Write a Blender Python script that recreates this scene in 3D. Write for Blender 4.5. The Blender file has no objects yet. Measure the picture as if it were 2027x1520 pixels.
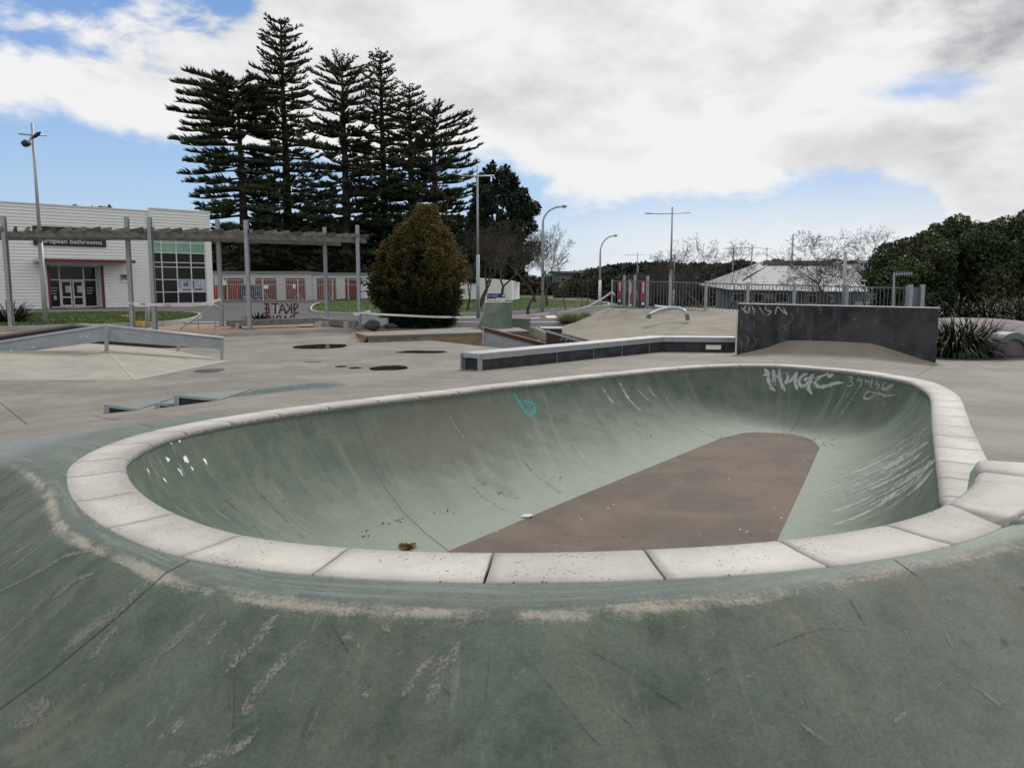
import bpy, bmesh, math, random
import numpy as np
from mathutils import Vector, Matrix, noise as mnoise
from mathutils.bvhtree import BVHTree
from mathutils.geometry import delaunay_2d_cdt
sc = bpy.context.scene
R = math.radians
random.seed(7); rng = np.random.default_rng(7)
F = 1590.0; H = 1.5; HY = 565.0; TH = math.atan((760-HY)/F)
# ------------------------------------------------------------------ camera, sky, sun, exposure
cam_d = bpy.data.cameras.new('camera'); cam = bpy.data.objects.new('camera', cam_d); sc.collection.objects.link(cam)
cam_d.sensor_width = 36; cam_d.lens = 36*F/2027; cam_d.clip_start = .05; cam_d.clip_end = 6000
cam.location = (0, 0, H); cam.rotation_euler = (math.pi/2-TH, 0, 0); sc.camera = cam
SUN_EL, SUN_AZ = R(42), R(24)
def make_world():
    w = bpy.data.worlds.new('World'); sc.world = w; w.use_nodes = True
    nt = w.node_tree; N = nt.nodes; L = nt.links
    for n in list(N): N.remove(n)
    def nd(t, **k):
        n = N.new(t)
        for a, b in k.items(): setattr(n, a, b)
        return n
    def m(op, a, b=None, c=None, clamp=False):
        n = nd('ShaderNodeMath', operation=op); n.use_clamp = clamp
        for i, v in enumerate((a, b, c)):
            if v is None: continue
            if isinstance(v, (int, float)): n.inputs[i].default_value = v
            else: L.new(v, n.inputs[i])
        return n.outputs[0]
    out = nd('ShaderNodeOutputWorld'); bg = nd('ShaderNodeBackground'); bg.inputs['Strength'].default_value = .1
    sky = nd('ShaderNodeTexSky', sky_type='NISHITA'); sky.sun_disc = False; sky.sun_elevation = SUN_EL; sky.sun_rotation = SUN_AZ
    sky.air_density = 1.0; sky.dust_density = .6; sky.ozone_density = 1.6
    tc = nd('ShaderNodeTexCoord'); sp = nd('ShaderNodeSeparateXYZ'); L.new(tc.outputs['Generated'], sp.inputs[0])
    x, y, z = sp.outputs
    az = m('MULTIPLY', m('ARCTAN2', x, y), 180/math.pi); el = m('MULTIPLY', m('ARCSINE', z), 180/math.pi)
    cb = nd('ShaderNodeCombineXYZ'); L.new(x, cb.inputs[0]); L.new(y, cb.inputs[1]); L.new(m('MULTIPLY', z, 2.1), cb.inputs[2])
    def noise(scale, det, rough=.55, dist=0., off=0):
        n = nd('ShaderNodeTexNoise'); n.inputs['Scale'].default_value = scale; n.inputs['Detail'].default_value = det
        n.inputs['Roughness'].default_value = rough; n.inputs['Distortion'].default_value = dist
        mp = nd('ShaderNodeMapping'); mp.inputs['Location'].default_value = (off, off*.7, 0); L.new(cb.outputs[0], mp.inputs[0]); L.new(mp.outputs[0], n.inputs['Vector'])
        return n.outputs[0]
    n1 = noise(4.2, 9, .52, .25, 3.1); n2 = noise(13, 8, .55, .2, 8.2); n3 = noise(2.0, 4, .5, .2, 1.7)
    # lower edge of the cloud bank, degrees of elevation against azimuth
    fc = nd('ShaderNodeFloatCurve'); c = fc.mapping.curves[0]
    pts = [(-90.0, 9.2), (-50.0, 9.2), (-33.2, 10.0), (-30.7, 9.9), (-27.8, 9.4), (-22.1, 8.7), (-10.9, 8.4), (-2.2, 8.2), (0.9, 7.7), (3.4, 6.4), (8.3, 6.2), (13.4, 5.7), (19.9, 5.9), (24.4, 5.5), (27.4, 3.8), (32.3, 0.8), (45.0, 1.2), (90.0, 3.2)]
    for i, (a, e) in enumerate(pts):
        p = ((a+90)/180, e/20)
        if i == 0: c.points[0].location = p
        elif i == len(pts)-1: c.points[-1].location = p
        else: c.points.new(*p)
    fc.mapping.update(); L.new(m('DIVIDE', m('ADD', az, 90), 180), fc.inputs['Value'])
    edge = m('MULTIPLY', fc.outputs[0], 20)
    wob = m('ADD', m('MULTIPLY', m('SUBTRACT', n1, .5), 5), m('MULTIPLY', m('SUBTRACT', n2, .5), 5))
    d = m('ADD', m('SUBTRACT', el, edge), wob)
    cov = m('SMOOTHSTEP', 0, 1, d) if False else None
    mr = nd('ShaderNodeMapRange', interpolation_type='SMOOTHSTEP'); L.new(d, mr.inputs[0]); mr.inputs[1].default_value = -.5; mr.inputs[2].default_value = 1.2
    cov = mr.outputs[0]
    def hole(a0, e0, ra, re, tilt, soft, amount=1.):
        da = m('SUBTRACT', az, a0); de = m('SUBTRACT', el, e0)
        ct, st = math.cos(R(tilt)), math.sin(R(tilt))
        u = m('DIVIDE', m('ADD', m('MULTIPLY', da, ct), m('MULTIPLY', de, st)), ra)
        v = m('DIVIDE', m('SUBTRACT', m('MULTIPLY', de, ct), m('MULTIPLY', da, st)), re)
        r = m('SQRT', m('ADD', m('MULTIPLY', u, u), m('MULTIPLY', v, v)))
        r = m('ADD', r, m('MULTIPLY', wob, .42))
        q = nd('ShaderNodeMapRange', interpolation_type='SMOOTHSTEP'); L.new(r, q.inputs[0]); q.inputs[1].default_value = 1-soft; q.inputs[2].default_value = 1+soft
        q.inputs[3].default_value = 1-amount; q.inputs[4].default_value = 1
        return q.outputs[0]
    for h in ((-34.3, 17.0, 13, 4.6, 6, .25), (26.1, 11.8, 3.0, .7, -3, .6, .85)):
        cov = m('MULTIPLY', cov, hole(*h))
    # openings elsewhere in the sky, behind and above
    q = nd('ShaderNodeMapRange', interpolation_type='SMOOTHSTEP'); L.new(n3, q.inputs[0]); q.inputs[1].default_value = .36; q.inputs[2].default_value = .44
    q2 = nd('ShaderNodeMapRange', interpolation_type='SMOOTHSTEP'); L.new(el, q2.inputs[0]); q2.inputs[1].default_value = 26; q2.inputs[2].default_value = 34
    cov = m('MULTIPLY', cov, m('MAXIMUM', q.outputs[0], m('SUBTRACT', 1, q2.outputs[0])))
    # low thin veil
    lv = nd('ShaderNodeMapRange', interpolation_type='SMOOTHSTEP'); L.new(m('ADD', el, m('MULTIPLY', wob, .5)), lv.inputs[0]); lv.inputs[1].default_value = 7.5; lv.inputs[2].default_value = 2.4
    lr = nd('ShaderNodeMapRange', interpolation_type='SMOOTHSTEP'); L.new(az, lr.inputs[0]); lr.inputs[1].default_value = -4; lr.inputs[2].default_value = 14
    veil = m('MULTIPLY', m('MULTIPLY', lv.outputs[0], lr.outputs[0]), .72)
    cov = m('MAXIMUM', cov, veil)
    # cloud brightness
    b = m('ADD', .92, m('MULTIPLY', m('SUBTRACT', n1, .5), .75)); b = m('ADD', b, m('MULTIPLY', m('SUBTRACT', n2, .5), .5)); b = m('ADD', b, m('MULTIPLY', m('SUBTRACT', n3, .5), .25))
    # grey underside, top right, and broad soft grey to the right
    def grey(a0, e0, ra, re, amt, soft=.5):
        return m('MULTIPLY', m('SUBTRACT', 1, hole(a0, e0, ra, re, 0, soft)), amt)
    b = m('SUBTRACT', b, grey(33.5, 17.6, 7, 3.4, .36, .6)); b = m('SUBTRACT', b, grey(24.3, 8.3, 5, 1.2, .09, .8)); b = m('SUBTRACT', b, grey(-6, 12, 8, 1.5, .05, .6))
    eg = nd('ShaderNodeMapRange', interpolation_type='SMOOTHSTEP'); L.new(d, eg.inputs[0]); eg.inputs[1].default_value = 3.5; eg.inputs[2].default_value = .6; eg.inputs[3].default_value = 0; eg.inputs[4].default_value = .12; b = m('ADD', b, eg.outputs[0])
    b = m('MINIMUM', m('MAXIMUM', b, .34), .97)
    cr = nd('ShaderNodeMix', data_type='RGBA'); L.new(m('SUBTRACT', 1.0, b, clamp=True), cr.inputs[0])
    cr.inputs[6].default_value = (1, 1, 1, 1); cr.inputs[7].default_value = (.93, .96, 1.04, 1)
    vm = nd('ShaderNodeVectorMath', operation='SCALE'); L.new(cr.outputs[2], vm.inputs[0]); L.new(m('MULTIPLY', b, 9.2), vm.inputs[3])
    mx = nd('ShaderNodeMix', data_type='RGBA'); L.new(cov, mx.inputs[0]); L.new(vm.outputs[0], mx.inputs[7])
    sv = nd('ShaderNodeVectorMath', operation='SCALE'); L.new(sky.outputs[0], sv.inputs[0]); sv.inputs[3].default_value = 1.0
    rp = nd('ShaderNodeValToRGB'); L.new(m('DIVIDE', el, 90, clamp=True), rp.inputs[0]); ee = rp.color_ramp.elements; ee[0].position = .0; ee[0].color = (6.2, 7.4, 8.6, 1); ee[1].position = 1; ee[1].color = (.7, 1.5, 4.2, 1)
    for p_, c_ in ((.035, (5.0, 6.6, 8.7)), (.09, (3.7, 5.7, 8.7)), (.16, (2.3, 4.1, 7.7)), (.24, (1.35, 2.8, 6.8)), (.5, (.9, 2.0, 5.2))):
        q_ = ee.new(p_); q_.color = (*c_, 1)
    sm_ = nd('ShaderNodeMix', data_type='RGBA'); sm_.inputs[0].default_value = .8; L.new(sky.outputs[0], sm_.inputs[6]); L.new(rp.outputs[0], sm_.inputs[7]); L.new(sm_.outputs[2], sv.inputs[0])
    L.new(sv.outputs[0], mx.inputs[6])
    L.new(mx.outputs[2], bg.inputs['Color']); L.new(bg.outputs[0], out.inputs[0])
make_world()
sd = bpy.data.lights.new('sun', 'SUN'); sun = bpy.data.objects.new('sun', sd); sc.collection.objects.link(sun)
sd.energy = 2.3; sd.angle = R(13); sd.color = (1, .96, .9)
sv_ = Vector((math.sin(SUN_AZ)*math.cos(SUN_EL), math.cos(SUN_AZ)*math.cos(SUN_EL), math.sin(SUN_EL)))
sun.rotation_euler = sv_.to_track_quat('Z', 'Y').to_euler()
vs = sc.view_settings; vs.view_transform = 'Standard'; vs.look = 'None'; vs.exposure = 0; vs.gamma = 1; vs.use_curve_mapping = False

# ------------------------------------------------------------------ turning photo measurements into places
def ray(px, py):
    u = (px-1013.5)/F; v = (760-py)/F
    return np.array([u, math.cos(TH)+v*math.sin(TH), -math.sin(TH)+v*math.cos(TH)])
def at(px, py, z=0.):
    r = ray(px, py); t = (z-H)/r[2]
    return Vector((r[0]*t, r[1]*t, z))
def aty(px, py, y):
    r = ray(px, py); t = y/r[1]
    return Vector((r[0]*t, y, H+r[2]*t))

# ------------------------------------------------------------------ object helpers
col = sc.collection
def tag(o, label=None, cat=None, group=None, kind=None):
    if label: o['label'] = label
    if cat: o['category'] = cat
    if group: o['group'] = group
    if kind: o['kind'] = kind
    return o
def empty(name, loc, label=None, cat=None, group=None, kind=None, rz=0):
    o = bpy.data.objects.new(name, None); col.objects.link(o); o.location = loc; o.rotation_euler = (0, 0, rz); o.empty_display_size = .2
    return tag(o, label, cat, group, kind)
def worldm(o):
    m_ = o.matrix_basis.copy()
    return m_ if o.parent is None else worldm(o.parent) @ o.matrix_parent_inverse @ m_
def link(name, me, mat, parent=None, smooth=False):
    """links a mesh given in world coordinates; under a parent it is shifted to the parent's frame"""
    o = bpy.data.objects.new(name, me); col.objects.link(o)
    if mat is not None and not me.materials:
        for m_ in (mat if isinstance(mat, (list, tuple)) else [mat]): me.materials.append(m_)
    if smooth: me.polygons.foreach_set('use_smooth', [True]*len(me.polygons))
    if parent is not None:
        o.parent = parent
        o.matrix_parent_inverse = worldm(parent).inverted()
    return o
class MB:
    def __init__(s): s.v = []; s.f = []; s.mi = []
    def add(s, vs, fs, mi=0):
        n = len(s.v); s.v += [tuple(p) for p in vs]; s.f += [tuple(i+n for i in f) for f in fs]; s.mi += [mi]*len(fs); return s
    def box(s, c, d, rz=0., mi=0, ry=0., rx=0.):
        M = Matrix.Translation(Vector(c)) @ Matrix.Rotation(rz, 4, 'Z') @ Matrix.Rotation(ry, 4, 'Y') @ Matrix.Rotation(rx, 4, 'X')
        a, b, h = d[0]/2, d[1]/2, d[2]/2
        vs = [M @ Vector((x, y, z)) for z in (-h, h) for x, y in ((-a, -b), (a, -b), (a, b), (-a, b))]
        return s.add(vs, [(3, 2, 1, 0), (4, 5, 6, 7), (0, 1, 5, 4), (1, 2, 6, 5), (2, 3, 7, 6), (3, 0, 4, 7)], mi)
    def beam(s, a, b, w, h, mi=0, up=(0, 0, 1)):
        a = Vector(a); b = Vector(b); d = (b-a).normalized(); u = Vector(up)
        sd_ = d.cross(u)
        if sd_.length < 1e-4: sd_ = d.cross(Vector((1, 0, 0)))
        sd_.normalize(); u = sd_.cross(d).normalized()
        vs = [p+sd_*(x*w/2)+u*(y*h/2) for p in (a, b) for x, y in ((-1, -1), (1, -1), (1, 1), (-1, 1))]
        return s.add(vs, [(0, 1, 2, 3), (7, 6, 5, 4), (0, 4, 5, 1), (1, 5, 6, 2), (2, 6, 7, 3), (3, 7, 4, 0)], mi)
    def tube(s, pts, r, n=8, mi=0, caps=True):
        pts = [Vector(p) for p in pts]; rs = r if isinstance(r, (list, tuple)) else [r]*len(pts)
        vs = []; prev = None
        for i, p in enumerate(pts):
            d = (pts[min(i+1, len(pts)-1)]-pts[max(i-1, 0)]).normalized()
            if prev is None: a = d.orthogonal().normalized()
            else: a = (prev-d*prev.dot(d)).normalized()
            prev = a; b = d.cross(a)
            vs += [p+(a*math.cos(2*math.pi*k/n)+b*math.sin(2*math.pi*k/n))*rs[i] for k in range(n)]
        fs = [(i*n+k, i*n+(k+1) % n, (i+1)*n+(k+1) % n, (i+1)*n+k) for i in range(len(pts)-1) for k in range(n)]
        if caps: fs += [tuple(range(n-1, -1, -1)), tuple((len(pts)-1)*n+k for k in range(n))]
        return s.add(vs, fs, mi)
    def prism(s, poly, z0, z1, mi=0):
        """poly: CCW xy points"""
        n = len(poly); g = lambda z, i: z[i] if isinstance(z, (list, tuple)) else z
        vs = [(p[0], p[1], g(z0, i)) for i, p in enumerate(poly)]+[(p[0], p[1], g(z1, i)) for i, p in enumerate(poly)]
        fs = [tuple(range(n-1, -1, -1)), tuple(range(n, 2*n))]+[(i, (i+1) % n, n+(i+1) % n, n+i) for i in range(n)]
        return s.add(vs, fs, mi)
    def build(s, name, mat, parent=None, smooth=False, bevel=0):
        me = bpy.data.meshes.new(name); me.from_pydata(s.v, [], s.f)
        for m_ in (mat if isinstance(mat, (list, tuple)) else [mat]): me.materials.append(m_)
        if any(s.mi): me.polygons.foreach_set('material_index', s.mi)
        me.update()
        o = link(name, me, None, parent, smooth)
        if bevel:
            md = o.modifiers.new('bevel', 'BEVEL'); md.width = bevel; md.segments = 2; md.limit_method = 'ANGLE'
        return o
def np_mesh(name, V, Fc):
    me = bpy.data.meshes.new(name); V = np.asarray(V, np.float32); Fc = np.asarray(Fc, np.int32); k = Fc.shape[1]
    me.vertices.add(len(V)); me.vertices.foreach_set('co', V.ravel()); me.loops.add(Fc.size); me.loops.foreach_set('vertex_index', Fc.ravel())
    me.polygons.add(len(Fc)); me.polygons.foreach_set('loop_start', np.arange(len(Fc), dtype=np.int32)*k); me.polygons.foreach_set('loop_total', np.full(len(Fc), k, np.int32))
    me.update(calc_edges=True); me.validate(); return me
def cones(base, dirs, length, rad, mid=.35):
    """spindles: base point, 3 points at mid length, tip"""
    n = len(base); dirs = dirs/np.linalg.norm(dirs, axis=1)[:, None]
    ref = np.where(np.abs(dirs[:, 2:3]) > .9, np.array([[1., 0, 0]]), np.array([[0, 0, 1.]]))
    a = np.cross(dirs, ref); a /= np.linalg.norm(a, axis=1)[:, None]; b = np.cross(dirs, a)
    ph = rng.uniform(0, 6.28, n); L_ = length[:, None]; r_ = rad[:, None]
    V = np.empty((n, 5, 3)); V[:, 0] = base; V[:, 4] = base+dirs*L_
    for k in range(3):
        t = ph+k*2.0944
        V[:, 1+k] = base+dirs*L_*mid+(a*np.cos(t)[:, None]+b*np.sin(t)[:, None])*r_
    f = np.array([(0, 2, 1), (0, 3, 2), (0, 1, 3), (1, 2, 4), (2, 3, 4), (3, 1, 4)])
    return V.reshape(-1, 3), (f[None]+np.arange(n)[:, None, None]*5).reshape(-1, 3)
def segs(p0, p1, r0, r1, k=4):
    p0 = np.array(p0); p1 = np.array(p1); r0 = np.array(r0)[:, None]; r1 = np.array(r1)[:, None]; n = len(p0)
    d = p1-p0; d /= np.linalg.norm(d, axis=1)[:, None]+1e-9
    ref = np.where(np.abs(d[:, 2:3]) > .9, np.array([[1., 0, 0]]), np.array([[0, 0, 1.]]))
    a = np.cross(d, ref); a /= np.linalg.norm(a, axis=1)[:, None]; b = np.cross(d, a)
    V = np.empty((n, 2*k, 3))
    for j in range(k):
        o = a*math.cos(2*math.pi*j/k)+b*math.sin(2*math.pi*j/k)
        V[:, j] = p0+o*r0; V[:, k+j] = p1+o*r1
    f = np.array([(j, (j+1) % k, k+(j+1) % k, k+j) for j in range(k)])
    return V.reshape(-1, 3), (f[None]+np.arange(n)[:, None, None]*2*k).reshape(-1, 4)
def leaves(P, size, up=.0):
    """small bent leaf clumps (two triangles) at points P"""
    n = len(P); d = rng.normal(size=(n, 3)); d[:, 2] += up; d /= np.linalg.norm(d, axis=1)[:, None]
    e = rng.normal(size=(n, 3)); e -= d*(e*d).sum(1)[:, None]; e /= np.linalg.norm(e, axis=1)[:, None]
    s = (size*rng.uniform(.6, 1.4, n))[:, None]
    V = np.empty((n, 4, 3)); V[:, 0] = P-d*s*.5; V[:, 1] = P+e*s*.32; V[:, 2] = P+d*s*.6; V[:, 3] = P-e*s*.32+np.cross(d, e)*s*.15
    f = np.array([(0, 1, 2), (0, 2, 3)])
    return V.reshape(-1, 3), (f[None]+np.arange(n)[:, None, None]*4).reshape(-1, 3)

# ------------------------------------------------------------------ materials
class NT:
    def __init__(s, name):
        s.m = bpy.data.materials.new(name); s.m.use_nodes = True; s.t = s.m.node_tree; s.N = s.t.nodes; s.L = s.t.links
        s.b = s.N['Principled BSDF']; s.out = s.N['Material Output']
    def nd(s, t, **k):
        n = s.N.new(t)
        for a, b in k.items(): setattr(n, a, b)
        return n
    def math(s, op, a, b=None, clamp=False):
        n = s.nd('ShaderNodeMath', operation=op); n.use_clamp = clamp
        for i, v in enumerate((a, b)):
            if v is None: continue
            if isinstance(v, (int, float)): n.inputs[i].default_value = v
            else: s.L.new(v, n.inputs[i])
        return n.outputs[0]
    def coord(s, kind='Object', scale=(1, 1, 1), rot=(0, 0, 0)):
        if kind == 'World':
            src = s.nd('ShaderNodeNewGeometry').outputs['Position']
        elif kind.startswith('attr:'):
            a = s.nd('ShaderNodeAttribute'); a.attribute_name = kind[5:]; src = a.outputs['Vector']
        else: src = s.nd('ShaderNodeTexCoord').outputs[kind]
        mp = s.nd('ShaderNodeMapping'); mp.inputs['Scale'].default_value = scale; mp.inputs['Rotation'].default_value = rot
        s.L.new(src, mp.inputs[0]); return mp.outputs[0]
    def attr(s, name):
        a = s.nd('ShaderNodeAttribute'); a.attribute_name = name; return a.outputs['Fac']
    def noise(s, vec, scale, det=5, rough=.6, dist=0):
        n = s.nd('ShaderNodeTexNoise'); s.L.new(vec, n.inputs['Vector']); n.inputs['Scale'].default_value = scale
        n.inputs['Detail'].default_value = det; n.inputs['Roughness'].default_value = rough; n.inputs['Distortion'].default_value = dist; return n.outputs[0]
    def rng(s, v, a, b, c=0., d=1., smooth=True):
        n = s.nd('ShaderNodeMapRange'); n.interpolation_type = 'SMOOTHSTEP' if smooth else 'LINEAR'
        s.L.new(v, n.inputs[0])
        for i, q in zip((1, 2, 3, 4), (a, b, c, d)): n.inputs[i].default_value = q
        return n.outputs[0]
    def mix(s, f, a, b, mode='MIX'):
        n = s.nd('ShaderNodeMix', data_type='RGBA', blend_type=mode)
        if isinstance(f, (int, float)): n.inputs[0].default_value = f
        else: s.L.new(f, n.inputs[0])
        for i, q in ((6, a), (7, b)):
            if isinstance(q, tuple): n.inputs[i].default_value = (*q, 1)
            else: s.L.new(q, n.inputs[i])
        return n.outputs[2]
    def gain(s, c, f):
        n = s.nd('ShaderNodeVectorMath', operation='SCALE'); s.L.new(c, n.inputs[0]); s.L.new(f, n.inputs[3]); return n.outputs[0]
    def bump(s, h, strength=.3, dist=.01):
        n = s.nd('ShaderNodeBump'); n.inputs['Strength'].default_value = strength; n.inputs['Distance'].default_value = dist
        s.L.new(h, n.inputs['Height']); s.L.new(n.outputs[0], s.b.inputs['Normal'])
    def fin(s, c, rough=.8, metal=0., spec=.4):
        if isinstance(c, tuple): s.b.inputs['Base Color'].default_value = (*c, 1)
        else: s.L.new(c, s.b.inputs['Base Color'])
        if isinstance(rough, (int, float)): s.b.inputs['Roughness'].default_value = rough
        else: s.L.new(rough, s.b.inputs['Roughness'])
        s.b.inputs['Metallic'].default_value = metal; s.b.inputs['Specular IOR Level'].default_value = spec
        return s.m
def weathered(name, c, c2=None, scale=3, rough=.75, metal=0, bump=.15, amt=.5, spec=.4, fine=60, kind='World'):
    t = NT(name); v = t.coord(kind); c2 = c2 or tuple(q*.72 for q in c)
    a = t.rng(t.noise(v, scale, 6, .65), .35, .7, 0, amt); b = t.noise(v, fine, 3)
    cc = t.gain(t.mix(a, c, c2), t.rng(b, .25, .75, .82, 1.16, False)); t.bump(b, bump, .004)
    return t.fin(cc, rough, metal, spec)
M = {}
M['grout'] = weathered('grout', (.07, .065, .06))
M['steel'] = weathered('galvanised_steel', (.36, .38, .40), (.24, .26, .28), 6, .5, .35, .1)
M['steel_dark'] = weathered('dull_steel', (.17, .185, .195), (.10, .11, .12), 5, .5, .3)
M['lamp_grey'] = weathered('lamp_pole_grey', (.42, .44, .46), (.34, .36, .38), 1, .5, .2, .05)
M['dark_metal'] = weathered('dark_metal', (.04, .045, .05), None, 3, .5, .2)
M['timber'] = weathered('grey_timber', (.22, .205, .185), (.11, .10, .09), 5, .85, 0, .3, .8)
M['timber_dk'] = weathered('timber_end', (.085, .075, .065), None, 5, .9)
M['black_conc'] = weathered('black_painted_concrete', (.022, .023, .026), (.07, .07, .07), 3.2, .7, 0, .3, .7)
M['white_paint'] = weathered('white_line_paint', (.62, .62, .6), (.4, .4, .39), 3, .7)
M['asphalt'] = weathered('asphalt', (.10, .098, .10), (.065, .065, .068), .5, .9, 0, .3, .7, .3, 30)
M['road'] = weathered('road_asphalt', (.17, .17, .175), (.12, .12, .125), .35, .9, 0, .3, .6, .3, 30)
M['kerb'] = weathered('kerb_concrete', (.42, .41, .39), (.28, .27, .25), 2, .85)
M['orange_pave'] = weathered('orange_paving', (.31, .20, .135), (.22, .155, .11), 2, .85)
M['cream_board'] = weathered('cream_weatherboard', (.84, .83, .79), (.76, .75, .71), 1.2, .6, 0, .05, .6)
M['cream_flat'] = weathered('cream_wall', (.58, .58, .54), (.48, .48, .45), .8, .7)
M['red_trim'] = weathered('dark_red_trim', (.15, .03, .025), None, 2, .5)
M['red_door'] = weathered('red_roller_door', (.20, .062, .05), (.165, .055, .045), 1, .6)
M['red_bin'] = weathered('orange_red_bin', (.50, .075, .04), None, 1, .5)
M['red_banner'] = weathered('crimson_banner', (.42, .02, .05), None, 2, .5)
M['alu'] = weathered('white_aluminium', (.68, .69, .68), None, 2, .4, 0, .02, .2)
M['sign_black'] = weathered('black_sign', (.02, .021, .024), None, 2, .4)
M['white'] = weathered('plain_white', (.8, .8, .8), (.7, .7, .7), 2, .5)
M['poster'] = weathered('pale_poster', (.6, .62, .66), (.35, .38, .44), 1.5, .3, 0, 0, .9)
M['rust'] = weathered('rust_steel', (.085, .035, .028), (.05, .022, .02), 4, .8)
M['brown_face'] = weathered('brown_painted_face', (.06, .036, .032), (.028, .02, .02), 4, .75, 0, .2, .8)
M['beige_conc'] = weathered('beige_concrete', (.25, .225, .175), (.175, .155, .12), 1.5, .85, 0, .3, .8)
M['stained_beige'] = weathered('stained_beige_face', (.27, .20, .125), (.14, .10, .07), 3, .85, 0, .2, .9)
M['yellow'] = weathered('yellow_paint', (.6, .34, .05), None, 3, .6)
M['blue_sign'] = weathered('blue_sign', (.015, .02, .16), None, 2, .4)
M['green_sign'] = weathered('green_sign', (.01, .16, .10), None, 2, .4)
M['roof'] = weathered('grey_metal_roof', (.15, .155, .168), (.125, .13, .142), .3, .65, .0, .03, .5)
M['roof_light'] = weathered('pale_metal_roof', (.26, .27, .285), None, .5, .6, .0, .03)
M['house_wall'] = weathered('blue_grey_wall', (.20, .235, .25), (.14, .16, .17), .6, .8)
M['green_ramp'] = weathered('worn_green_paint', (.10, .155, .12), (.26, .27, .23), 2.2, .75, 0, .2, .8)
M['mulch'] = weathered('dark_mulch', (.035, .03, .024), (.06, .05, .04), 4, .95, 0, .6)
M['bark'] = weathered('bark', (.075, .06, .05), (.045, .036, .03), 8, .95, 0, .4)
M['twig'] = weathered('grey_twigs', (.085, .068, .058), (.05, .042, .036), 1.0, .95)
M['pine_bark'] = weathered('pine_bark', (.045, .036, .03), None, 4, .95)
M['rock'] = weathered('basalt_rock', (.05, .046, .043), (.09, .085, .08), 6, .9, 0, .6)
M['vehicle'] = weathered('blue_grey_car_paint', (.09, .12, .14), None, 1, .35)
M['rubber'] = weathered('rubber', (.02, .02, .02), None, 5, .9)
M['litter'] = weathered('dry_leaves', (.16, .085, .035), (.05, .03, .02), 20, .9)
def glassm(name, c, rough=.08, spec=.8):
    t = NT(name); v = t.coord('World'); n = t.noise(v, .6, 3)
    return t.fin(t.gain(t.mix(n, c, tuple(q*1.8 for q in c)), t.rng(n, 0, 1, .8, 1.2)), rough, 0, spec)
M['glass_dark'] = glassm('dark_glass', (.008, .009, .011), .12, .35)
M['glass_black'] = glassm('black_film_glass', (.012, .011, .012), .35, .3)
M['glass_green'] = glassm('green_reflecting_glass', (.13, .24, .17), .1, .6)
M['puddle'] = glassm('puddle_water', (.035, .03, .025), .02, .6)
def foliage(name, c, c2, scale=1.5, spec=.25, rough=.7):
    t = NT(name); v = t.coord('World'); n = t.noise(v, scale, 4, .6); n2 = t.noise(v, scale*9, 2)
    cc = t.gain(t.mix(t.rng(n, .35, .66), c, c2), t.rng(n2, .25, .75, .6, 1.5, False)); return t.fin(cc, rough, 0, spec)
M['pine'] = foliage('pine_needles', (.030, .044, .023), (.072, .085, .042), .3, .15)
M['gold'] = foliage('golden_conifer', (.038, .044, .014), (.125, .088, .018), 1.3)
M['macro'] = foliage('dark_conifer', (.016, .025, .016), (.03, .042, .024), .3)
M['broad'] = foliage('evergreen_leaves', (.026, .040, .014), (.075, .092, .034), .7, .3, .55)
M['flax'] = foliage('flax_leaves', (.02, .025, .012), (.045, .05, .026), 1.2, .14, .6)
M['hedge'] = foliage('olive_hedge', (.04, .045, .02), (.075, .07, .035), .4)
M['far_wood'] = foliage('far_woodland', (.03, .036, .026), (.052, .054, .04), .02)
M['tuft'] = foliage('tuft_leaves', (.06, .09, .02), (.12, .14, .04), 3)
M['grass'] = foliage('mown_grass', (.042, .072, .016), (.068, .098, .024), .6, .15, .9)
M['hill'] = weathered('far_hill_haze_blue', (.10, .13, .15), (.07, .095, .11), .02, .95)  # bluish haze of distance is put into the hill's colour
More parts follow.
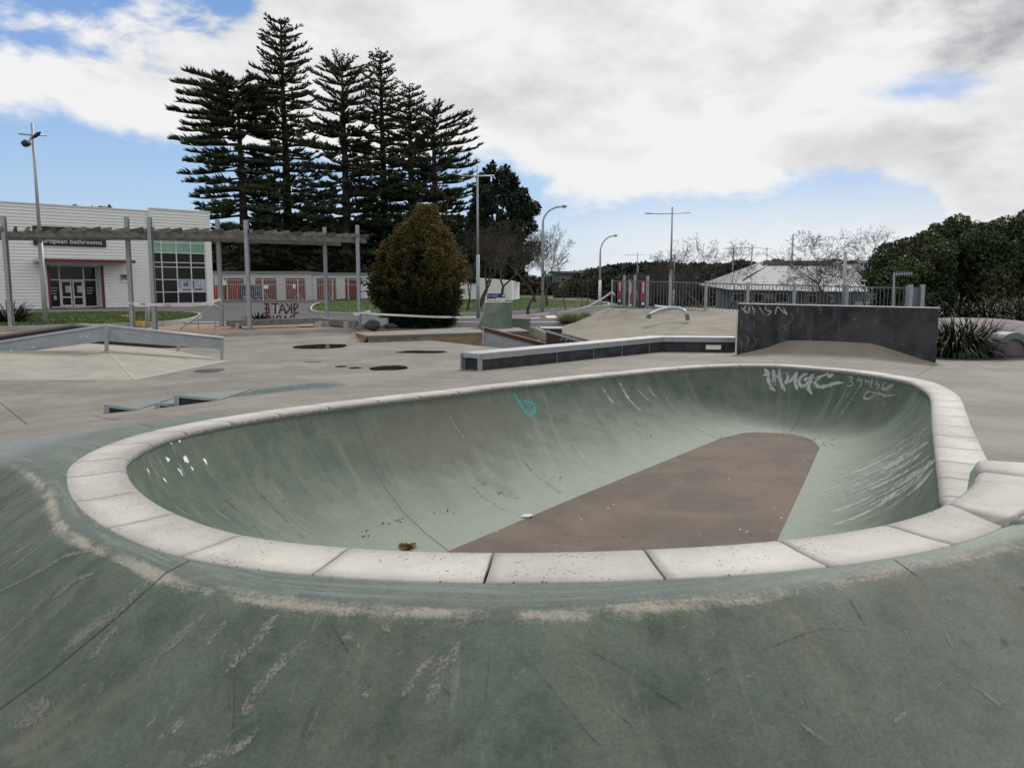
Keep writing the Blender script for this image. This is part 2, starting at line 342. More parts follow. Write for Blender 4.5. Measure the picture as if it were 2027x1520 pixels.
def concrete():
    """deck: bare concrete, blue band, green bank, worn crest; masks are mesh attributes that mark where paint lies"""
    t = NT('skatepark_concrete'); v = t.coord('World')
    n1 = t.noise(v, .55, 7, .65, .3); n2 = t.noise(v, 3.2, 8, .7); n3 = t.noise(v, 75, 6, .8); n4 = t.noise(v, 14, 7, .75)
    beige = t.mix(t.rng(n1, .36, .62), (.25, .23, .192), (.165, .156, .140)); beige = t.mix(t.rng(n2, .45, .72, 0, .6), beige, (.30, .27, .215)); beige = t.mix(t.rng(t.noise(v, .9, 8, .75), .56, .66, 0, .4), beige, (.13, .122, .105))
    slick = t.noise(t.coord('World', (.25, 1.6, 1)), 1.2, 5); beige = t.mix(t.rng(slick, .5, .75, 0, .35), beige, (.145, .134, .115))
    band = t.attr('band'); bank = t.attr('bank'); blue = t.attr('blue'); crest = t.attr('crest')
    st = t.coord('attr:sd', (1, 1, 1))
    stn = t.noise(t.coord('attr:sd', (5.0, .9, 1)), 1, 6, .65, .6)        # long streaks down the bank
    stf = t.noise(t.coord('attr:sd', (16, 2.4, 1)), 1, 6, .7, 1.0)
    along = t.noise(t.coord('attr:sd', (1.2, 22, 1)), 1, 6, .7, .8)       # streaks along the lip
    blu = t.mix(t.rng(n2, .3, .7), (.098, .120, .102), (.145, .168, .143)); blu = t.mix(t.rng(along, .46, .62, 0, .6), blu, (.19, .225, .20)); blu = t.mix(t.math('MULTIPLY', t.attr('pale'), t.rng(n2, .1, .6, .6, 1)), blu, (.27, .30, .255))
    grn = t.mix(t.rng(n1, .35, .65), (.094, .128, .094), (.132, .16, .122)); grn = t.mix(t.rng(n2, .4, .62, 0, .8), grn, (.068, .094, .069))
    grn = t.mix(t.math('MULTIPLY', t.attr('pale'), t.rng(t.noise(v, 2.2, 6, .65), .25, .65, .35, 1)), grn, (.19, .203, .172))
    grn = t.mix(t.rng(t.noise(v, 1.7, 8, .78, .4), .46, .64, 0, .6), grn, (.15, .158, .125)); grn = t.mix(t.rng(stn, .44, .68, 0, .62), grn, (.165, .168, .13)); grn = t.mix(t.rng(stf, .57, .72, 0, .6), grn, (.23, .225, .18))
    sp = t.math('MULTIPLY', t.rng(t.noise(v, 45, 6, .8), .60, .70), t.rng(t.noise(v, 5, 5, .6), .5, .62))
    grn = t.mix(t.math('MULTIPLY', sp, .7), grn, (.30, .29, .25)); 
    dk = t.math('MULTIPLY', t.rng(t.noise(v, 30, 5, .7), .60, .68), .45); grn = t.mix(dk, grn, (.07, .09, .075))
    lw = t.math('ADD', blue, t.math('MULTIPLY', t.math('SUBTRACT', n2, .5), 1.1)); c = t.mix(t.math('MULTIPLY', t.rng(lw, .42, .58), .72), beige, t.mix(.25, (.19, .225, .235), beige))
    c = t.mix(band, c, blu); c = t.mix(bank, c, grn)
    w = t.math('ADD', crest, t.math('MULTIPLY', t.math('SUBTRACT', n4, .5), .9)); w = t.math('ADD', w, t.math('MULTIPLY', t.math('SUBTRACT', n3, .5), 1.0)); w = t.math('ADD', w, t.math('MULTIPLY', t.math('SUBTRACT', along, .5), .7))
    c = t.mix(t.math('MULTIPLY', t.rng(w, .16, .74), .82), c, (.36, .335, .27))
    vo = t.nd('ShaderNodeTexVoronoi'); t.L.new(v, vo.inputs['Vector']); vo.inputs['Scale'].default_value = 2.6; c = t.mix(t.math('MULTIPLY', t.rng(vo.outputs['Distance'], .075, .045), t.rng(n2, .4, .6, .2, .8)), c, (.075, .07, .06))
    sg = t.attr('stain'); c = t.mix(t.math('MULTIPLY', sg, t.rng(n2, .3, .7, .5, 1)), c, (.10, .095, .08))
    c = t.gain(c, t.rng(n3, .25, .75, .72, 1.28, False)); c = t.gain(c, t.rng(n4, .25, .75, .86, 1.14, False))
    t.bump(t.math('ADD', n3, t.math('MULTIPLY', n4, 2.)), .5, .004)
    return t.fin(c, t.rng(n2, .3, .7, .72, .88), 0, .28)
M['deck'] = concrete()
def bowlmat():
    t = NT('green_bowl_paint'); v = t.coord('World')
    n1 = t.noise(v, .9, 6, .6, .3); n2 = t.noise(v, 4, 8, .7); n3 = t.noise(v, 60, 6, .8)
    st = t.noise(t.coord('attr:sd', (6, .3, 1)), 1, 8, .7, .1); st2 = t.noise(t.coord('attr:sd', (22, .7, 1)), 1, 7, .75, .2); st3 = t.noise(t.coord('attr:sd', (3, 3, 1), (0, 0, .7)), 1, 6, .6, .6)
    low = t.attr('low')
    c = t.mix(t.rng(n1, .34, .66), (.078, .112, .084), (.115, .142, .108)); c = t.mix(t.rng(n2, .4, .66, 0, .6), c, (.062, .09, .07)); c = t.mix(t.rng(t.noise(v, 1.6, 8, .78), .48, .66, 0, .55), c, (.175, .18, .142))
    c = t.mix(t.rng(st, .48, .68, 0, .5), c, (.18, .19, .15)); c = t.mix(t.rng(st2, .56, .72, 0, .6), c, (.05, .075, .06))
    c = t.mix(t.rng(t.math('ADD', low, t.math('MULTIPLY', t.math('SUBTRACT', st, .5), .22)), .22, 1.0, 0, .85), c, (.29, .32, .268))  # lower wall lightened in the colour for light it faces, plus dusty wear
    c = t.mix(t.rng(t.math('MULTIPLY', t.attr('brown'), t.math('ADD', .5, n2)), .3, .8, 0, .75), c, (.125, .12, .092))
    c = t.gain(c, t.rng(n3, .25, .75, .78, 1.2, False)); t.bump(n3, .3, .003)
    return t.fin(c, t.rng(n2, .3, .7, .76, .86), 0, .22)
M['bowl'] = bowlmat()
def floormat():
    t = NT('brown_bowl_floor'); v = t.coord('World'); n1 = t.noise(v, 1.2, 6, .65, .4); n2 = t.noise(v, 7, 7, .7); n3 = t.noise(v, 110, 3)
    c = t.mix(t.rng(n1, .35, .65), (.168, .130, .100), (.118, .094, .076)); c = t.mix(t.rng(n2, .58, .75, 0, .5), c, (.25, .212, .185))
    c = t.mix(t.rng(t.noise(t.coord('World', (3, .6, 1), (0, 0, .5)), 1, 5), .58, .72, 0, .5), c, (.12, .09, .08))
    return t.fin(t.gain(c, t.rng(n3, .25, .75, .75, 1.22, False)), .82, 0, .2)
M['floor'] = floormat()
def copingmat():
    t = NT('pale_coping'); v = t.coord('World'); n1 = t.noise(v, 2.5, 6, .65); n2 = t.noise(v, 30, 5, .7); n3 = t.noise(v, 80, 6, .8)
    oi = t.nd('ShaderNodeObjectInfo').outputs['Random']
    c = t.mix(t.rng(n1, .35, .68), (.56, .535, .47), (.45, .43, .38)); c = t.gain(c, t.rng(oi, 0, 1, .84, 1.06, False))
    edge = t.attr('nose'); c = t.mix(t.math('MULTIPLY', edge, t.rng(n2, .3, .62, .55, 1.)), c, (.185, .178, .178))
    end = t.math('MULTIPLY', t.attr('tip'), t.rng(n2, .35, .65, .1, .6)); c = t.mix(end, c, (.33, .31, .28))  # faint shade beside the joints painted onto the block ends
    vo = t.nd('ShaderNodeTexVoronoi'); t.L.new(v, vo.inputs['Vector']); vo.inputs['Scale'].default_value = 42
    pit = t.math('MULTIPLY', t.rng(vo.outputs['Distance'], .26, .13), t.rng(t.noise(v, 3.4, 3), .48, .58)); c = t.mix(t.math('MULTIPLY', pit, .85), c, (.06, .055, .05))
    c = t.mix(t.rng(t.noise(v, 7, 7, .75), .54, .7, 0, .45), c, (.36, .33, .28)); c = t.gain(c, t.rng(n3, .25, .75, .86, 1.1, False)); t.bump(n3, .3, .002)
    return t.fin(c, .7, 0, .35)
M['coping'] = copingmat()
def decalmat(name, c, amount, scale, lo=.45, hi=.6, soft_edge=True):
    """thin paint or scuff film that lets the surface show through where it is worn off"""
    t = NT(name); v = t.coord('World'); n = t.noise(v, scale, 6, .75); n2 = t.noise(v, scale*.15, 4)
    f = t.math('MULTIPLY', t.rng(t.math('ADD', n, t.math('MULTIPLY', t.math('SUBTRACT', n2, .5), .4)), lo, hi), amount)
    if soft_edge: f = t.math('MULTIPLY', f, t.rng(t.attr('edge'), 0, .8))
    t.fin(c, .75, 0, .2)
    tr = t.nd('ShaderNodeBsdfTransparent'); mx = t.nd('ShaderNodeMixShader'); t.L.new(f, mx.inputs[0]); t.L.new(tr.outputs[0], mx.inputs[1]); t.L.new(t.b.outputs[0], mx.inputs[2]); t.L.new(mx.outputs[0], t.out.inputs[0])
    return t.m
M['tag_silver'] = decalmat('silver_spray', (.46, .48, .45), .9, 25, .3, .5)
M['tag_faint'] = decalmat('faded_spray', (.42, .44, .42), .75, 30, .3, .55)
M['cyan'] = decalmat('cyan_spray', (.02, .38, .38), .7, 18, .25, .5)
M['scuff'] = decalmat('pale_scuff', (.33, .31, .26), .8, 90, .38, .62)
M['scuff_soft'] = decalmat('soft_scuff', (.29, .28, .23), .72, 60, .34, .62)
M['scuff_wall'] = decalmat('wall_scuff', (.46, .47, .43), .8, 14, .34, .6)
M['skid'] = decalmat('dark_skid', (.03, .04, .032), .38, 16, .38, .7)
M['splat'] = decalmat('white_splat', (.8, .82, .8), .95, 12, .25, .45)
M['oxide'] = decalmat('faded_bank_patch', (.27, .27, .205), .5, 6, .35, .65)
M['teal_patch'] = decalmat('worn_teal_patch', (.17, .215, .20), .8, 9, .35, .6)
M['damp'] = decalmat('damp_rim', (.13, .125, .11), .7, 9, .3, .6)

# ================================================================== THE BOWL
LIP = [((245,936),(-2.33,4.72,.38)),((276,977),(-1.97,4.15,.41)),((349,1021),(-1.58,3.68,.42)),((481,1062),(-1.15,3.32,.44)),((694,1088),(-.64,3.10,.45)),
 ((977,1097),0.47),((1273,1091),0.48),((1537,1073),.48),((1747,1043),.46),((1873,1001),.43),((1869,985),.39),((1864,948),.35),((1859,915),.31),((1855,887),.27),
 ((1852,863),.24),((1849,842),.21),((1848,823),.20),((1847,806),.18),((1846,792),.17),((1840,779),.16),((1826,768),.15),((1800,756),.14),((1741,744),.15),((1677,735),.14),
 ((1607,729),.13),((1534,724),.12),((1465,724),.10),((1400,726),.09),((1343,730),.08),((1296,734),.08),((1247,739),.09),((1197,744),.09),((1145,749),.10),((1093,755),.11),
 ((1036,761),.13),((973,768),.14),((906,777),.15),((829,785),.17),((746,795),.19),((649,807),.21),((551,821),.23),((455,837),.26),((363,857),.29),((295,880),.32),((248,910),.35)]
CP = np.array([list(at(*p, (z if not isinstance(z, tuple) else z[2]))) for p, z in LIP]); NC = len(CP)
SUB = 12
def catmull(P, sub):
    n = len(P); out = []
    for i in range(n):
        p0, p1, p2, p3 = P[(i-1) % n], P[i], P[(i+1) % n], P[(i+2) % n]
        # centripetal
        t0 = 0; t1 = np.linalg.norm(p1-p0)**.5; t2 = t1+np.linalg.norm(p2-p1)**.5; t3 = t2+np.linalg.norm(p3-p2)**.5
        for k in range(sub):
            t = t1+(t2-t1)*k/sub
            A1 = (t1-t)/(t1-t0)*p0+(t-t0)/(t1-t0)*p1; A2 = (t2-t)/(t2-t1)*p1+(t-t1)/(t2-t1)*p2; A3 = (t3-t)/(t3-t2)*p2+(t-t2)/(t3-t2)*p3
            B1 = (t2-t)/(t2-t0)*A1+(t-t0)/(t2-t0)*A2; B2 = (t3-t)/(t3-t1)*A2+(t-t1)/(t3-t1)*A3
            out.append((t2-t)/(t2-t1)*B1+(t-t1)/(t2-t1)*B2)
    return np.array(out)
LC = catmull(CP, SUB); NL = len(LC)
LC[:, 2] = (np.roll(LC[:, 2], 6)+np.roll(LC[:, 2], -6)+2*LC[:, 2]+np.roll(LC[:, 2], 3)+np.roll(LC[:, 2], -3))/6
tg = np.roll(LC, -3, 0)-np.roll(LC, 3, 0); tg[:, 2] = 0; tg /= np.linalg.norm(tg, axis=1)[:, None]
NRM = np.stack([tg[:, 1], -tg[:, 0], np.zeros(NL)], 1)
SL = np.concatenate([[0], np.cumsum(np.linalg.norm(np.diff(LC, axis=0), axis=1))])
DEP = -.8
fl = lambda x, y: np.array(at(x, y, DEP))
ANCH = [(0, np.array([-1.05, 5.9, DEP])), (2, np.array([-.75, 5.2, DEP])), (5, np.array([.1, 4.75, DEP])), (7, np.array([1.15, 4.85, DEP])), (9, np.array([1.75, 5.5, DEP])),
        (11.5, fl(1537, 1073)), (14.5, fl(1590, 960)), (18.3, fl(1623, 886)), (20.5, fl(1611, 872)), (22.6, fl(1590, 863)), (24.2, fl(1563, 858)), (26.2, fl(1500, 855)), (27.5, fl(1470, 857)), (29.2, fl(1430, 866)), (34, fl(1130, 988)), (37.5, fl(950, 1064)), (38.45, fl(885, 1091)), (42, np.array([-.88, 6.35, DEP])), (45, np.array([-1.05, 5.9, DEP]))]
ai = np.array([a for a, _ in ANCH])*SUB; ap = np.array([p for _, p in ANCH])
FC = np.stack([np.interp(np.arange(NL), ai, ap[:, k]) for k in range(3)], 1)
NP = 22; V = []; sdv = []; lowv = []; brn = []
ph0 = R(17)
for j in range(NP+1):
    ph = ph0+(math.pi/2-ph0)*j/NP
    h = (math.cos(ph0)-math.cos(ph))/math.cos(ph0); q = (math.sin(ph)-math.sin(ph0))/(1-math.sin(ph0))
    P = LC+(FC-LC)*h; P[:, 2] = LC[:, 2]-.02+(DEP-LC[:, 2]+.02)*q
    V.append(P); sdv.append(np.stack([SL, np.full(NL, j/NP*2.0), np.zeros(NL)], 1)); lowv.append(np.full(NL, j/NP))
    kk = np.arange(NL)/SUB; brn.append(np.clip(1-np.abs(kk-36.5)/4.5, 0, 1)*np.clip(1.15-abs(j/NP-.25)*2.4, 0, 1))
V = np.concatenate(V); Fq = [(j*NL+i, (j+1)*NL+i, (j+1)*NL+(i+1) % NL, j*NL+(i+1) % NL) for j in range(NP) for i in range(NL)]
Fq = [f[::-1] for f in Fq]
bowl_me = np_mesh('skate_bowl', V, Fq)
a = bowl_me.attributes.new('sd', 'FLOAT_VECTOR', 'POINT'); a.data.foreach_set('vector', np.concatenate(sdv).astype(np.float32).ravel())
a = bowl_me.attributes.new('low', 'FLOAT', 'POINT'); a.data.foreach_set('value', np.concatenate(lowv).astype(np.float32))
a = bowl_me.attributes.new('brown', 'FLOAT', 'POINT'); a.data.foreach_set('value', np.concatenate(brn).astype(np.float32))
bowl = link('skate_bowl', bowl_me, M['bowl'], smooth=True); tag(bowl, kind='structure')
def flat_poly(name, pts, mat, parent=None, **k):
    me = bpy.data.meshes.new(name); vs = [Vector(p) for p in pts]
    r = delaunay_2d_cdt([v.to_2d() for v in vs], [], [list(range(len(vs)))], 1, 1e-5)
    zs = {}
    vv = []
    for q, src in zip(r[0], r[3]): vv.append((q[0], q[1], vs[src[0]].z if src else vs[0].z))
    me.from_pydata(vv, [], [tuple(f) for f in r[2]]); me.update()
    if me.polygons and me.polygons[0].normal.z < 0: me.flip_normals()
    return tag(link(name, me, mat, parent), **k)
flat_poly('bowl_floor', [FC[i] for i in range(0, NL, 3)], M['floor'], bowl)
# bed under the coping, seen only in the joints
me = np_mesh('coping_bed', np.concatenate([LC+NRM*.004+[0, 0, -.045], LC+NRM*.31+[0, 0, -.03]]), [(i, NL+i, NL+(i+1) % NL, (i+1) % NL) for i in range(NL)])
link('coping_bed', me, M['grout'], bowl)
PROF = [(-.004, -.055, 1), (-.018, -.040, 1), (-.022, -.022, 1), (-.016, -.006, .9), (-.002, .006, .75), (.03, .012, .5), (.075, .011, .2), (.14, .007, .04), (.22, .005, 0), (.297, .005, 0), (.302, -.002, 0), (.302, -.09, 0)]
def coping_block(i):
    ks = [i*SUB+k for k in range(SUB+1)]; v = []; nose = []; tip = []; gap = .0055
    ks = [ks[0], ks[0]+.14]+ks[1:-1]+[ks[-1]-.14, ks[-1]]
    for kk in ks:
        k = int(kk) % NL; k2 = (k+1) % NL; fr = kk-int(kk); c, n_, t_ = LC[k]*(1-fr)+LC[k2]*fr, NRM[k]*(1-fr)+NRM[k2]*fr, tg[k]
        sft = t_*(gap if kk == ks[0] else (-gap if kk == ks[-1] else 0))
        e = min(kk-ks[0], ks[-1]-kk)
        for o, dz, no in PROF:
            drop = .007 if e == 0 else 0
            v.append(c+sft+n_*o+np.array([0, 0, dz-drop])); nose.append(no); tip.append(max(0, 1-e/.35))
    n = len(PROF); f = [(a*n+b, a*n+b+1, (a+1)*n+b+1, (a+1)*n+b) for a in range(SUB+2) for b in range(n-1)]
    me = bpy.data.meshes.new('coping_block'); me.from_pydata([tuple(q) for q in v], [], f+[tuple(range(n-1, -1, -1)), tuple((SUB+2)*n+b for b in range(n))]); me.update()
    for nm, d in (('nose', nose), ('tip', tip)):
        a = me.attributes.new(nm, 'FLOAT', 'POINT'); a.data.foreach_set('value', np.array(d, np.float32))
    o = link('coping_block', me, M['coping'], bowl, smooth=True); return o
for i in range(NC):
    if i == 9: continue
    coping_block(i)
coping_block(9)

# ================================================================== DECK AND BANK
CREST = [(-2500,800,.0),(-900,850,.08),(-300,885,.16),(-80,905,.27),(20,925,.31),(66,942,.35),(92,972,.38),(122,1037,.41),(180,1072,.42),(250,1100,.43),(330,1135,.44),(500,1172,.45),(750,1192,.46),(960,1202,.47),(1200,1193,.48),(1500,1168,.48),(1700,1138,.47),(1850,1108,.46),(1950,1082,.46),(2027,1062,.46),(2150,1050,.45),(2500,1020,.42),(3600,960,.3)]
cr = np.array([list(at(x, y, z)) for x, y, z in CREST])
# dense crest polyline
def dense(P, step=.03):
    out = []
    for i in range(len(P)-1):
        p0, p1, p2, p3 = P[max(i-1, 0)], P[i], P[i+1], P[min(i+2, len(P)-1)]; n = max(2, int(np.linalg.norm(p2-p1)/step))
        for k in range(n):
            t = k/n; out.append(.5*((2*p1)+(-p0+p2)*t+(2*p0-5*p1+4*p2-p3)*t*t+(-p0+3*p1-3*p2+p3)*t**3))
    out.append(P[-1]); return np.array(out)
CR = dense(cr, .05); CRs = np.concatenate([[0], np.cumsum(np.linalg.norm(np.diff(CR[:, :2], axis=0), axis=1))])
CRt = np.gradient(CR[:, :2], axis=0); CRt /= np.linalg.norm(CRt, axis=1)[:, None]
def crest_sd(P):
    P = np.atleast_2d(P)[:, :2]; e = np.empty(len(P)); s = np.empty(len(P))
    for a in range(0, len(P), 4000):
        q = P[a:a+4000]; d = ((q[:, None]-CR[None, :, :2])**2).sum(2); k = d.argmin(1)
        v = q-CR[k, :2]; side = CRt[k, 1]*v[:, 0]-CRt[k, 0]*v[:, 1]   # outward (towards camera) positive
        e[a:a+4000] = np.sqrt(d[np.arange(len(q)), k])*np.sign(side); s[a:a+4000] = CRs[k]
    return e, s
def lip_near(P):
    P = np.atleast_2d(P)[:, :2]; o = np.empty(len(P)); z = np.empty(len(P)); L2 = LC[::2]; N2 = NRM[::2]
    for a in range(0, len(P), 4000):
        q = P[a:a+4000]; d = ((q[:, None]-L2[None, :, :2])**2).sum(2); k = d.argmin(1)
        w = 1/(d+.05)**3; z[a:a+4000] = (w*L2[None, :, 2]).sum(1)/w.sum(1); o[a:a+4000] = np.sqrt(d[np.arange(len(q)), k])
        zz = L2[k, 2]; near = np.exp(-np.sqrt(d[np.arange(len(q)), k])*1.5); z[a:a+4000] = z[a:a+4000]*(1-near)+zz*near
    return o, z
LOW = -.22
def deck_z(P, zl=None, off=None):
    o, z = lip_near(P); 
    if zl is not None: z = zl
    if off is not None: o = off
    e, s = crest_sd(P)
    zd = z*np.exp(-(np.maximum(o-.3, 0)/2.4)**2)
    X_ = np.atleast_2d(P)[:, 0]; s3 = lambda v, a_, b_: (lambda t: t*t*(3-2*t))(np.clip((v-a_)/(b_-a_), 0, 1))
    zd = zd+np.maximum(.462-zd, 0)*s3(X_, 1.75, 2.2)*s3(e, -.7, -.3)
    sl = .66; w = .035
    drop = np.where(e < 1, np.log1p(np.exp(np.clip(e/w, -40, 40)))*w, e)*sl
    lim = zd-LOW; k = .10
    drop = -k*np.log(np.exp(-drop/k)+np.exp(-lim/k))   # smooth minimum
    return np.where(e < -.6, zd, zd-np.maximum(drop, 0)), e, s, o
offs = [.303]+list(.303+np.cumsum([.03]*14))+list(.303+.42+np.cumsum([.055]*30))+list(.303+.42+1.65+np.cumsum([.12]*12)); NR = len(offs)
RV = [LC+NRM*o for o in offs]; RP = np.concatenate(RV)
zlv = np.concatenate([LC[:, 2]*max(0, 1-o/1.2)+0*o for o in offs])
z, e, s, o = deck_z(RP)
first = np.arange(len(RP)) < NL; z[first] = LC[:, 2]
# deck outline and the lower basin cut into it
S0 = 1
inner_idx = list(range((NR-1)*NL, NR*NL, S0)); base_in = RP[inner_idx]
BX = 29.; BY0, BY1 = -14., 29.5
rect = [(-BX, BY0), (BX, BY0), (BX, BY1), (-BX, BY1)]
g = lambda px, py, z=0.: at(px, py, z).to_2d()
BA = [g(824, 671), g(1000, 690), g(1060, 697), g(1170, 673.5), g(1104, 655), g(1090, 648), g(1047, 655)]   # basin outline on the deck
basin = [tuple(BA[i]) for i in (0, 1, 2, 3, 4, 5)]+[tuple(g(1060, 649)), tuple(g(850, 659))]
pts2 = [Vector((p[0], p[1])) for p in base_in]; ni = len(pts2); edges = [(i, (i+1) % ni) for i in range(ni)]
def addloop(poly, step):
    n0 = len(pts2); P = []
    for a_, b_ in zip(poly, poly[1:]+poly[:1]):
        a_ = Vector(a_[:2]); b_ = Vector(b_[:2]); n = max(1, int((b_-a_).length/step)); P += [a_.lerp(b_, k/n) for k in range(n)]
    pts2.extend(P); n = len(P); edges.extend([(n0+i, n0+(i+1) % n) for i in range(n)]); return P
addloop(rect, 1.5); addloop(basin, .8)
bp = [Vector(b_) for b_ in basin]
def inside(p, poly):
    c = False; n = len(poly)
    for i in range(n):
        a_, b_ = poly[i], poly[(i+1) % n]
        if (a_[1] > p[1]) != (b_[1] > p[1]) and p[0] < (b_[0]-a_[0])*(p[1]-a_[1])/(b_[1]-a_[1])+a_[0]: c = not c
    return c
inl = [tuple(p) for p in base_in[::4, :2]]
for gx in np.arange(-BX+.9, BX, .9):
    for gy in np.arange(BY0+.9, BY1, .9):
        p = (gx, gy)
        if inside(p, inl) or np.min(((base_in[::4, :2]-np.array(p))**2).sum(1)) < .25 or inside(p, basin): continue
        pts2.append(Vector(p))
for gx in np.arange(-6, 6, .3):      # finer where the bank and the fall of the deck are
    for gy in np.arange(-1, 9, .3):
        p = (gx+.1, gy+.13)
        if inside(p, inl) or np.min(((base_in[::4, :2]-np.array(p))**2).sum(1)) < .02: continue
        pts2.append(Vector(p))
res = delaunay_2d_cdt(pts2, edges, [], 0, 1e-6)
ov, of = res[0], res[2]; OP = np.array([[q.x, q.y, 0] for q in ov]); ozz, oe, os_, oo = deck_z(OP)
src0 = [q[0] if q else -1 for q in res[3]]
fs2 = []
for f in of:
    cx = sum(ov[i].x for i in f)/len(f); cy = sum(ov[i].y for i in f)/len(f)
    if inside((cx, cy), inl) and all(src0[i] >= 0 and src0[i] < ni for i in f): continue
    if inside((cx, cy), [tuple(p) for p in base_in[:, :2]]): continue
    if inside((cx, cy), basin): continue
    fs2.append(f)
n0 = len(RP); allV = np.concatenate([np.column_stack([RP[:, :2], z]), np.column_stack([OP[:, :2], ozz])])
remap = [((NR-1)*NL+s_) if 0 <= s_ < ni else n0+i for i, s_ in enumerate(src0)]
faces = [(j*NL+i, (j+1)*NL+i, (j+1)*NL+(i+1) % NL, j*NL+(i+1) % NL) for j in range(NR-1) for i in range(NL)]
tf = []
for f in fs2:
    g_ = [remap[i] for i in f]
    if len(set(g_)) == 3: tf.append(tuple(g_))
deck_me = bpy.data.meshes.new('park_deck'); deck_me.from_pydata([tuple(p) for p in allV], [], faces+tf); deck_me.update()
bm = bmesh.new(); bm.from_mesh(deck_me); bmesh.ops.recalc_face_normals(bm, faces=bm.faces)
up = sum(f.normal.z*f.calc_area() for f in bm.faces)
if up < 0: bmesh.ops.reverse_faces(bm, faces=bm.faces)
bm.to_mesh(deck_me); bm.free()
E_ = np.concatenate([e, oe]); S_ = np.concatenate([s, os_]); O_ = np.concatenate([o, oo]); A_ = allV
def sm(x, a, b): t = np.clip((x-a)/(b-a), 0, 1); return t*t*(3-2*t)
nearside = sm(S_, *np.interp([0, 0], [0, 1], [0, 1])) if False else None
# how far along the lip: band lies on the near side and runs up the left edge
left = (A_[:, 0] < .5)
kidx = np.empty(len(A_), int)
for a0 in range(0, len(A_), 4000):
    q = A_[a0:a0+4000, :2]; kidx[a0:a0+4000] = ((q[:, None]-LC[None, ::2, :2])**2).sum(2).argmin(1)*2
K_ = kidx/SUB
nearmask = np.where(K_ < 11, 1., 0.)*1.0; leftmask = np.clip((K_-39)/3., 0, 1)
nm = np.maximum(nearmask, leftmask)
band = nm*sm(-E_, -.01, .03)*sm(-O_, -1.0, -.62)
bank = sm(E_, -.02, .03)*sm(A_[:, 1]*-1-np.abs(A_[:, 0])*0, -9, -6.5)
bank *= sm(A_[:, 0], -9, -5)
crestm = np.exp(-((E_-.004)/.026)**2)*sm(-A_[:, 1], -5.6, -4.5)*sm(A_[:, 0], -4.2, -3.2)*(1-.42*sm(A_[:, 0], .3, 1.1))
blue = leftmask*sm(-O_, -1.15, -.45)*.95+np.exp(-(((A_[:, 0]+4.1)/1.4)**2+((A_[:, 1]-5.8)/1.1)**2))*.9
for nm_, dat in (('band', band*(1-bank)), ('bank', bank), ('blue', blue), ('crest', crestm), ('stain', np.zeros(len(A_))), ('pale', np.maximum(sm(A_[:, 0]+A_[:, 1]*.1, .55, 2.3), .8*sm(-A_[:, 0]-.0*A_[:, 1], 1.9, 3.4)*sm(-A_[:, 1], -3.9, -2.4)))):
    a = deck_me.attributes.new(nm_, 'FLOAT', 'POINT'); a.data.foreach_set('value', dat.astype(np.float32))
a = deck_me.attributes.new('sd', 'FLOAT_VECTOR', 'POINT'); a.data.foreach_set('vector', np.column_stack([S_, E_, np.zeros(len(S_))]).astype(np.float32).ravel())
deck = link('park_deck', deck_me, M['deck'], smooth=True); tag(deck, kind='structure')
# basin floor and walls behind the deck edge
mb = MB(); nb = len(basin); BZ = -.42
zt = deck_z(np.array([[p[0], p[1], 0] for p in basin]))[0]
mb.add([(p[0], p[1], BZ) for p in basin]+[(p[0], p[1], zz) for p, zz in zip(basin, zt)], [tuple(range(nb))]+[((i+1) % nb, i, nb+i, nb+(i+1) % nb) for i in range(nb)])
tag(mb.build('basin_floor', M['beige_conc']), kind='structure')

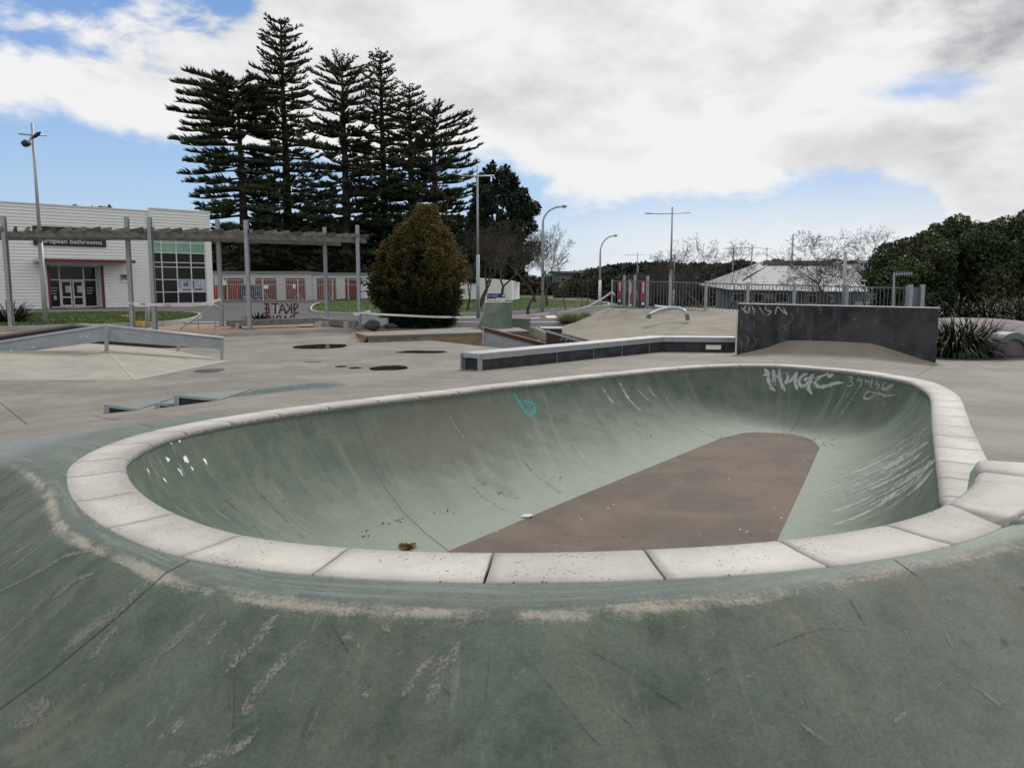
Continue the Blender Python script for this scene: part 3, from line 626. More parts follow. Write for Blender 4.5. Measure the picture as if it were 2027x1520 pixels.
# surfaces that marks can lie on
def bvh_of(*obs):
    vs = []; fs = []
    for o_ in obs:
        n = len(vs); mw = o_.matrix_world if not o_.parent else Matrix.Identity(4); vs += [mw @ v.co for v in o_.data.vertices]; fs += [tuple(i+n for i in p.vertices) for p in o_.data.polygons]
    return BVHTree.FromPolygons(vs, fs)
floor_o = [c for c in bowl.children if c.name.startswith('bowl_floor')][0]
BVH = {'bowl': bvh_of(bowl, floor_o), 'deck': bvh_of(deck)}
def hit(px, py, on='deck'):
    r = Vector(ray(px, py)).normalized(); h = BVH[on].ray_cast(Vector((0, 0, H)), r)
    if h[0] is None: return None, None
    n = h[1]; n = n if n.dot(r) < 0 else -n
    return h[0], n
def strokes(name, polys, width, on, mat, parent, lift=.003, mpp=None, taper=True, label=None, step=.03):
    """polys are lists of photo points; the marks are measured once, then laid as film on the real surface. width in metres"""
    V = []; Fs = []; ed = []
    for poly in polys:
        w = width
        if isinstance(poly, tuple): poly, w = poly
        P3 = []
        pts = []
        for (x0, y0), (x1, y1) in zip(poly, poly[1:]):
            n = max(1, int(math.hypot(x1-x0, y1-y0)/4)); pts += [(x0+(x1-x0)*k/n, y0+(y1-y0)*k/n) for k in range(n)]
        pts.append(poly[-1])
        if len(pts) > 5:
            q = np.array(pts); q[1:-1] = (q[:-2]+q[1:-1]*2+q[2:])/4; q[1:-1] = (q[:-2]+q[1:-1]*2+q[2:])/4; pts = [tuple(a_) for a_ in q]
        for p in pts:
            h, n = hit(p[0], p[1], on)
            if h is not None: P3.append((h, n))
        if len(P3) < 2: continue
        m_ = len(P3); n0 = len(V)
        for i, (p, n) in enumerate(P3):
            d = (P3[min(i+1, m_-1)][0]-P3[max(i-1, 0)][0])
            if d.length < 1e-6: d = Vector((1, 0, 0))
            sd_ = d.cross(n).normalized(); t = i/(m_-1); ww = w*(min(1, .25+4*min(t, 1-t)) if taper else 1)*(1+.25*math.sin(i*1.7)*(1 if taper else 0))
            for k, u in enumerate((-.5, -.22, 0, .22, .5)):
                q = p+sd_*ww*u; h = BVH[on].find_nearest(q, .3)
                if h[0] is not None:
                    nn = h[1] if h[1].dot(n) > 0 else -h[1]; q = h[0]+nn*lift
                V.append(q); ed.append((0, .8, 1, .8, 0)[k])
        for i in range(m_-1):
            for k in range(4): Fs.append((n0+i*5+k, n0+i*5+k+1, n0+(i+1)*5+k+1, n0+(i+1)*5+k))
    if not Fs: return None
    me = bpy.data.meshes.new(name); me.from_pydata([tuple(v) for v in V], [], Fs); me.update()
    a = me.attributes.new('edge', 'FLOAT', 'POINT'); a.data.foreach_set('value', np.array(ed, np.float32))
    o_ = link(name, me, mat, parent, smooth=True)
    if label: o_['label'] = label
    if len(polys) > 1: o_['kind'] = 'stuff'
    return o_
def z_(pts, ox, oy, s): return [(ox+x/s, oy+y/s) for x, y in pts]
A8 = lambda *p: z_(p, 1450, 560, 4.714); A3 = lambda *p: z_(p, 600, 700, 2.534); A2 = lambda *p: z_(p, 0, 780, 2.534); A5 = lambda *p: z_(p, 1000, 1000, 1.974); A4 = lambda *p: z_(p, 0, 1100, 2.027); A1 = lambda *p: z_(p, 1300, 560, 2.788)
# joints in the bowl wall and the deck
for nm_, poly in (('wall_joint', [(697, 810), (703, 830), (714, 862), (731, 910), (760, 962), (797, 1012), (842, 1055), (886, 1089)]), ('wall_joint', A3((1735, 110), (1765, 180), (1820, 255), (1900, 325), (2020, 405), (2090, 425))), ('wall_joint', [(1606, 733), (1603, 770), (1592, 800), (1580, 830), (1564, 857)])):
    strokes(nm_, [poly], .008, 'bowl', M['grout'], bowl, .0015, taper=False)
for poly, w in (([(379, 1107), (330, 1133), (210, 1240), (100, 1330), (-10, 1410)], .007), ([(0, 797), (54, 840)], .014), ([(185, 823), (235, 832)], .012), ([(272, 838), (305, 846)], .012), ([(1856, 720), (1813, 745)], .02), ([(1770, 1107), (1815, 1140)], .005)):
    strokes('deck_joint', [poly], w, 'deck', M['grout'], deck, .0015, taper=False)
# graffiti and wear in the bowl
strokes('graffiti', [A8((303, 798), (318, 825), (332, 850)), A8((290, 862), (318, 852), (350, 845)), A8((335, 815), (330, 880), (345, 940), (362, 985), (400, 1012)), A8((385, 808), (380, 870), (385, 920), (405, 958)), A8((380, 885), (415, 870), (455, 880)),
   A8((442, 800), (435, 880), (460, 950), (492, 1012)), A8((500, 838), (530, 850), (512, 900), (488, 948), (560, 900), (600, 828)), A8((602, 826), (583, 920), (605, 1002)), A8((700, 848), (645, 868), (612, 925), (640, 972), (698, 950), (718, 895)), A8((660, 905), (765, 880)),
   A8((765, 850), (715, 880), (738, 925), (700, 975), (742, 1042)), A8((945, 858), (900, 872), (878, 838)), A8((890, 850), (805, 880), (757, 930), (790, 972), (870, 968), (960, 935), (1038, 932))], .085, 'bowl', M['tag_silver'], bowl, label='large silver spray tag on the far wall of the bowl')
strokes('graffiti', [A8((1080, 885), (1135, 865), (1095, 925), (1140, 930), (1110, 968), (1065, 962)), A8((1185, 875), (1155, 920), (1215, 895), (1205, 955), (1168, 992)), A8((1250, 888), (1232, 932), (1285, 910), (1270, 965)), A8((1305, 895), (1290, 985)), A8((1365, 905), (1325, 955), (1385, 945), (1345, 1000)),
   A8((1440, 930), (1390, 960), (1400, 1002), (1470, 960), (1515, 935), (1470, 990), (1400, 1012)), A8((1345, 1030), (1260, 1008), (1218, 1060), (1240, 1092), (1300, 1070), (1350, 1020), (1420, 1057), (1528, 1045)), (A8((1070, 980), (1010, 1090), (930, 1212)), .018), (A8((1172, 990), (1080, 1130), (978, 1278)), .022), (A8((1120, 970), (1060, 1080)), .014), (A8((1240, 970), (1190, 1060)), .014), (A8((1425, 1100), (1405, 1140)), .04)], .05, 'bowl', M['tag_faint'], bowl, label='fainter dripping spray tag on the far wall of the bowl')
strokes('graffiti', [A3((1055, 200), (1080, 240), (1105, 280), (1135, 320)), A3((1135, 320), (1165, 285), (1158, 252), (1105, 238), (1140, 275))], .075, 'bowl', M['cyan'], bowl, label='cyan spray mark high on the long wall of the bowl')
strokes('graffiti', [A3((1320, 155), (1330, 158), (1336, 160))], .06, 'bowl', M['cyan'], bowl, label='small cyan dab under the coping')
random.seed(3)
ss = []
for k in range(105):
    u = random.random(); v = random.random()
    a_ = (1500+u*50, 735+u*270+v*20); b_ = (1000-190*math.sin(u*3)+random.uniform(-60, 160), 1040+u*310)
    mid = ((a_[0]+b_[0])/2+60, (a_[1]+b_[1])/2+50)
    t0 = random.uniform(0, .75)**1.1; t1 = min(1, t0+random.uniform(.12, .45))
    B = lambda t: ((1-t)**2*a_[0]+2*t*(1-t)*mid[0]+t*t*b_[0], (1-t)**2*a_[1]+2*t*(1-t)*mid[1]+t*t*b_[1])
    ss.append((A1(*[B(t0+(t1-t0)*q/6) for q in range(7)]), random.choice((.02, .035, .05, .08, .12))))
strokes('scuff_marks', ss, .05, 'bowl', M['scuff_wall'], bowl, .002)
ss = []
for x0, y0, x1, y1, w in ((1500, 170, 1560, 250, .07), (1580, 130, 1640, 240, .08), (1640, 235, 1700, 290, .05), (1730, 160, 1765, 215, .06), (1680, 180, 1740, 240, .03)): ss.append((A3((x0, y0), ((x0+x1)/2-5, (y0+y1)/2), (x1, y1)), w))
ss += [(A3((715, 280), (760, 360), (820, 440)), .015), (A3((1360, 460), (1420, 540), (1500, 580)), .03)]
strokes('scuff_marks', ss, .05, 'bowl', M['scuff_wall'], bowl, .002)
strokes('paint_splats', [(A2((888, 218), (905, 245)), .05), (A2((828, 315), (838, 330), (850, 328)), .05), (A2((918, 318), (935, 332), (945, 345)), .09), (A2((890, 372), (905, 392), (916, 412)), .035), (A2((1020, 322), (1030, 340), (1036, 356)), .045), (A2((958, 362), (968, 386)), .03), (A2((815, 418), (836, 446)), .03), (A2((845, 232), (862, 252)), .04), (A2((736, 372), (748, 400)), .03)], .05, 'bowl', M['splat'], bowl, .003)
strokes('scuff_marks', [(A2((x0, y0), ((x0+x1)/2, (y0+y1)/2+8), (x1, y1)), w) for x0, y0, x1, y1, w in ((850, 230, 930, 420, .05), (740, 320, 800, 420, .06), (780, 300, 840, 400, .05), (900, 210, 960, 300, .04), (1370, 460, 1480, 590, .07), (1040, 540, 1160, 640, .04), (870, 560, 960, 610, .04), (1400, 560, 1640, 760, .04), (720, 370, 760, 430, .03))], .05, 'bowl', M['scuff_soft'], bowl, .002)
strokes('skid_marks', [(A2((1230, 420), (1400, 600), (1560, 760)), .05), (A2((1100, 500), (1260, 650), (1330, 720)), .04), (A3((820, 640), (900, 720), (1000, 780), (1090, 810)), .05), (A3((1080, 515), (1180, 620), (1330, 725)), .05), (A3((1480, 330), (1560, 410), (1640, 450)), .02), (A3((1640, 330), (1720, 400)), .02), (A3((1560, 290), (1600, 340)), .02)], .04, 'bowl', M['skid'], bowl, .002)
strokes('scuff_marks', [(A3((860, 560), (930, 640), (1080, 730)), .30), (A3((880, 520), (980, 560), (1010, 640)), .2)], .05, 'bowl', M['oxide'], bowl, .0016)
# wear on the near bank
ss = [(A4((905, 470), (960, 400), (1040, 330), (1090, 260), (1120, 235)), .05), (A4((975, 620), (1040, 530), (1110, 450), (1230, 340)), .045), (A4((1845, 345), (1820, 400), (1770, 430), (1760, 500), (1715, 600)), .05), (A4((1610, 570), (1680, 470), (1740, 400)), .035), (A4((830, 360), (880, 300), (910, 260)), .03),
      (A4((760, 845), (860, 800), (960, 770), (1040, 690)), .04), (A4((690, 710), (740, 650)), .04), (A4((980, 640), (1010, 580), (1060, 520)), .05), (A4((1370, 340), (1420, 310)), .04), (A4((1540, 300), (1560, 280)), .05), (A4((1460, 570), (1490, 530)), .03), (A4((630, 740), (660, 720)), .02), (A4((1850, 260), (1845, 210)), .05)]
strokes('scuff_marks', ss, .05, 'deck', M['scuff'], deck, .002)
ss = [(A2((-20, 925), (120, 830), (220, 750), (300, 655)), .03), (A2((-20, 850), (130, 770), (270, 680)), .02), (A2((-20, 1000), (180, 900), (330, 810), (480, 785)), .035), (A2((260, 1030), (380, 930), (470, 900)), .04), (A2((-20, 600), (100, 545), (210, 500)), .02), (A4((240, 400), (350, 300), (470, 220), (600, 100)), .09), (A4((360, 420), (430, 330), (480, 280)), .05), (A4((60, 680), (200, 590)), .14), (A4((640, 400), (760, 290), (830, 230)), .05), (A5((1720, 500), (1750, 560)), .02), (A5((1750, 650), (1880, 740), (1950, 800)), .02), (A5((1150, 850), (1300, 960)), .02), (A5((1560, 490), (1570, 500)), .05), (A5((1640, 480), (1650, 490)), .05), (A5((1590, 540), (1600, 540)), .03), (A5((1700, 370), (1760, 360)), .03)]
for k in range(40):
    x = random.uniform(0, 1900); y = random.uniform(1240, 1500); a_ = random.uniform(5, 28); ss.append(([(x, y), (x+a_*random.uniform(-.3, 1), y-a_*random.uniform(.4, 1))], random.uniform(.006, .02)))
strokes('scuff_marks', ss, .05, 'deck', M['scuff_soft'], deck, .002)
ss = [(A4((-10, 790), (120, 740), (300, 600), (420, 520)), .16), (A4((60, 830), (200, 800), (380, 660), (560, 520)), .10), (A4((1450, 700), (1500, 600), (1560, 530)), .13), (A4((1520, 800), (1590, 680), (1600, 600)), .12), (A4((1480, 900), (1530, 800)), .14)]
strokes('scuff_marks', ss, .05, 'deck', M['oxide'], deck, .0015)
ss = [(A5((110, 435), (350, 580), (480, 650), (600, 740), (720, 810)), .012), (A5((288, 650), (294, 700), (298, 745)), .006), (A5((0, 520), (100, 630), (200, 740), (300, 870), (420, 990)), .008), (A5((20, 520), (120, 640), (240, 780), (330, 900)), .006), (A5((750, 700), (890, 610), (1020, 560), (1150, 510), (1240, 482), (1420, 490)), .010), (A5((1340, 360), (1380, 430), (1415, 480)), .02), (A5((1085, 715), (1097, 752)), .008), (A5((1165, 755), (1182, 802)), .008), (A5((1210, 775), (1225, 820)), .006), (A5((995, 655), (1010, 700)), .006), (A5((930, 480), (1060, 540)), .006), (A5((410, 790), (500, 870)), .008), (A5((1430, 300), (1470, 350)), .012),
      (A4((1310, 240), (1400, 390), (1500, 560), (1600, 760)), .010), (A4((940, 480), (942, 580), (938, 680), (945, 810)), .008), (A4((915, 500), (922, 620)), .006), (A4((1965, 360), (1955, 500), (1945, 620)), .007), (A4((1550, 450), (1630, 405)), .007), (A4((860, 160), (885, 240), (885, 290)), .005), (A4((1770, 520), (1815, 572)), .008), (A4((860, 490), (1000, 487)), .006), (A4((120, 550), (145, 590)), .005)]
strokes('skid_marks', ss, .008, 'deck', M['skid'], deck, .002)

# raised coping that runs on to the right, over the side coping
ext_in = [(1873, 1001, .43), (1881, 995, .425), (1897, 985, .42), (1915, 970, .415), (1929, 956, .41), (1937, 938, .40), (1939, 926, .385), (1935, 914, .37)]
ext_out = [(1997, 1034, .47), (2015, 1024, .468), (2040, 1009, .465), (2085, 992, .46), (2140, 978, .45), (2200, 962, .43), (2240, 945, .405), (2250, 928, .375)]
def _fix(p):
    z0 = p[2]
    for _ in range(8): q = at(p[0], p[1], z0); z0 = dz0(q.x, q.y)+.01
    return (p[0], p[1], z0)
dz0 = lambda x, y: float(deck_z(np.array([[x, y, 0]]))[0][0])
def ext_piece(a0, a1, I=None, O2=None):
    I = I or [at(*p) for p in ext_in[a0:a1+1]]; O2 = O2 or [at(*p) for p in ext_out[a0:a1+1]]; v = []; f = []; n = 9; nose = []
    for p, q in zip(I, O2):
        dn = (q-p).normalized()
        prof = [(0.0, -.16), (-.015, -.05), (-.012, -.02), (.0, .0), (.03, .014)]
        for o_, dz in prof: v.append(p+dn*o_+Vector((0, 0, dz))); nose.append(1 if o_ <= 0 else .6)
        for t in (.3, .6, .9, 1.): v.append(p.lerp(q, t)+Vector((0, 0, .014-.008*math.sin(t*math.pi)))); nose.append(.15 if t < .4 else 0)
        v.append(q+Vector((0, 0, -.2))); nose.append(0)
    n = 10
    for i in range(len(I)-1):
        for k in range(n-1): f.append((i*n+k, i*n+k+1, (i+1)*n+k+1, (i+1)*n+k))
    L_ = len(I)-1; f += [tuple(range(n-1, -1, -1)), tuple(L_*n+b for b in range(n))]
    me = bpy.data.meshes.new('coping_block'); me.from_pydata([tuple(p) for p in v], [], f); me.update()
    a = me.attributes.new('nose', 'FLOAT', 'POINT'); a.data.foreach_set('value', np.array(nose, np.float32))
    bm = bmesh.new(); bm.from_mesh(me); bmesh.ops.recalc_face_normals(bm, faces=bm.faces); bm.to_mesh(me); bm.free()
    o_ = link('coping_block', me, M['coping'], bowl, smooth=True); o_['label'] = 'raised pale coping block curling over the side coping at the right'
    # dark face below its edge
    return o_
ext_piece(0, 5); ext_piece(5, 7)
A_e = [at(*p) for p in ext_out]          # the coping runs on to the right, narrowing as it goes
for k in range(4):
    ctr_ = A_e[0].copy(); B_e = [Vector((ctr_.x+(q.x-ctr_.x)*.86+.60, ctr_.y+(q.y-ctr_.y)*.80+.17, 0)) for q in A_e]
    for q in B_e: q.z = max(dz0(q.x, q.y)+.004, .30)
    ext_piece(0, 7, [q+Vector((.012, .002, -.002)) for q in A_e], B_e); A_e = B_e
EXT2 = True
I = [at(*p) for p in ext_in]; B_ = [at(1876, 1000, .40), at(1885, 990, .385), at(1895, 975, .37), at(1905, 958, .355), at(1914, 945, .345), at(1923, 931, .335), at(1930, 921, .33), at(1934, 915, .325)]
mb = MB(); nI = len(I)
mb.add([p+Vector((0, 0, -.025)) for p in I]+B_, [(i, i+1, nI+i+1, nI+i) for i in range(nI-1)])
mb.build('coping_riser', M['bowl'], bowl, True)
tj = strokes('joint_line', [], .01, 'deck', M['grout'], bowl)
# debris in the bowl
def scatter_bits(name, spots, mat, parent, on='bowl', size=.02, n=12, spread=10, **k):
    V = []; Fs = []
    for sx, sy in spots:
        for q in range(n):
            h, nn = hit(sx+random.gauss(0, spread), sy+random.gauss(0, spread*.35), on)
            if h is None: continue
            s_ = size*random.uniform(.4, 1.3); a_ = random.uniform(0, 6.28); u = Vector((math.cos(a_), math.sin(a_), random.uniform(-.4, .4)))*s_; w = Vector((-math.sin(a_), math.cos(a_), random.uniform(-.3, .3)))*s_*.4
            c = h+nn*(.004+random.random()*size*.3); n0 = len(V); V += [c-u, c+w, c+u, c-w+nn*s_*.3]; Fs += [(n0, n0+1, n0+2), (n0, n0+2, n0+3)]
    me = bpy.data.meshes.new(name); me.from_pydata([tuple(v) for v in V], [], Fs); me.update()
    return tag(link(name, me, mat, parent), **k)
scatter_bits('leaf_pile', [(805, 1083)], M['litter'], None, n=90, spread=7, size=.03, label='small heap of dry brown leaves at the foot of the bowl wall', cat='leaf pile')
scatter_bits('leaf_litter', [(722, 1050), (725, 1062), (790, 1030), (1610, 868), (1632, 878), (1655, 884), (1430, 864), (1645, 872), (955, 955), (994, 977), (1106, 946), (883, 1012), (765, 1035), (1540, 862), (1287, 865)], M['mulch'], None, n=9, spread=7, size=.014, label='scattered dark leaf bits lying in the bowl', cat='leaf litter', kind='stuff')
scatter_bits('leaf_litter', [(1300+random.uniform(-320, 330), 980+random.uniform(-80, 90)) for _ in range(40)]+[(1620, 868)], M['poster'], None, n=1, spread=5, size=.016, label='pale leaf flecks strewn over the brown bowl floor', cat='leaf litter', kind='stuff')
h, nn = hit(1043, 1023, 'bowl')
mb = MB(); c = h+Vector((0, 0, .012)); mb.add([c+Vector(p) for p in ((-.07, -.02, 0), (-.02, .03, .014), (.05, .03, .004), (.07, -.02, .016), (.01, -.045, 0), (0, 0, .022))], [(0, 5, 1), (1, 5, 2), (2, 5, 3), (3, 5, 4), (4, 5, 0)])
tag(mb.build('paper_scrap', M['white']), 'crumpled white paper scrap at the edge of the brown bowl floor', 'litter')

# puddles, stains, lids on the deck
def blob(name, cx, cy, rx, ry, z, mat, parent=None, seed=0, n=40, rough=.25, **k):
    c = at(cx, cy, 0); pts = []
    ax = at(cx+rx, cy, 0)-c; sy = abs((at(cx, cy-ry, 0)-at(cx, cy+ry, 0)).y)/2
    for i in range(n):
        a_ = 2*math.pi*i/n; q = 1+rough*mnoise.noise(Vector((math.cos(a_)*1.6+seed, math.sin(a_)*1.6, seed)))
        p = Vector((c.x+ax.length*math.cos(a_)*q, c.y+sy*math.sin(a_)*q, 0)); p.z = float(deck_z(np.array([[p.x, p.y, 0]]))[0][0])+z; pts.append(p)
    return flat_poly(name, pts, mat, parent, **k)
for (a_, b_, c_, d_, lb) in ((638, 686, 52, 5, 'long lens-shaped puddle farthest left, in front of the pergola'), (838, 697, 50, 2.6, 'thin flat puddle near the beige ledge'), (770, 730, 36, 5.5, 'dark lens-shaped puddle nearest the black ledge'), (705, 729, 14, 1.6, 'small puddle just left of the dark lens-shaped one'), (676, 726, 12, 1.2, 'tiny sliver of water, leftmost beside the drain lid')):
    blob('damp_patch', a_, b_, c_*1.35, d_*1.5, .003, M['damp'], deck, a_)
    blob('puddle', a_, b_, c_, d_, .006, M['puddle'], None, a_*.1, label=lb, cat='puddle', group='puddles on the concrete deck')
c = at(620, 716, 0); mb = MB(); mb.tube([c+Vector((0, 0, .0)), c+Vector((0, 0, .012))], .16, 20); tag(mb.build('drain_lid', M['steel_dark']), 'small round drain lid in the deck between the puddles', 'drain lid')
blob('deck_patch', 415, 734, 30, 3.5, .005, M['black_conc'], deck, 4, rough=.3)
strokes('deck_patch', [([(440+k*10, 789-k*2.6), (520+k*14, 778-k*2.6), (600+k*9, 770-k*2.4), (690-k*5, 762-k*1.2)], .42) for k in range(7)], .4, 'deck', M['teal_patch'], deck, .004)

# ================================================================== GROUND BEYOND
def gz(x, y):
    s_ = lambda t: max(0, min(1, t))**2*(3-2*max(0, min(1, t)))
    return .15-1.9*s_((x-7)/10)*s_((y-34)/14)
xs = [-2500, -900, -300, -120, -60, -BX]+list(np.linspace(-20, 24, 12))+[BX]+list(np.linspace(34, 70, 7))+[100, 200, 400, 1000, 2500]
ys = [-300, -60, BY0]+list(np.linspace(-5, 22, 4))+[BY1, 31, 33]+list(np.linspace(36, 60, 9))+[70, 90, 120, 200, 400, 900, 3500]
V = [(x, y, gz(x, y) if y >= BY1-1e-6 or abs(x) > BX+1e-6 or y < BY0+1 else gz(x, y)) for y in ys for x in xs]; nx = len(xs); Fs = []
for j in range(len(ys)-1):
    for i in range(nx-1):
        if xs[i] >= -BX-1e-6 and xs[i+1] <= BX+1e-6 and ys[j] >= BY0-1e-6 and ys[j+1] <= BY1+1e-6: continue
        Fs.append((j*nx+i, j*nx+i+1, (j+1)*nx+i+1, (j+1)*nx+i))
me = bpy.data.meshes.new('ground'); me.from_pydata(V, [], Fs); me.update(); tag(link('ground', me, M['grass']), kind='structure')
def ground_sheet(name, poly, lift, mat, step=3., **k):
    """flat sheet that follows the ground"""
    P = []; 
    for a_, b_ in zip(poly, poly[1:]+poly[:1]):
        a_ = Vector(a_[:2]); b_ = Vector(b_[:2]); n = max(1, int((b_-a_).length/step)); P += [a_.lerp(b_, q/n) for q in range(n)]
    pl = [tuple(p) for p in P]; x0, x1 = min(p[0] for p in pl), max(p[0] for p in pl); y0, y1 = min(p[1] for p in pl), max(p[1] for p in pl)
    pts = list(P); ne = len(P)
    for gx in np.arange(x0, x1, step):
        for gy in np.arange(y0, y1, step):
            if inside((gx, gy), pl): pts.append(Vector((gx, gy)))
    r = delaunay_2d_cdt(pts, [(i, (i+1) % ne) for i in range(ne)], [], 1, 1e-4)
    me = bpy.data.meshes.new(name); me.from_pydata([(q[0], q[1], gz(q[0], q[1])+lift) for q in r[0]], [], [tuple(f) for f in r[2]]); me.update()
    if len(me.polygons) and sum(p.normal.z for p in me.polygons) < 0: me.flip_normals()
    return tag(link(name, me, mat), **k)
def G(px, py, z=.15): return tuple(at(px, py, z).to_2d())
ground_sheet('car_park', [(-60, 29.6), (7, 29.6), (14, 34), (22, 46), (9, 76), (-60, 76)], .012, M['asphalt'], 4, kind='structure')
ground_sheet('road', [(2, 62), (7.5, 50), (10.5, 40), (14, 36), (45, 40), (60, 60), (40, 75), (14, 90), (16, 150), (9, 150)], .018, M['road'], 4, kind='structure')
def island(name, pts, label_kerb):
    n = len(pts); P = [Vector(p) for p in pts]; c = sum(P, Vector((0, 0)))/n
    # rounded outline
    Q = np.array([[p.x, p.y, 0] for p in P]); Q = catmull(Q, 6); out = [(p[0], p[1]) for p in Q]
    kb = MB(); inn = [(c.x+(x-c.x)*(1-.15/math.hypot(x-c.x, y-c.y)), c.y+(y-c.y)*(1-.15/math.hypot(x-c.x, y-c.y))) for x, y in out]; m_ = len(out)
    v = [(x, y, gz(x, y)-.05) for x, y in out]+[(x, y, gz(x, y)+.12) for x, y in out]+[(x, y, gz(x, y)+.12) for x, y in inn]
    f = [(i, (i+1) % m_, m_+(i+1) % m_, m_+i) for i in range(m_)]+[(m_+i, m_+(i+1) % m_, 2*m_+(i+1) % m_, 2*m_+i) for i in range(m_)]
    kb.add(v, f); tag(kb.build('kerb', M['kerb']), kind='structure')
    ground_sheet(name, inn, .115, M['grass'], 2, kind='structure'); return inn
isl1 = island('grass_verge', [G(392, 633), G(300, 645), G(150, 650), G(-100, 655), G(-100, 628), G(60, 624), G(250, 621), G(370, 622)], '')
isl2 = island('grass_verge', [G(614, 614), G(640, 622), G(750, 626), G(940, 624), G(1080, 617), G(1190, 609), G(1205, 603), G(1140, 597), G(1050, 592.5), G(900, 590), G(760, 590), G(660, 596)], '')
def grass_blades(name, poly, n, h, lab):
    x0, x1 = min(p[0] for p in poly), max(p[0] for p in poly); y0, y1 = min(p[1] for p in poly), max(p[1] for p in poly); B = []
    while len(B) < n:
        p = (random.uniform(x0, x1), random.uniform(y0, y1))
        if inside(p, poly): B.append((p[0], p[1], gz(*p)+.11))
    B = np.array(B); d = rng.normal(size=(n, 3))*.35; d[:, 2] = 1
    v, f = cones(B, d, rng.uniform(.5, 1.2, n)*h, np.full(n, .012), .3)
    tag(link(name, np_mesh(name, v, f), M['grass']), lab, 'grass', kind='stuff')
grass_blades('grass', isl1, 9000, .07, 'short mown grass on the verge before the cream building'); grass_blades('grass', isl2, 14000, .08, 'short mown grass round the golden conifer and lamp posts')
def marking(pts, lift=.024): ground_sheet('road_marking', pts, lift, M['white_paint'], 5, kind='structure')
marking([G(1083, 630.5), G(1104, 630.5), G(1099, 625.5), G(1078, 626)]); marking([G(590, 645), G(720, 642), G(720, 640.8), G(590, 643.5)]); marking([G(1040, 634), G(1070, 630), G(1068, 629), G(1038, 633)])
for k in range(7): marking([G(1180+k*18, 596.3-k*.2), G(1192+k*18, 596.1-k*.2), G(1192+k*18, 595.3-k*.2), G(1180+k*18, 595.5-k*.2)], .03)
marking([G(1100, 590), G(1230, 594), G(1230, 593.2), G(1100, 589.3)], .03)
marking([G(1210, 601), G(1440, 603), G(1440, 602), G(1210, 600.2)], .03)
for (a_, b_) in ((243, 633), (273, 647)):
    c = at(a_+5, b_, .15); mb = MB(); mb.box((c.x, c.y, .27), (.24, .22, .12)); tag(mb.build('kerb_marker', M['yellow']), 'yellow painted kerb block '+('on the grass, behind the first pergola post' if b_ == 633 else 'beside the kerb, nearest the steel rail'), 'kerb block', 'yellow kerb blocks')
# hills and woods at the horizon
def ridge(name, prof, y, mat, thick=150, **k):
    mb = MB(); P = [aty(px, py, y) for px, py in prof]; n = len(P)
    mb.add([(p.x, y, -3) for p in P]+[(p.x, y+thick*.25, p.z*.8) for p in P]+[(p.x, y+thick*.5, p.z) for p in P]+[(p.x, y+thick*2, -3) for p in P], [(r_*n+i, r_*n+i+1, (r_+1)*n+i+1, (r_+1)*n+i) for r_ in range(3) for i in range(n-1)])
    return tag(mb.build(name, mat, smooth=True), kind='structure', **k)
ridge('hill', [(900, 562), (1100, 552), (1170, 545), (1230, 536), (1300, 534), (1400, 534), (1460, 533), (1490, 540), (1560, 552), (1700, 560)], 520, M['far_wood'])
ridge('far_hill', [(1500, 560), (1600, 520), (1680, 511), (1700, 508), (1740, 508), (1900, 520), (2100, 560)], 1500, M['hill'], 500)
P = []
for px in np.arange(1080, 1560, 1.2):
    top = np.interp(px, [1080, 1140, 1190, 1230, 1300, 1400, 1440, 1475, 1500, 1560], [553, 545, 533, 527, 524, 527, 526, 518, 530, 552])+4*mnoise.noise(Vector((px*.06, 0, 0)))+3*mnoise.noise(Vector((px*.23, 3, 0)))
    for q in range(34):
        py = top+(560-top)*random.random()**1.3; yy = random.uniform(470, 520); p = aty(px+random.uniform(-1, 1), py, yy); P.append(p)
v, f = leaves(np.array([list(p) for p in P]), 4.2, .3); tag(link('far_trees', np_mesh('far_trees', v, f), M['far_wood']), 'dark wooded ridge along the horizon', 'woodland', kind='stuff')

# ================================================================== SKATE OBSTACLES
def dz(x, y): return float(deck_z(np.array([[x, y, 0]]))[0][0])
# --- kinked black ledge with steel top
LA, LK, LE = at(951, 739.5), at(1311, 697), at(1455, 698.5)
def off_line(a, b, w):
    d = (b-a).normalized(); n = Vector((-d.y, d.x, 0)); return a+n*w, b+n*w
ledge = empty('skate_ledge', (LA.x, LA.y, 0), 'long kinked black ledge with a pale steel top beside the bowl', 'skate ledge')
W_ = .42; Z1 = .345
b1a, b1k = off_line(LA, LK, W_); b2k, b2e = off_line(LK, LE, W_)
d1 = (LK-LA).normalized(); d2 = (LE-LK).normalized()
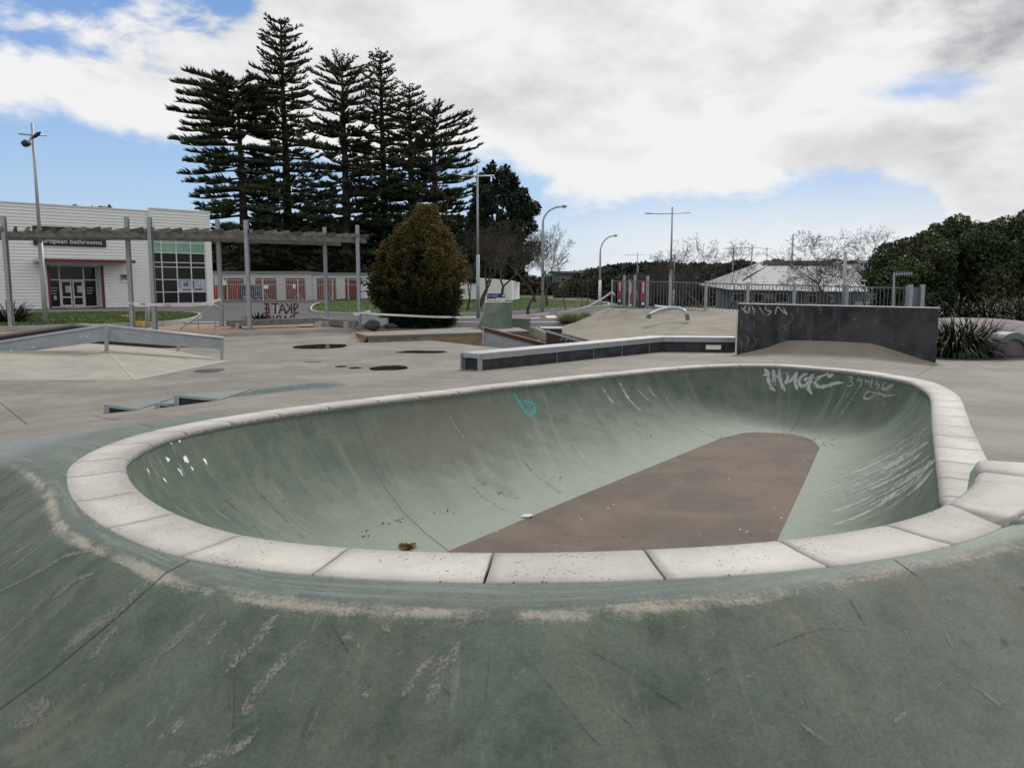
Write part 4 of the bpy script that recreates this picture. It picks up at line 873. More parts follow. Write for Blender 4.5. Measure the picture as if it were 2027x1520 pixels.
# mitre at the kink
bis = ((Vector((-d1.y, d1.x, 0))+Vector((-d2.y, d2.x, 0)))/2); bk = LK+bis.normalized()*(W_/bis.length)
front = [LA, LK, LE]; back = [b1a, bk, b2e]
def ledge_body():
    mb = MB(); slots = [(.30, .36), (.44, .50), (.58, .64), (.72, .78), (.86, .92)]
    for (A, B, C, D) in ((LA+d1*.05, LK, bk, b1a+d1*.05),):
        mb.prism([A[:2], B[:2], C[:2], D[:2]], -.02, Z1-.10)
    # second run with a drainage opening that one can see through
    A, B, C, D = LK, LE, b2e, bk; t0, t1 = .60, .86
    q = lambda a, b, t: a.lerp(b, t)
    mb.prism([A[:2], q(A, B, t0)[:2], q(D, C, t0)[:2], D[:2]], -.02, Z1-.10)
    mb.prism([q(A, B, t1)[:2], B[:2], C[:2], q(D, C, t1)[:2]], -.02, Z1-.10)
    mb.prism([q(A, B, t0)[:2], q(A, B, t1)[:2], q(D, C, t1)[:2], q(D, C, t0)[:2]], .17, Z1-.101)
    mb.prism([q(A, B, t0)[:2], q(A, B, t1)[:2], q(D, C, t1)[:2], q(D, C, t0)[:2]], -.02, .05)
    return mb.build('ledge_body', M['black_conc'], ledge)
ledge_body()
nrm1 = Vector((d1.y, -d1.x, 0)); nrm2 = Vector((d2.y, -d2.x, 0))
for t, L_ in ((.26, .55), (.46, .55), (.64, .5), (.82, .5)):
    c = LA.lerp(LK, t)+nrm1*.002; mb = MB(); mb.beam(c+Vector((0, 0, .075)), c+d1*L_+Vector((0, 0, .075)), .012, .09); mb.build('drain_slot', M['sign_black'], ledge)
    mb = MB(); mb.beam(c+d1*L_+nrm1*.006+Vector((0, 0, .0)), c+d1*L_+nrm1*.006+Vector((0, 0, .24)), .02, .02); mb.build('form_joint', M['steel_dark'], ledge)
M['ledge_top'] = weathered('worn_ledge_top', (.52, .52, .50), (.27, .28, .285), 5, .45, .1, .1, .8)
mb = MB(); ex = .02
f2 = [LA+nrm1*ex, LK+(nrm1+nrm2).normalized()*ex, LE+nrm2*ex]; k2 = [b1a-nrm1*ex, bk-(nrm1+nrm2).normalized()*ex, b2e-nrm2*ex]
mb.prism([f2[0][:2], f2[1][:2], k2[1][:2], k2[0][:2]], Z1-.012, Z1); mb.prism([f2[1][:2], f2[2][:2], k2[2][:2], k2[1][:2]], Z1-.0125, Z1-.0005)
mb.build('ledge_top', M['ledge_top'], ledge)
mb = MB()
for a_, b_ in ((f2[0], f2[1]), (f2[1], f2[2])): mb.beam(a_+Vector((0, 0, Z1-.06)), b_+Vector((0, 0, Z1-.06)), .012, .094)
mb.build('edge_angle', M['steel'], ledge)
mb = MB()   # end frame
e0 = LA-d1*.012; e1 = b1a-d1*.012
for a_, b_, h in ((e0, e0, 0), (e1, e1, 0)): mb.beam(a_+Vector((0, 0, -.02)), a_+Vector((0, 0, Z1-.015)), .09, .03, up=nrm1)
mb.beam(e0+Vector((0, 0, Z1-.05)), e1+Vector((0, 0, Z1-.05)), .03, .07)
mb.build('end_frame', M['steel'], ledge)

# --- black wall slab and the bank against it
WL, WR = at(1458, 703), at(1852, 719); wd = (WR-WL).normalized(); wn = Vector((-wd.y, wd.x, 0))
WZ0, WZ1 = 1.5-(600-HY)/F*WL.y*1.002, 1.5-(608.5-HY)/F*WR.y*1.002
wall = empty('skate_wall', (WL.x, WL.y, 0), 'tall dark grey concrete slab wall with scratched graffiti behind the bowl', 'wall')
mb = MB(); wp = [WL, WR, WR+wn*.2, WL+wn*.2]
mb.prism([p[:2] for p in wp], -.1, [WZ0-.02, WZ1-.02, WZ1-.02, WZ0-.02])
def wallmat():
    t = NT('dark_slab_paint'); v = t.coord('World'); n1 = t.noise(v, 1.3, 6, .65, .5); n2 = t.noise(v, 6, 7, .7); n3 = t.noise(v, 60, 3); vs_ = t.noise(t.coord('World', (5, 5, .5)), 1, 5)
    c = t.mix(t.rng(n1, .38, .62), (.055, .052, .055), (.016, .017, .020)); c = t.mix(t.rng(n2, .56, .72, 0, .5), c, (.14, .14, .14)); c = t.mix(t.rng(vs_, .55, .7, 0, .4), c, (.12, .118, .118))
    t.bump(n2, .3, .006); return t.fin(t.gain(c, t.rng(n3, .2, .8, .8, 1.2, False)), .7, 0, .35)
slab = mb.build('slab', wallmat(), wall)
mb = MB(); mb.prism([(p[0], p[1]) for p in (WL-wd*.01-wn*.01, WR+wd*.01-wn*.01, WR+wn*.21+wd*.01, WL+wn*.21-wd*.01)], [WZ0-.02, WZ1-.02, WZ1-.02, WZ0-.02], [WZ0, WZ1, WZ1, WZ0]); mb.build('wall_cap', M['steel'], wall)
BVH['slab'] = BVHTree.FromPolygons([v.co for v in slab.data.vertices], [tuple(p.vertices) for p in slab.data.polygons])
A8 = lambda *p: z_(p, 1450, 560, 4.714)
strokes('graffiti', [A8((78, 225), (100, 245), (122, 282)), A8((130, 212), (95, 245), (150, 285)), A8((165, 208), (158, 240), (150, 285)), A8((165, 210), (205, 228), (172, 252), (225, 240), (190, 270), (200, 298)), A8((245, 218), (268, 255), (298, 302)), A8((338, 200), (290, 248), (375, 268), (325, 302)), A8((400, 298), (412, 212), (460, 260), (512, 302)), A8((512, 302), (485, 250), (462, 203))], .035, 'slab', M['tag_silver'], wall, .004, label='scratched silver tag at the top left of the slab')
strokes('graffiti', [A8((622, 225), (603, 250), (615, 290)), A8((690, 235), (700, 240)), A8((800, 218), (830, 258), (808, 300)), A8((540, 270), (570, 330), (520, 390), (440, 410), (420, 450)), A8((480, 400), (495, 440)), A8((570, 400), (575, 440)), A8((90, 480), (160, 520), (130, 600)), A8((80, 530), (90, 600)), A8((190, 500), (230, 560), (180, 590)), A8((60, 340), (110, 380), (60, 400)), A8((1120, 345), (1165, 325)), A8((205, 350), (195, 450))], .03, 'slab', M['scuff_soft'], wall, .004)
ramp = []; nu, nv = 36, 12
for i in range(nu+1):
    u = i/nu; base = WL.lerp(WR, u); 
    ht = .335*np.interp(u, [0, .04, .16, .27, .36, .55, .70, .84, .95, 1], [0, .08, .45, .97, 1, 1, .96, .5, .1, 0])
    for j in range(nv+1):
        w = j/nv; dist = w*1.9; h_ = ht*(1-w)**1.9
        q = base-wn*(dist-.0); zz = dz(q.x, q.y); ramp.append((q.x, q.y, zz+h_+.003-(.03 if j == nv else 0)-(.0 if 0 < i < nu else .02)))
me = np_mesh('concrete_bank', ramp, [(i*(nv+1)+j, i*(nv+1)+j+1, (i+1)*(nv+1)+j+1, (i+1)*(nv+1)+j) for i in range(nu) for j in range(nv)])
tag(link('concrete_bank', me, M['beige_conc'], None, True), 'smooth beige concrete bank swept up against the dark slab wall', 'skate ramp')
if me.polygons[0].normal.z < 0: me.flip_normals()

# --- low hip bank on the left with steel rail
base = [at(-420, 748), at(0, 751), at(265, 752), at(450, 714.5), at(330, 690), at(-60, 690)]
apex = at(213, 695, .0); apex = aty(213, 694, 14.9); ridgeL = aty(-420, 748, 14.2)
c0 = aty(213, 694, 15.0)
mb = MB(); top = aty(213, 694, 15.6)
V = [at(-500, 752), at(265, 752), at(452, 714), at(300, 686), at(-500, 690), top, aty(-500, 752, 14.6), aty(150, 678, 18.4), aty(-500, 676, 18.0)]
V[6].z = .26; 
mb.add(V, [(0, 1, 5, 6), (1, 2, 5), (2, 3, 7, 5), (6, 5, 7, 8), (3, 4, 8, 7)])
hipo = mb.build('hip_bank', weathered('pale_bank_concrete', (.36, .335, .275), (.27, .245, .20), 2, .85, 0, .2, .8)); tag(hipo, 'low faceted pale concrete hip bank under the steel rail', 'skate ramp')
BVH['hip'] = BVHTree.FromPolygons([v.co for v in hipo.data.vertices], [tuple(p.vertices) for p in hipo.data.polygons])
M['pale_edge'] = weathered('pale_worn_ridge', (.44, .41, .34))
rl = MB()
for a_, b_ in ((V[5], V[1]), (V[5], V[2]), (V[5], V[6]), (V[1], V[2])): rl.tube([a_+Vector((0, 0, -.012)), b_+Vector((0, 0, -.008))], .022, 6)
rl.build('worn_ridge', M['pale_edge'], hipo)
rail = empty('grind_rail', (top.x, top.y, top.z), 'deep galvanised steel grind rail bent over the pale hip bank, nearest the camera', 'grind rail')
yr = 15.6
def RP_(px, py, y=yr): return aty(px, py, y)
pl = [(-160, 717), (0, 679), (208, 646.5), (443, 671.5)]; dp = [(-160, 744), (0, 703.5), (208, 675), (443, 692)]
yy = [15.3, 15.4, 15.6, 16.3]
T = [aty(x, y, q) for (x, y), q in zip(pl, yy)]; Bt = [aty(x, y, q) for (x, y), q in zip(dp, yy)]
mb = MB(); n = 4
mb.add([p for p in T]+[p for p in Bt]+[p+Vector((0, .03, 0)) for p in T]+[p+Vector((0, .03, 0)) for p in Bt], [(n+i, n+i+1, i+1, i) for i in range(3)]+[(2*n+i, 2*n+i+1, 3*n+i+1, 3*n+i) for i in range(3)]+[(n+i+1, n+i, 3*n+i, 3*n+i+1) for i in range(3)]+[(3, n+3, 3*n+3, 2*n+3)])
plate = mb.build('side_plate', M['steel'], rail)
mb = MB(); mb.tube([p+Vector((0, .015, .01)) for p in T], .035, 10); mb.build('top_tube', M['steel'], rail, True)
for px, y0, y1, q in ((211, 648, 696, 15.55), (440.5, 673, 713, 16.25), (353, 680, 695, 17.6)):
    mb = MB(); mb.beam(aty(px, y0, q-.03 if px != 353 else q), aty(px+(0 if px != 440.5 else -1.5), y1, q-.03 if px != 353 else q), .062, .05); mb.build('post', M['steel'], rail)
BVH['plate'] = BVHTree.FromPolygons([v.co for v in plate.data.vertices], [tuple(p.vertices) for p in plate.data.polygons])
A7 = lambda *p: z_(p, 0, 600, 4.054)
strokes('graffiti', [A7((645, 268), (658, 262), (662, 275)), A7((672, 250), (682, 262)), A7((690, 255), (700, 270), (712, 262)), A7((712, 240), (722, 252)), A7((735, 245), (745, 255)), A7((762, 268), (775, 275)), A7((508, 290), (525, 292)), A7((555, 280), (570, 292)), A7((555, 292), (570, 280)), A7((88, 360), (92, 395), (105, 385)), A7((140, 372), (172, 368)), A7((255, 345), (285, 362)), A7((40, 345), (55, 352)), A7((920, 225), (925, 240)), A7((1010, 232), (1030, 236)), A7((960, 275), (970, 285)), A7((1160, 262), (1180, 262)), A7((1170, 290), (1185, 298)), A7((820, 270), (830, 278))], .03, 'plate', M['splat'], rail, .004, label='small white paint marks on the steel plate')
# --- brown ledge behind it
bx = empty('grind_box', tuple(aty(140, 655, 18.5)), 'brown-sided kinked grind ledge with grey top, behind the steel rail', 'grind box')
tf_ = [(-300, 716, 17.2), (0, 663, 18.2), (145, 641.5, 18.7), (215, 648.5, 19.0), (420, 683, 19.8)]
T = [aty(*p) for p in tf_]; up_ = Vector((0, .45, 0))
mb = MB(); n = 5; mb.add([Vector((p.x, p.y, -.05)) for p in T]+[p-Vector((0, 0, .05)) for p in T]+[Vector((p.x, p.y+.45, -.05)) for p in T]+[p+up_-Vector((0, 0, .05)) for p in T], [(i, i+1, n+i+1, n+i) for i in range(4)]+[(2*n+i+1, 2*n+i, 3*n+i, 3*n+i+1) for i in range(4)]+[(4, 2*n+4, 3*n+4, n+4)])
mb.build('box_side', M['brown_face'], bx)
mb = MB(); mb.add([p-Vector((0, .02, .05)) for p in T]+[p-Vector((0, .02, 0)) for p in T]+[p+up_ for p in T]+[p+up_-Vector((0, 0, .05)) for p in T], [(i, i+1, n+i+1, n+i) for i in range(4)]+[(n+i, n+i+1, 2*n+i+1, 2*n+i) for i in range(4)]+[(2*n+i, 2*n+i+1, 3*n+i+1, 3*n+i) for i in range(4)])
mb.build('box_top', M['steel_dark'], bx)
# --- two steel sided kickers near the bowl
for (pl_, lab) in ((((212, 818), (272, 811.5), (212, 800), (352, 785)), 'small steel-sided kicker ramp nearest the left end of the bowl'), (((350, 803), (434, 792), (350, 781), (500, 770)), 'larger steel-sided kicker ramp, right of the two by the bowl'), (((312, 808), (352, 802), (312, 797), (352, 795)), 'tiny steel-sided kicker wedged between the two larger ones')):
    (x0, y0), (x1, y1), (x2, y2), (x3, y3) = pl_
    def on_(x, y):
        z0 = 0.2
        for _ in range(8): p = at(x, y, z0); z0 = dz(p.x, p.y)
        return at(x, y, z0)
    p0, p1 = on_(x0, y0), on_(x1, y1); t0 = aty(x2, y2, p0.y); 
    B = on_(x3, y3); bd = (B-p0).normalized(); k_ = empty('kicker_ramp', tuple(p0), lab, 'kicker ramp', 'kicker ramps beside the bowl')
    if 'teal' not in M: M['teal'] = weathered('pale_blue_ramp_paint', (.185, .20, .19), (.15, .165, .155), 3)
    lo = Vector((0, 0, .03)); e4 = Vector((0, 0, .004)); mb = MB(); mb.add([p0-lo, p1-lo, B-lo, t0, p1+e4, B+e4], [(3, 4, 5), (0, 3, 5, 2)]); mb.build('ramp_top', M['teal'], k_)
    mb = MB(); mb.add([p0-Vector((0, 0, .03)), p1-Vector((0, 0, .03)), p1+Vector((0, 0, .004)), t0], [(0, 1, 2, 3)]); mb.build('side_panel', M['black_conc'], k_)
    mb = MB(); dd = bd*-.012
    mb.beam(t0+dd-Vector((0, 0, .016)), p1+dd, .02, .03); mb.beam(p0+dd, t0+dd, .05, .02, up=bd); mb.build('steel_edge', M['steel'], k_)
# --- long beige ledge in the centre distance
fb = empty('funbox', tuple(at(728, 676)), 'long low beige-topped ledge with stained sides in front of the golden conifer', 'funbox')
FT = [(700, 658, .20), (728, 664.5, .18), (1047, 655, .16), (1017, 645.5, .18)]; T = [at(*p) for p in FT]
B0 = [at(686, 678, 0), at(723, 677, 0), Vector((T[2].x, T[2].y-.05, -.42)), Vector((T[3].x, T[3].y, -.42))]
mb = MB(); Pf = [Vector((T[1].x, T[1].y, -.42)), T[2]]
mb.add([T[0], T[1], T[2], T[3]], [(0, 1, 2, 3)]); tp = mb.build('ledge_slab', M['beige_conc'], fb)
mb = MB(); mb.add([B0[0], B0[1], T[1]-Vector((0, 0, .003)), T[0]-Vector((0, 0, .003)), Vector((T[1].x+.01, T[1].y, -.42)), B0[2], T[2]-Vector((0, 0, .003)), B0[3], T[3]-Vector((0, 0, .003))], [(0, 1, 2, 3), (4, 5, 6, 2), (5, 7, 8, 6)])
mb.build('ledge_side', M['stained_beige'], fb)
mb = MB(); mb.beam(T[1]+Vector((0, -.01, -.035)), T[2]+Vector((0, -.01, -.035)), .02, .06); mb.beam(T[1]+Vector((0, -.01, -.03)), B0[1]+Vector((-.02, -.01, 0)), .05, .03); mb.build('steel_edge', M['steel_dark'], fb)
# --- brown topped wedge beside it
wz = empty('wedge_ledge', tuple(at(955, 688, -.05)), 'rusty-topped grey wedge ledge sloping down to the right in front of the beige ledge', 'wedge ledge')
a_, b_ = aty(955, 647, 20.6), aty(1110, 688, 20.6)
mb = MB(); mb.add([a_-Vector((0, 0, .08)), Vector((a_.x, a_.y, -.45)), Vector((b_.x, b_.y, -.45)), b_-Vector((0, 0, .08))]+[a_+Vector((0, .4, -.08)), Vector((a_.x, a_.y+.4, -.45)), Vector((b_.x, b_.y+.4, -.45)), b_+Vector((0, .4, -.08))], [(0, 1, 2, 3), (4, 7, 6, 5), (0, 4, 5, 1)]); mb.build('wedge_side', M['steel'], wz)
mb = MB(); mb.beam(a_+Vector((-.04, .19, -.04)), b_+Vector((0, .19, -.04)), .46, .09); mb.build('wedge_top', M['rust'], wz)
mb = MB(); mb.beam(a_+Vector((.02, -.02, -.02)), Vector((a_.x+.02, a_.y-.02, -.45)), .08, .05); mb.build('post', M['steel'], wz)
# --- black topped quarter behind the ledge
wz = empty('wedge_ledge', tuple(at(1105, 690, 0)), 'black wedge ledge with a small grey tag, rising behind the kinked ledge', 'wedge ledge')
a_, b_ = aty(1083, 656, 19.3), aty(1150, 676, 19.3)
mb = MB(); mb.add([a_, Vector((a_.x, a_.y, -.4)), Vector((b_.x+.3, b_.y, -.4)), b_]+[a_+Vector((0, .7, 0)), Vector((a_.x, a_.y+.7, -.4)), Vector((b_.x+.3, b_.y+.7, -.4)), b_+Vector((0, .7, 0))], [(0, 1, 2, 3), (0, 3, 7, 4), (4, 5, 1, 0), (4, 7, 6, 5)]); ws_ = mb.build('wedge_side', M['brown_face'], wz)
mb = MB(); mb.beam(a_+Vector((0, -.02, .0)), b_+Vector((.15, -.02, -.045)), .03, .05); mb.build('steel_edge', M['steel'], wz)
BVH['ws'] = BVHTree.FromPolygons([v.co for v in ws_.data.vertices], [tuple(p.vertices) for p in ws_.data.polygons])
strokes('graffiti', [[(1108, 676), (1112, 670), (1118, 672)], [(1120, 677), (1121, 671), (1125, 671)], [(1128, 677), (1129, 672), (1133, 672)], [(1137, 678), (1138, 674)]], .03, 'ws', M['tag_silver'], wz, .004)
wz = empty('grind_box', tuple(aty(1090, 655, 24)), 'short dark box with a pale top beyond the black wedge ledge', 'grind box')
mb = MB(); c = aty(1092, 652, 24.2); mb.box((c.x, c.y+.4, c.z-.2), (.62, .8, .42)); mb.build('box_side', M['black_conc'], wz); mb = MB(); mb.box((c.x, c.y+.4, c.z+.025), (.66, .84, .03)); mb.build('box_top', M['steel'], wz)
# --- green quarterpipe
qy = 25.2; q0 = aty(960, 598.5, qy); q1 = aty(1013.5, 598.5, qy); zb = BZ
qp = empty('quarter_pipe', (q0.x, q0.y, zb), 'worn green quarter pipe standing before the for lease board', 'quarter pipe')
zt_ = q0.z; xw = (990-1013.5)/F*qy; prof = []
for k in range(13):
    t_ = k/12*math.pi/2; R_ = zt_-zb; prof.append((q0.x+.28-R_*.95*math.sin(t_)*0-(1-math.cos(t_))*R_*.95, zt_-(math.sin(t_))*R_))
prof = [(q0.x+.0-(R_*.92)*(1-math.cos(k/12*1.35))/(1-math.cos(1.35)), zt_-R_*math.sin(k/12*1.35)/math.sin(1.35)) for k in range(13)]
wq = 1.5; vs = []
for x, z__ in prof: vs += [(x+.42*(z__-zb)/R_*0, qy, z__), (x, qy+wq, z__)]
nP = 13; xr = q1.x
mb = MB(); mb.add(vs, [(2*k, 2*k+1, 2*k+3, 2*k+2) for k in range(12)]); mb.build('ramp_face', M['green_ramp'], qp, True)
mb = MB(); mb.add([(xr, qy, zt_), (xr, qy, zb)]+[(x, qy, z__) for x, z__ in prof[::-1]]+[(xr, qy+wq, zt_), (xr, qy+wq, zb)]+[(x, qy+wq, z__) for x, z__ in prof[::-1]], [tuple(range(14, -1, -1)), tuple(range(15, 30)), (0, 1, 16, 15), (0, 15, 29, 14)]); mb.build('ramp_body', M['green_ramp'], qp)
mb = MB(); mb.tube([(q0.x, qy-.02, zt_), (q0.x, qy+wq, zt_)], .035, 8); mb.tube([(x, qy-.01, z__) for x, z__ in prof], .02, 6); mb.build('steel_coping', M['steel'], qp)
wb = empty('grind_box', tuple(aty(1030, 640, 25.6)), 'low pale green block just right of the quarter pipe', 'grind box')
c = aty(1032, 631, 25.8); mb = MB(); mb.box((c.x-.02, c.y+.4, (c.z+zb)/2-.02), (.62, .8, c.z-zb-.04)); mb.build('block_body', M['green_ramp'], wb); mb = MB(); mb.box((c.x-.02, c.y+.4, c.z-.015), (.66, .84, .04)); mb.build('block_top', M['beige_conc'], wb)
# --- curved curb piece
cv = []; mb = MB()
for k in range(9):
    t_ = k/8; x = 1057+t_*24; y = 650+11*(t_**.7) ; p = aty(x, y, 23.2); q = aty(x+5+6*t_, y-4+t_*2, 24.0); cv += [p, q]
mb.add(cv+[v-Vector((0, 0, .22)) for v in cv], [(2*k, 2*k+2, 2*k+3, 2*k+1) for k in range(8)]+[(18+2*k, 18+2*k+2, 2*k+2, 2*k) for k in range(8)])
tag(mb.build('curved_ramp', M['beige_conc'], None, True), 'small curved pale ramp dipping between the quarter pipe and the black box', 'skate ramp')

# --- big bank on the right with the arched pipe rail, fence above
T1, T2 = aty(1203, 613, 28.4), aty(1457, 619.5, 25.0); T3 = aty(1900, 632, 20.5)
P1, P2, P3 = at(1103, 656.5), at(1170, 674), at(1457, 694); 
tb_ = MB(); T1b = T1+Vector((.4, 2.6, 0)); T3b = T3+Vector((3, 9, 0)); T2b = T2+Vector((.6, 5, 0))
tb_.add([P1-Vector((0, 0, .02)), P2-Vector((0, 0, .02)), P3-Vector((0, 0, .02)), T1, T2, T1b, T2b, Vector((P1.x-.1, P1.y+3.5, -.05)), Vector((WR.x+.3, WR.y+4.2, .5)), Vector((WR.x+2, WR.y+14, .5)), Vector((WL.x+.2, WL.y+.3, -.02)), Vector((WR.x+.3, WR.y+1.6, -.02))],
        [(0, 1, 4, 3), (1, 2, 4), (3, 4, 6, 5), (0, 3, 5, 7), (4, 8, 9, 6), (2, 10, 11, 8, 4)])
big = tb_.build('large_bank', M['beige_conc']); tag(big, 'wide beige concrete bank rising to the picket fence behind the ledge', 'skate ramp')
gr = MB(); gr.add([T1b, T2b, Vector((WR.x+2, WR.y+14, .5)), Vector((WR.x+2, WR.y+16, -.3)), T2b+Vector((0, 3, -1)), T1b+Vector((0, 3, -1))], [(0, 1, 4, 5), (1, 2, 3, 4)]); tag(gr.build('grass_slope', M['grass']), kind='structure')
pr = MB(); arch = [(1281, 627, 24.3), (1288, 622, 24.5), (1305, 614, 24.7), (1325, 609.5, 24.9), (1343, 610, 24.7), (1354, 614, 24.4), (1360, 623, 24.0)]
ar = empty('pipe_rail', tuple(aty(1283, 630, 24.2)), 'arched grey pipe rail set into the beige bank', 'skate rail')
pr.tube([aty(*p) for p in arch], .055, 10); pr.build('rail_pipe', M['lamp_grey'], ar, True)
for px, y0, y1, q in ((1284, 622, 630.5, 24.2), (1359.5, 622, 634, 23.9)):
    mb = MB(); mb.beam(aty(px, y0, q), aty(px+2, y1, q), .10, .10); mb.build('rail_foot', M['steel_dark'], ar)
pr = MB(); ar = empty('pipe_rail', tuple(aty(1300, 612, 29)), 'thin white pipe rail just behind the arched one', 'skate rail')
pr.tube([aty(1296, 605.5, 27.3), aty(1306, 607, 27.2), aty(1320, 607.5, 27.2)], .035, 8); pr.build('rail_pipe', M['white'], ar, True); mb = MB(); mb.tube([aty(1306, 607, 27.2), aty(1306, 613, 27.2)], .03, 6); mb.build('rail_foot', M['steel'], ar)

# picket fence
fence = empty('picket_fence', tuple(aty(1212, 612, 28)), 'tall grey steel picket fence along the top of the bank', 'fence')
def fpt(px, top=True):
    y = np.interp(px, [1211, 1398, 1803], [28.6, 27.0, 24.2]); yt = np.interp(px, [1211, 1327, 1398, 1480, 1677, 1796], [555.5, 556.2, 559, 561.6, 565.6, 568.5])
    p = aty(px, yt, y); return p
posts = [1212, 1246, 1327, 1398, 1481, 1573, 1677, 1797]
for i, px in enumerate(posts):
    p = fpt(px); mb = MB(); w = .055 if i < 2 else .09
    mb.beam(Vector((p.x, p.y, .35)), Vector((p.x, p.y, p.z+.04)), w, w); mb.build('post', M['steel'], fence)
for a_, b_ in zip(posts, posts[1:]):
    A, B = fpt(a_), fpt(b_)
    for dzz in (-.03, -.95):
        mb = MB(); mb.beam(A+Vector((0, 0, dzz)), B+Vector((0, 0, dzz)), .03, .035); mb.build('rail', M['steel_dark'], fence)
    n = max(2, int((B-A).length/.105))
    for k in range(1, n):
        q = A.lerp(B, k/n); mb = MB(); mb.beam(q+Vector((0, .0, -1.0)), q+Vector((0, 0, .0)), .016, .016); mb.build('picket', M['steel_dark'], fence)
gp = empty('gate_panel', tuple(aty(1812, 606, 23.9)), 'short solid grey gate panel between two posts at the right end of the fence', 'gate')
for px in (1803, 1826.5):
    mb = MB(); p = aty(px, 563, 23.8); mb.beam(Vector((p.x, p.y, .3)), p, .11, .11); mb.build('post', M['steel'], gp)
a_, b_ = aty(1807, 568, 23.85), aty(1823, 569, 23.85); mb = MB(); mb.add([a_, b_, Vector((b_.x, b_.y, .3)), Vector((a_.x, a_.y, .3))]+[v+Vector((0, .03, 0)) for v in (a_, b_, Vector((b_.x, b_.y, .3)), Vector((a_.x, a_.y, .3)))], [(0, 3, 2, 1), (4, 5, 6, 7), (0, 1, 5, 4)]); mb.build('panel', M['steel_dark'], gp)
# fitness posts with red banners
def banner(px, y, top, bot, rb, lab):
    b0 = aty(px, bot, y); t_ = aty(px, top, y); e_ = empty('banner_post', (b0.x, b0.y, .3), lab, 'banner', 'crimson banner posts behind the fence')
    mb = MB(); mb.beam(Vector((b0.x+.12, b0.y, .2)), Vector((b0.x+.12, b0.y, aty(px, rb, y).z)), .1, .1); mb.build('post', M['steel'], e_)
    w = .155; mb = MB(); mb.box((b0.x-.05, b0.y-.03, (t_.z+b0.z)/2), (w, .03, t_.z-b0.z)); mb.build('banner_face', M['red_banner'], e_)
    mb = MB(); mb.box((b0.x-.05, b0.y-.05, t_.z-(t_.z-b0.z)*.35), (.045, .01, (t_.z-b0.z)*.5)); mb.build('lettering', M['poster'], e_)
    mb = MB(); mb.box((b0.x-.05, b0.y-.03, b0.z-.14), (w, .03, .26)); mb.build('base_panel', M['sign_black'], e_)
    mb = MB(); mb.box((b0.x-.05, b0.y-.05, b0.z-.1), (w*.6, .012, .1)); mb.build('base_label', M['white'], e_)
banner(1229, 31.5, 556, 590, 545, 'leftmost crimson banner on a grey post behind the fence')
banner(1250, 31.0, 555, 599, 545, 'middle crimson banner on a grey post behind the fence')
banner(1275, 30.5, 555, 596, 546, 'rightmost crimson banner on a grey post behind the fence')
mb = MB(); p = aty(1268, 552, 31.5); mb.beam(Vector((p.x, p.y, .2)), p, .1, .1); tag(mb.build('steel_post', M['dark_metal']), 'dark post standing between the crimson banners', 'post')

# purple bowl mound and arch at far right
mound = []; ny, nx_ = 10, 24
mcx, mcy = aty(2010, 690, 21).x, 22.5
for j in range(ny+1):
    for i in range(nx_+1):
        u = -1+2*i/nx_; v_ = j/ny; x = mcx+u*3.2; y = mcy-2.6+v_*3.6; h = .62*max(0, 1-abs(u)**2.4)*sm(np.array(v_), 0, .85); mound.append((x, y, float(h)-.05))
M['purple'] = weathered('faded_purple_concrete', (.21, .17, .175), (.14, .105, .12), 1.5, .8, 0, .2, .9)
o_ = link('concrete_mound', np_mesh('concrete_mound', mound, [(j*(nx_+1)+i, j*(nx_+1)+i+1, (j+1)*(nx_+1)+i+1, (j+1)*(nx_+1)+i) for j in range(ny) for i in range(nx_)]), M['purple'], None, True); tag(o_, 'faded purple concrete mound at the far right beyond the flax', 'skate ramp')
BVH['mound'] = BVHTree.FromPolygons([v.co for v in o_.data.vertices], [tuple(p.vertices) for p in o_.data.polygons])
strokes('graffiti', [[(1985, 672), (1989, 682)], [(1990, 672), (1995, 683)], [(1998, 671), (2001, 682), (2006, 674)], [(2010, 671), (2012, 682)], [(2016, 672), (2018, 688)], [(1940, 671), (1950, 668), (1948, 673), (1956, 671)]], .03, 'mound', M['tag_faint'], o_, .004)
ab = empty('arch_block', tuple(aty(2010, 720, 16.5)), 'small grey arched concrete block with a dark hollow at the far right edge', 'skate obstacle')
oc = aty(2005, 720, 17.0); out_ = []
for rr, dd in ((.42, .55), (.31, .42)):
    out_.append([(oc.x+rr*math.sin(-1.5+3*k/14)*1.0, oc.z*0+dd*math.cos(-1.5+3*k/14)-.04) for k in range(15)])
n = 15; V = [(x, oc.y, z__) for x, z__ in out_[0]]+[(x, oc.y, z__) for x, z__ in out_[1]]+[(x, oc.y+.5, z__) for x, z__ in out_[0]]+[(x, oc.y+.5, z__) for x, z__ in out_[1]]
mb = MB(); mb.add(V, [(k, k+1, n+k+1, n+k) for k in range(n-1)]+[(k, 2*n+k, 2*n+k+1, k+1) for k in range(n-1)]+[(n+k, n+k+1, 3*n+k+1, 3*n+k) for k in range(n-1)]); mb.build('arch_ring', M['steel_dark'], ab)
mb = MB(); mb.add([(x, oc.y+.06, z__) for x, z__ in out_[1]], [tuple(range(n))]); mb.build('hollow', M['purple'], ab)

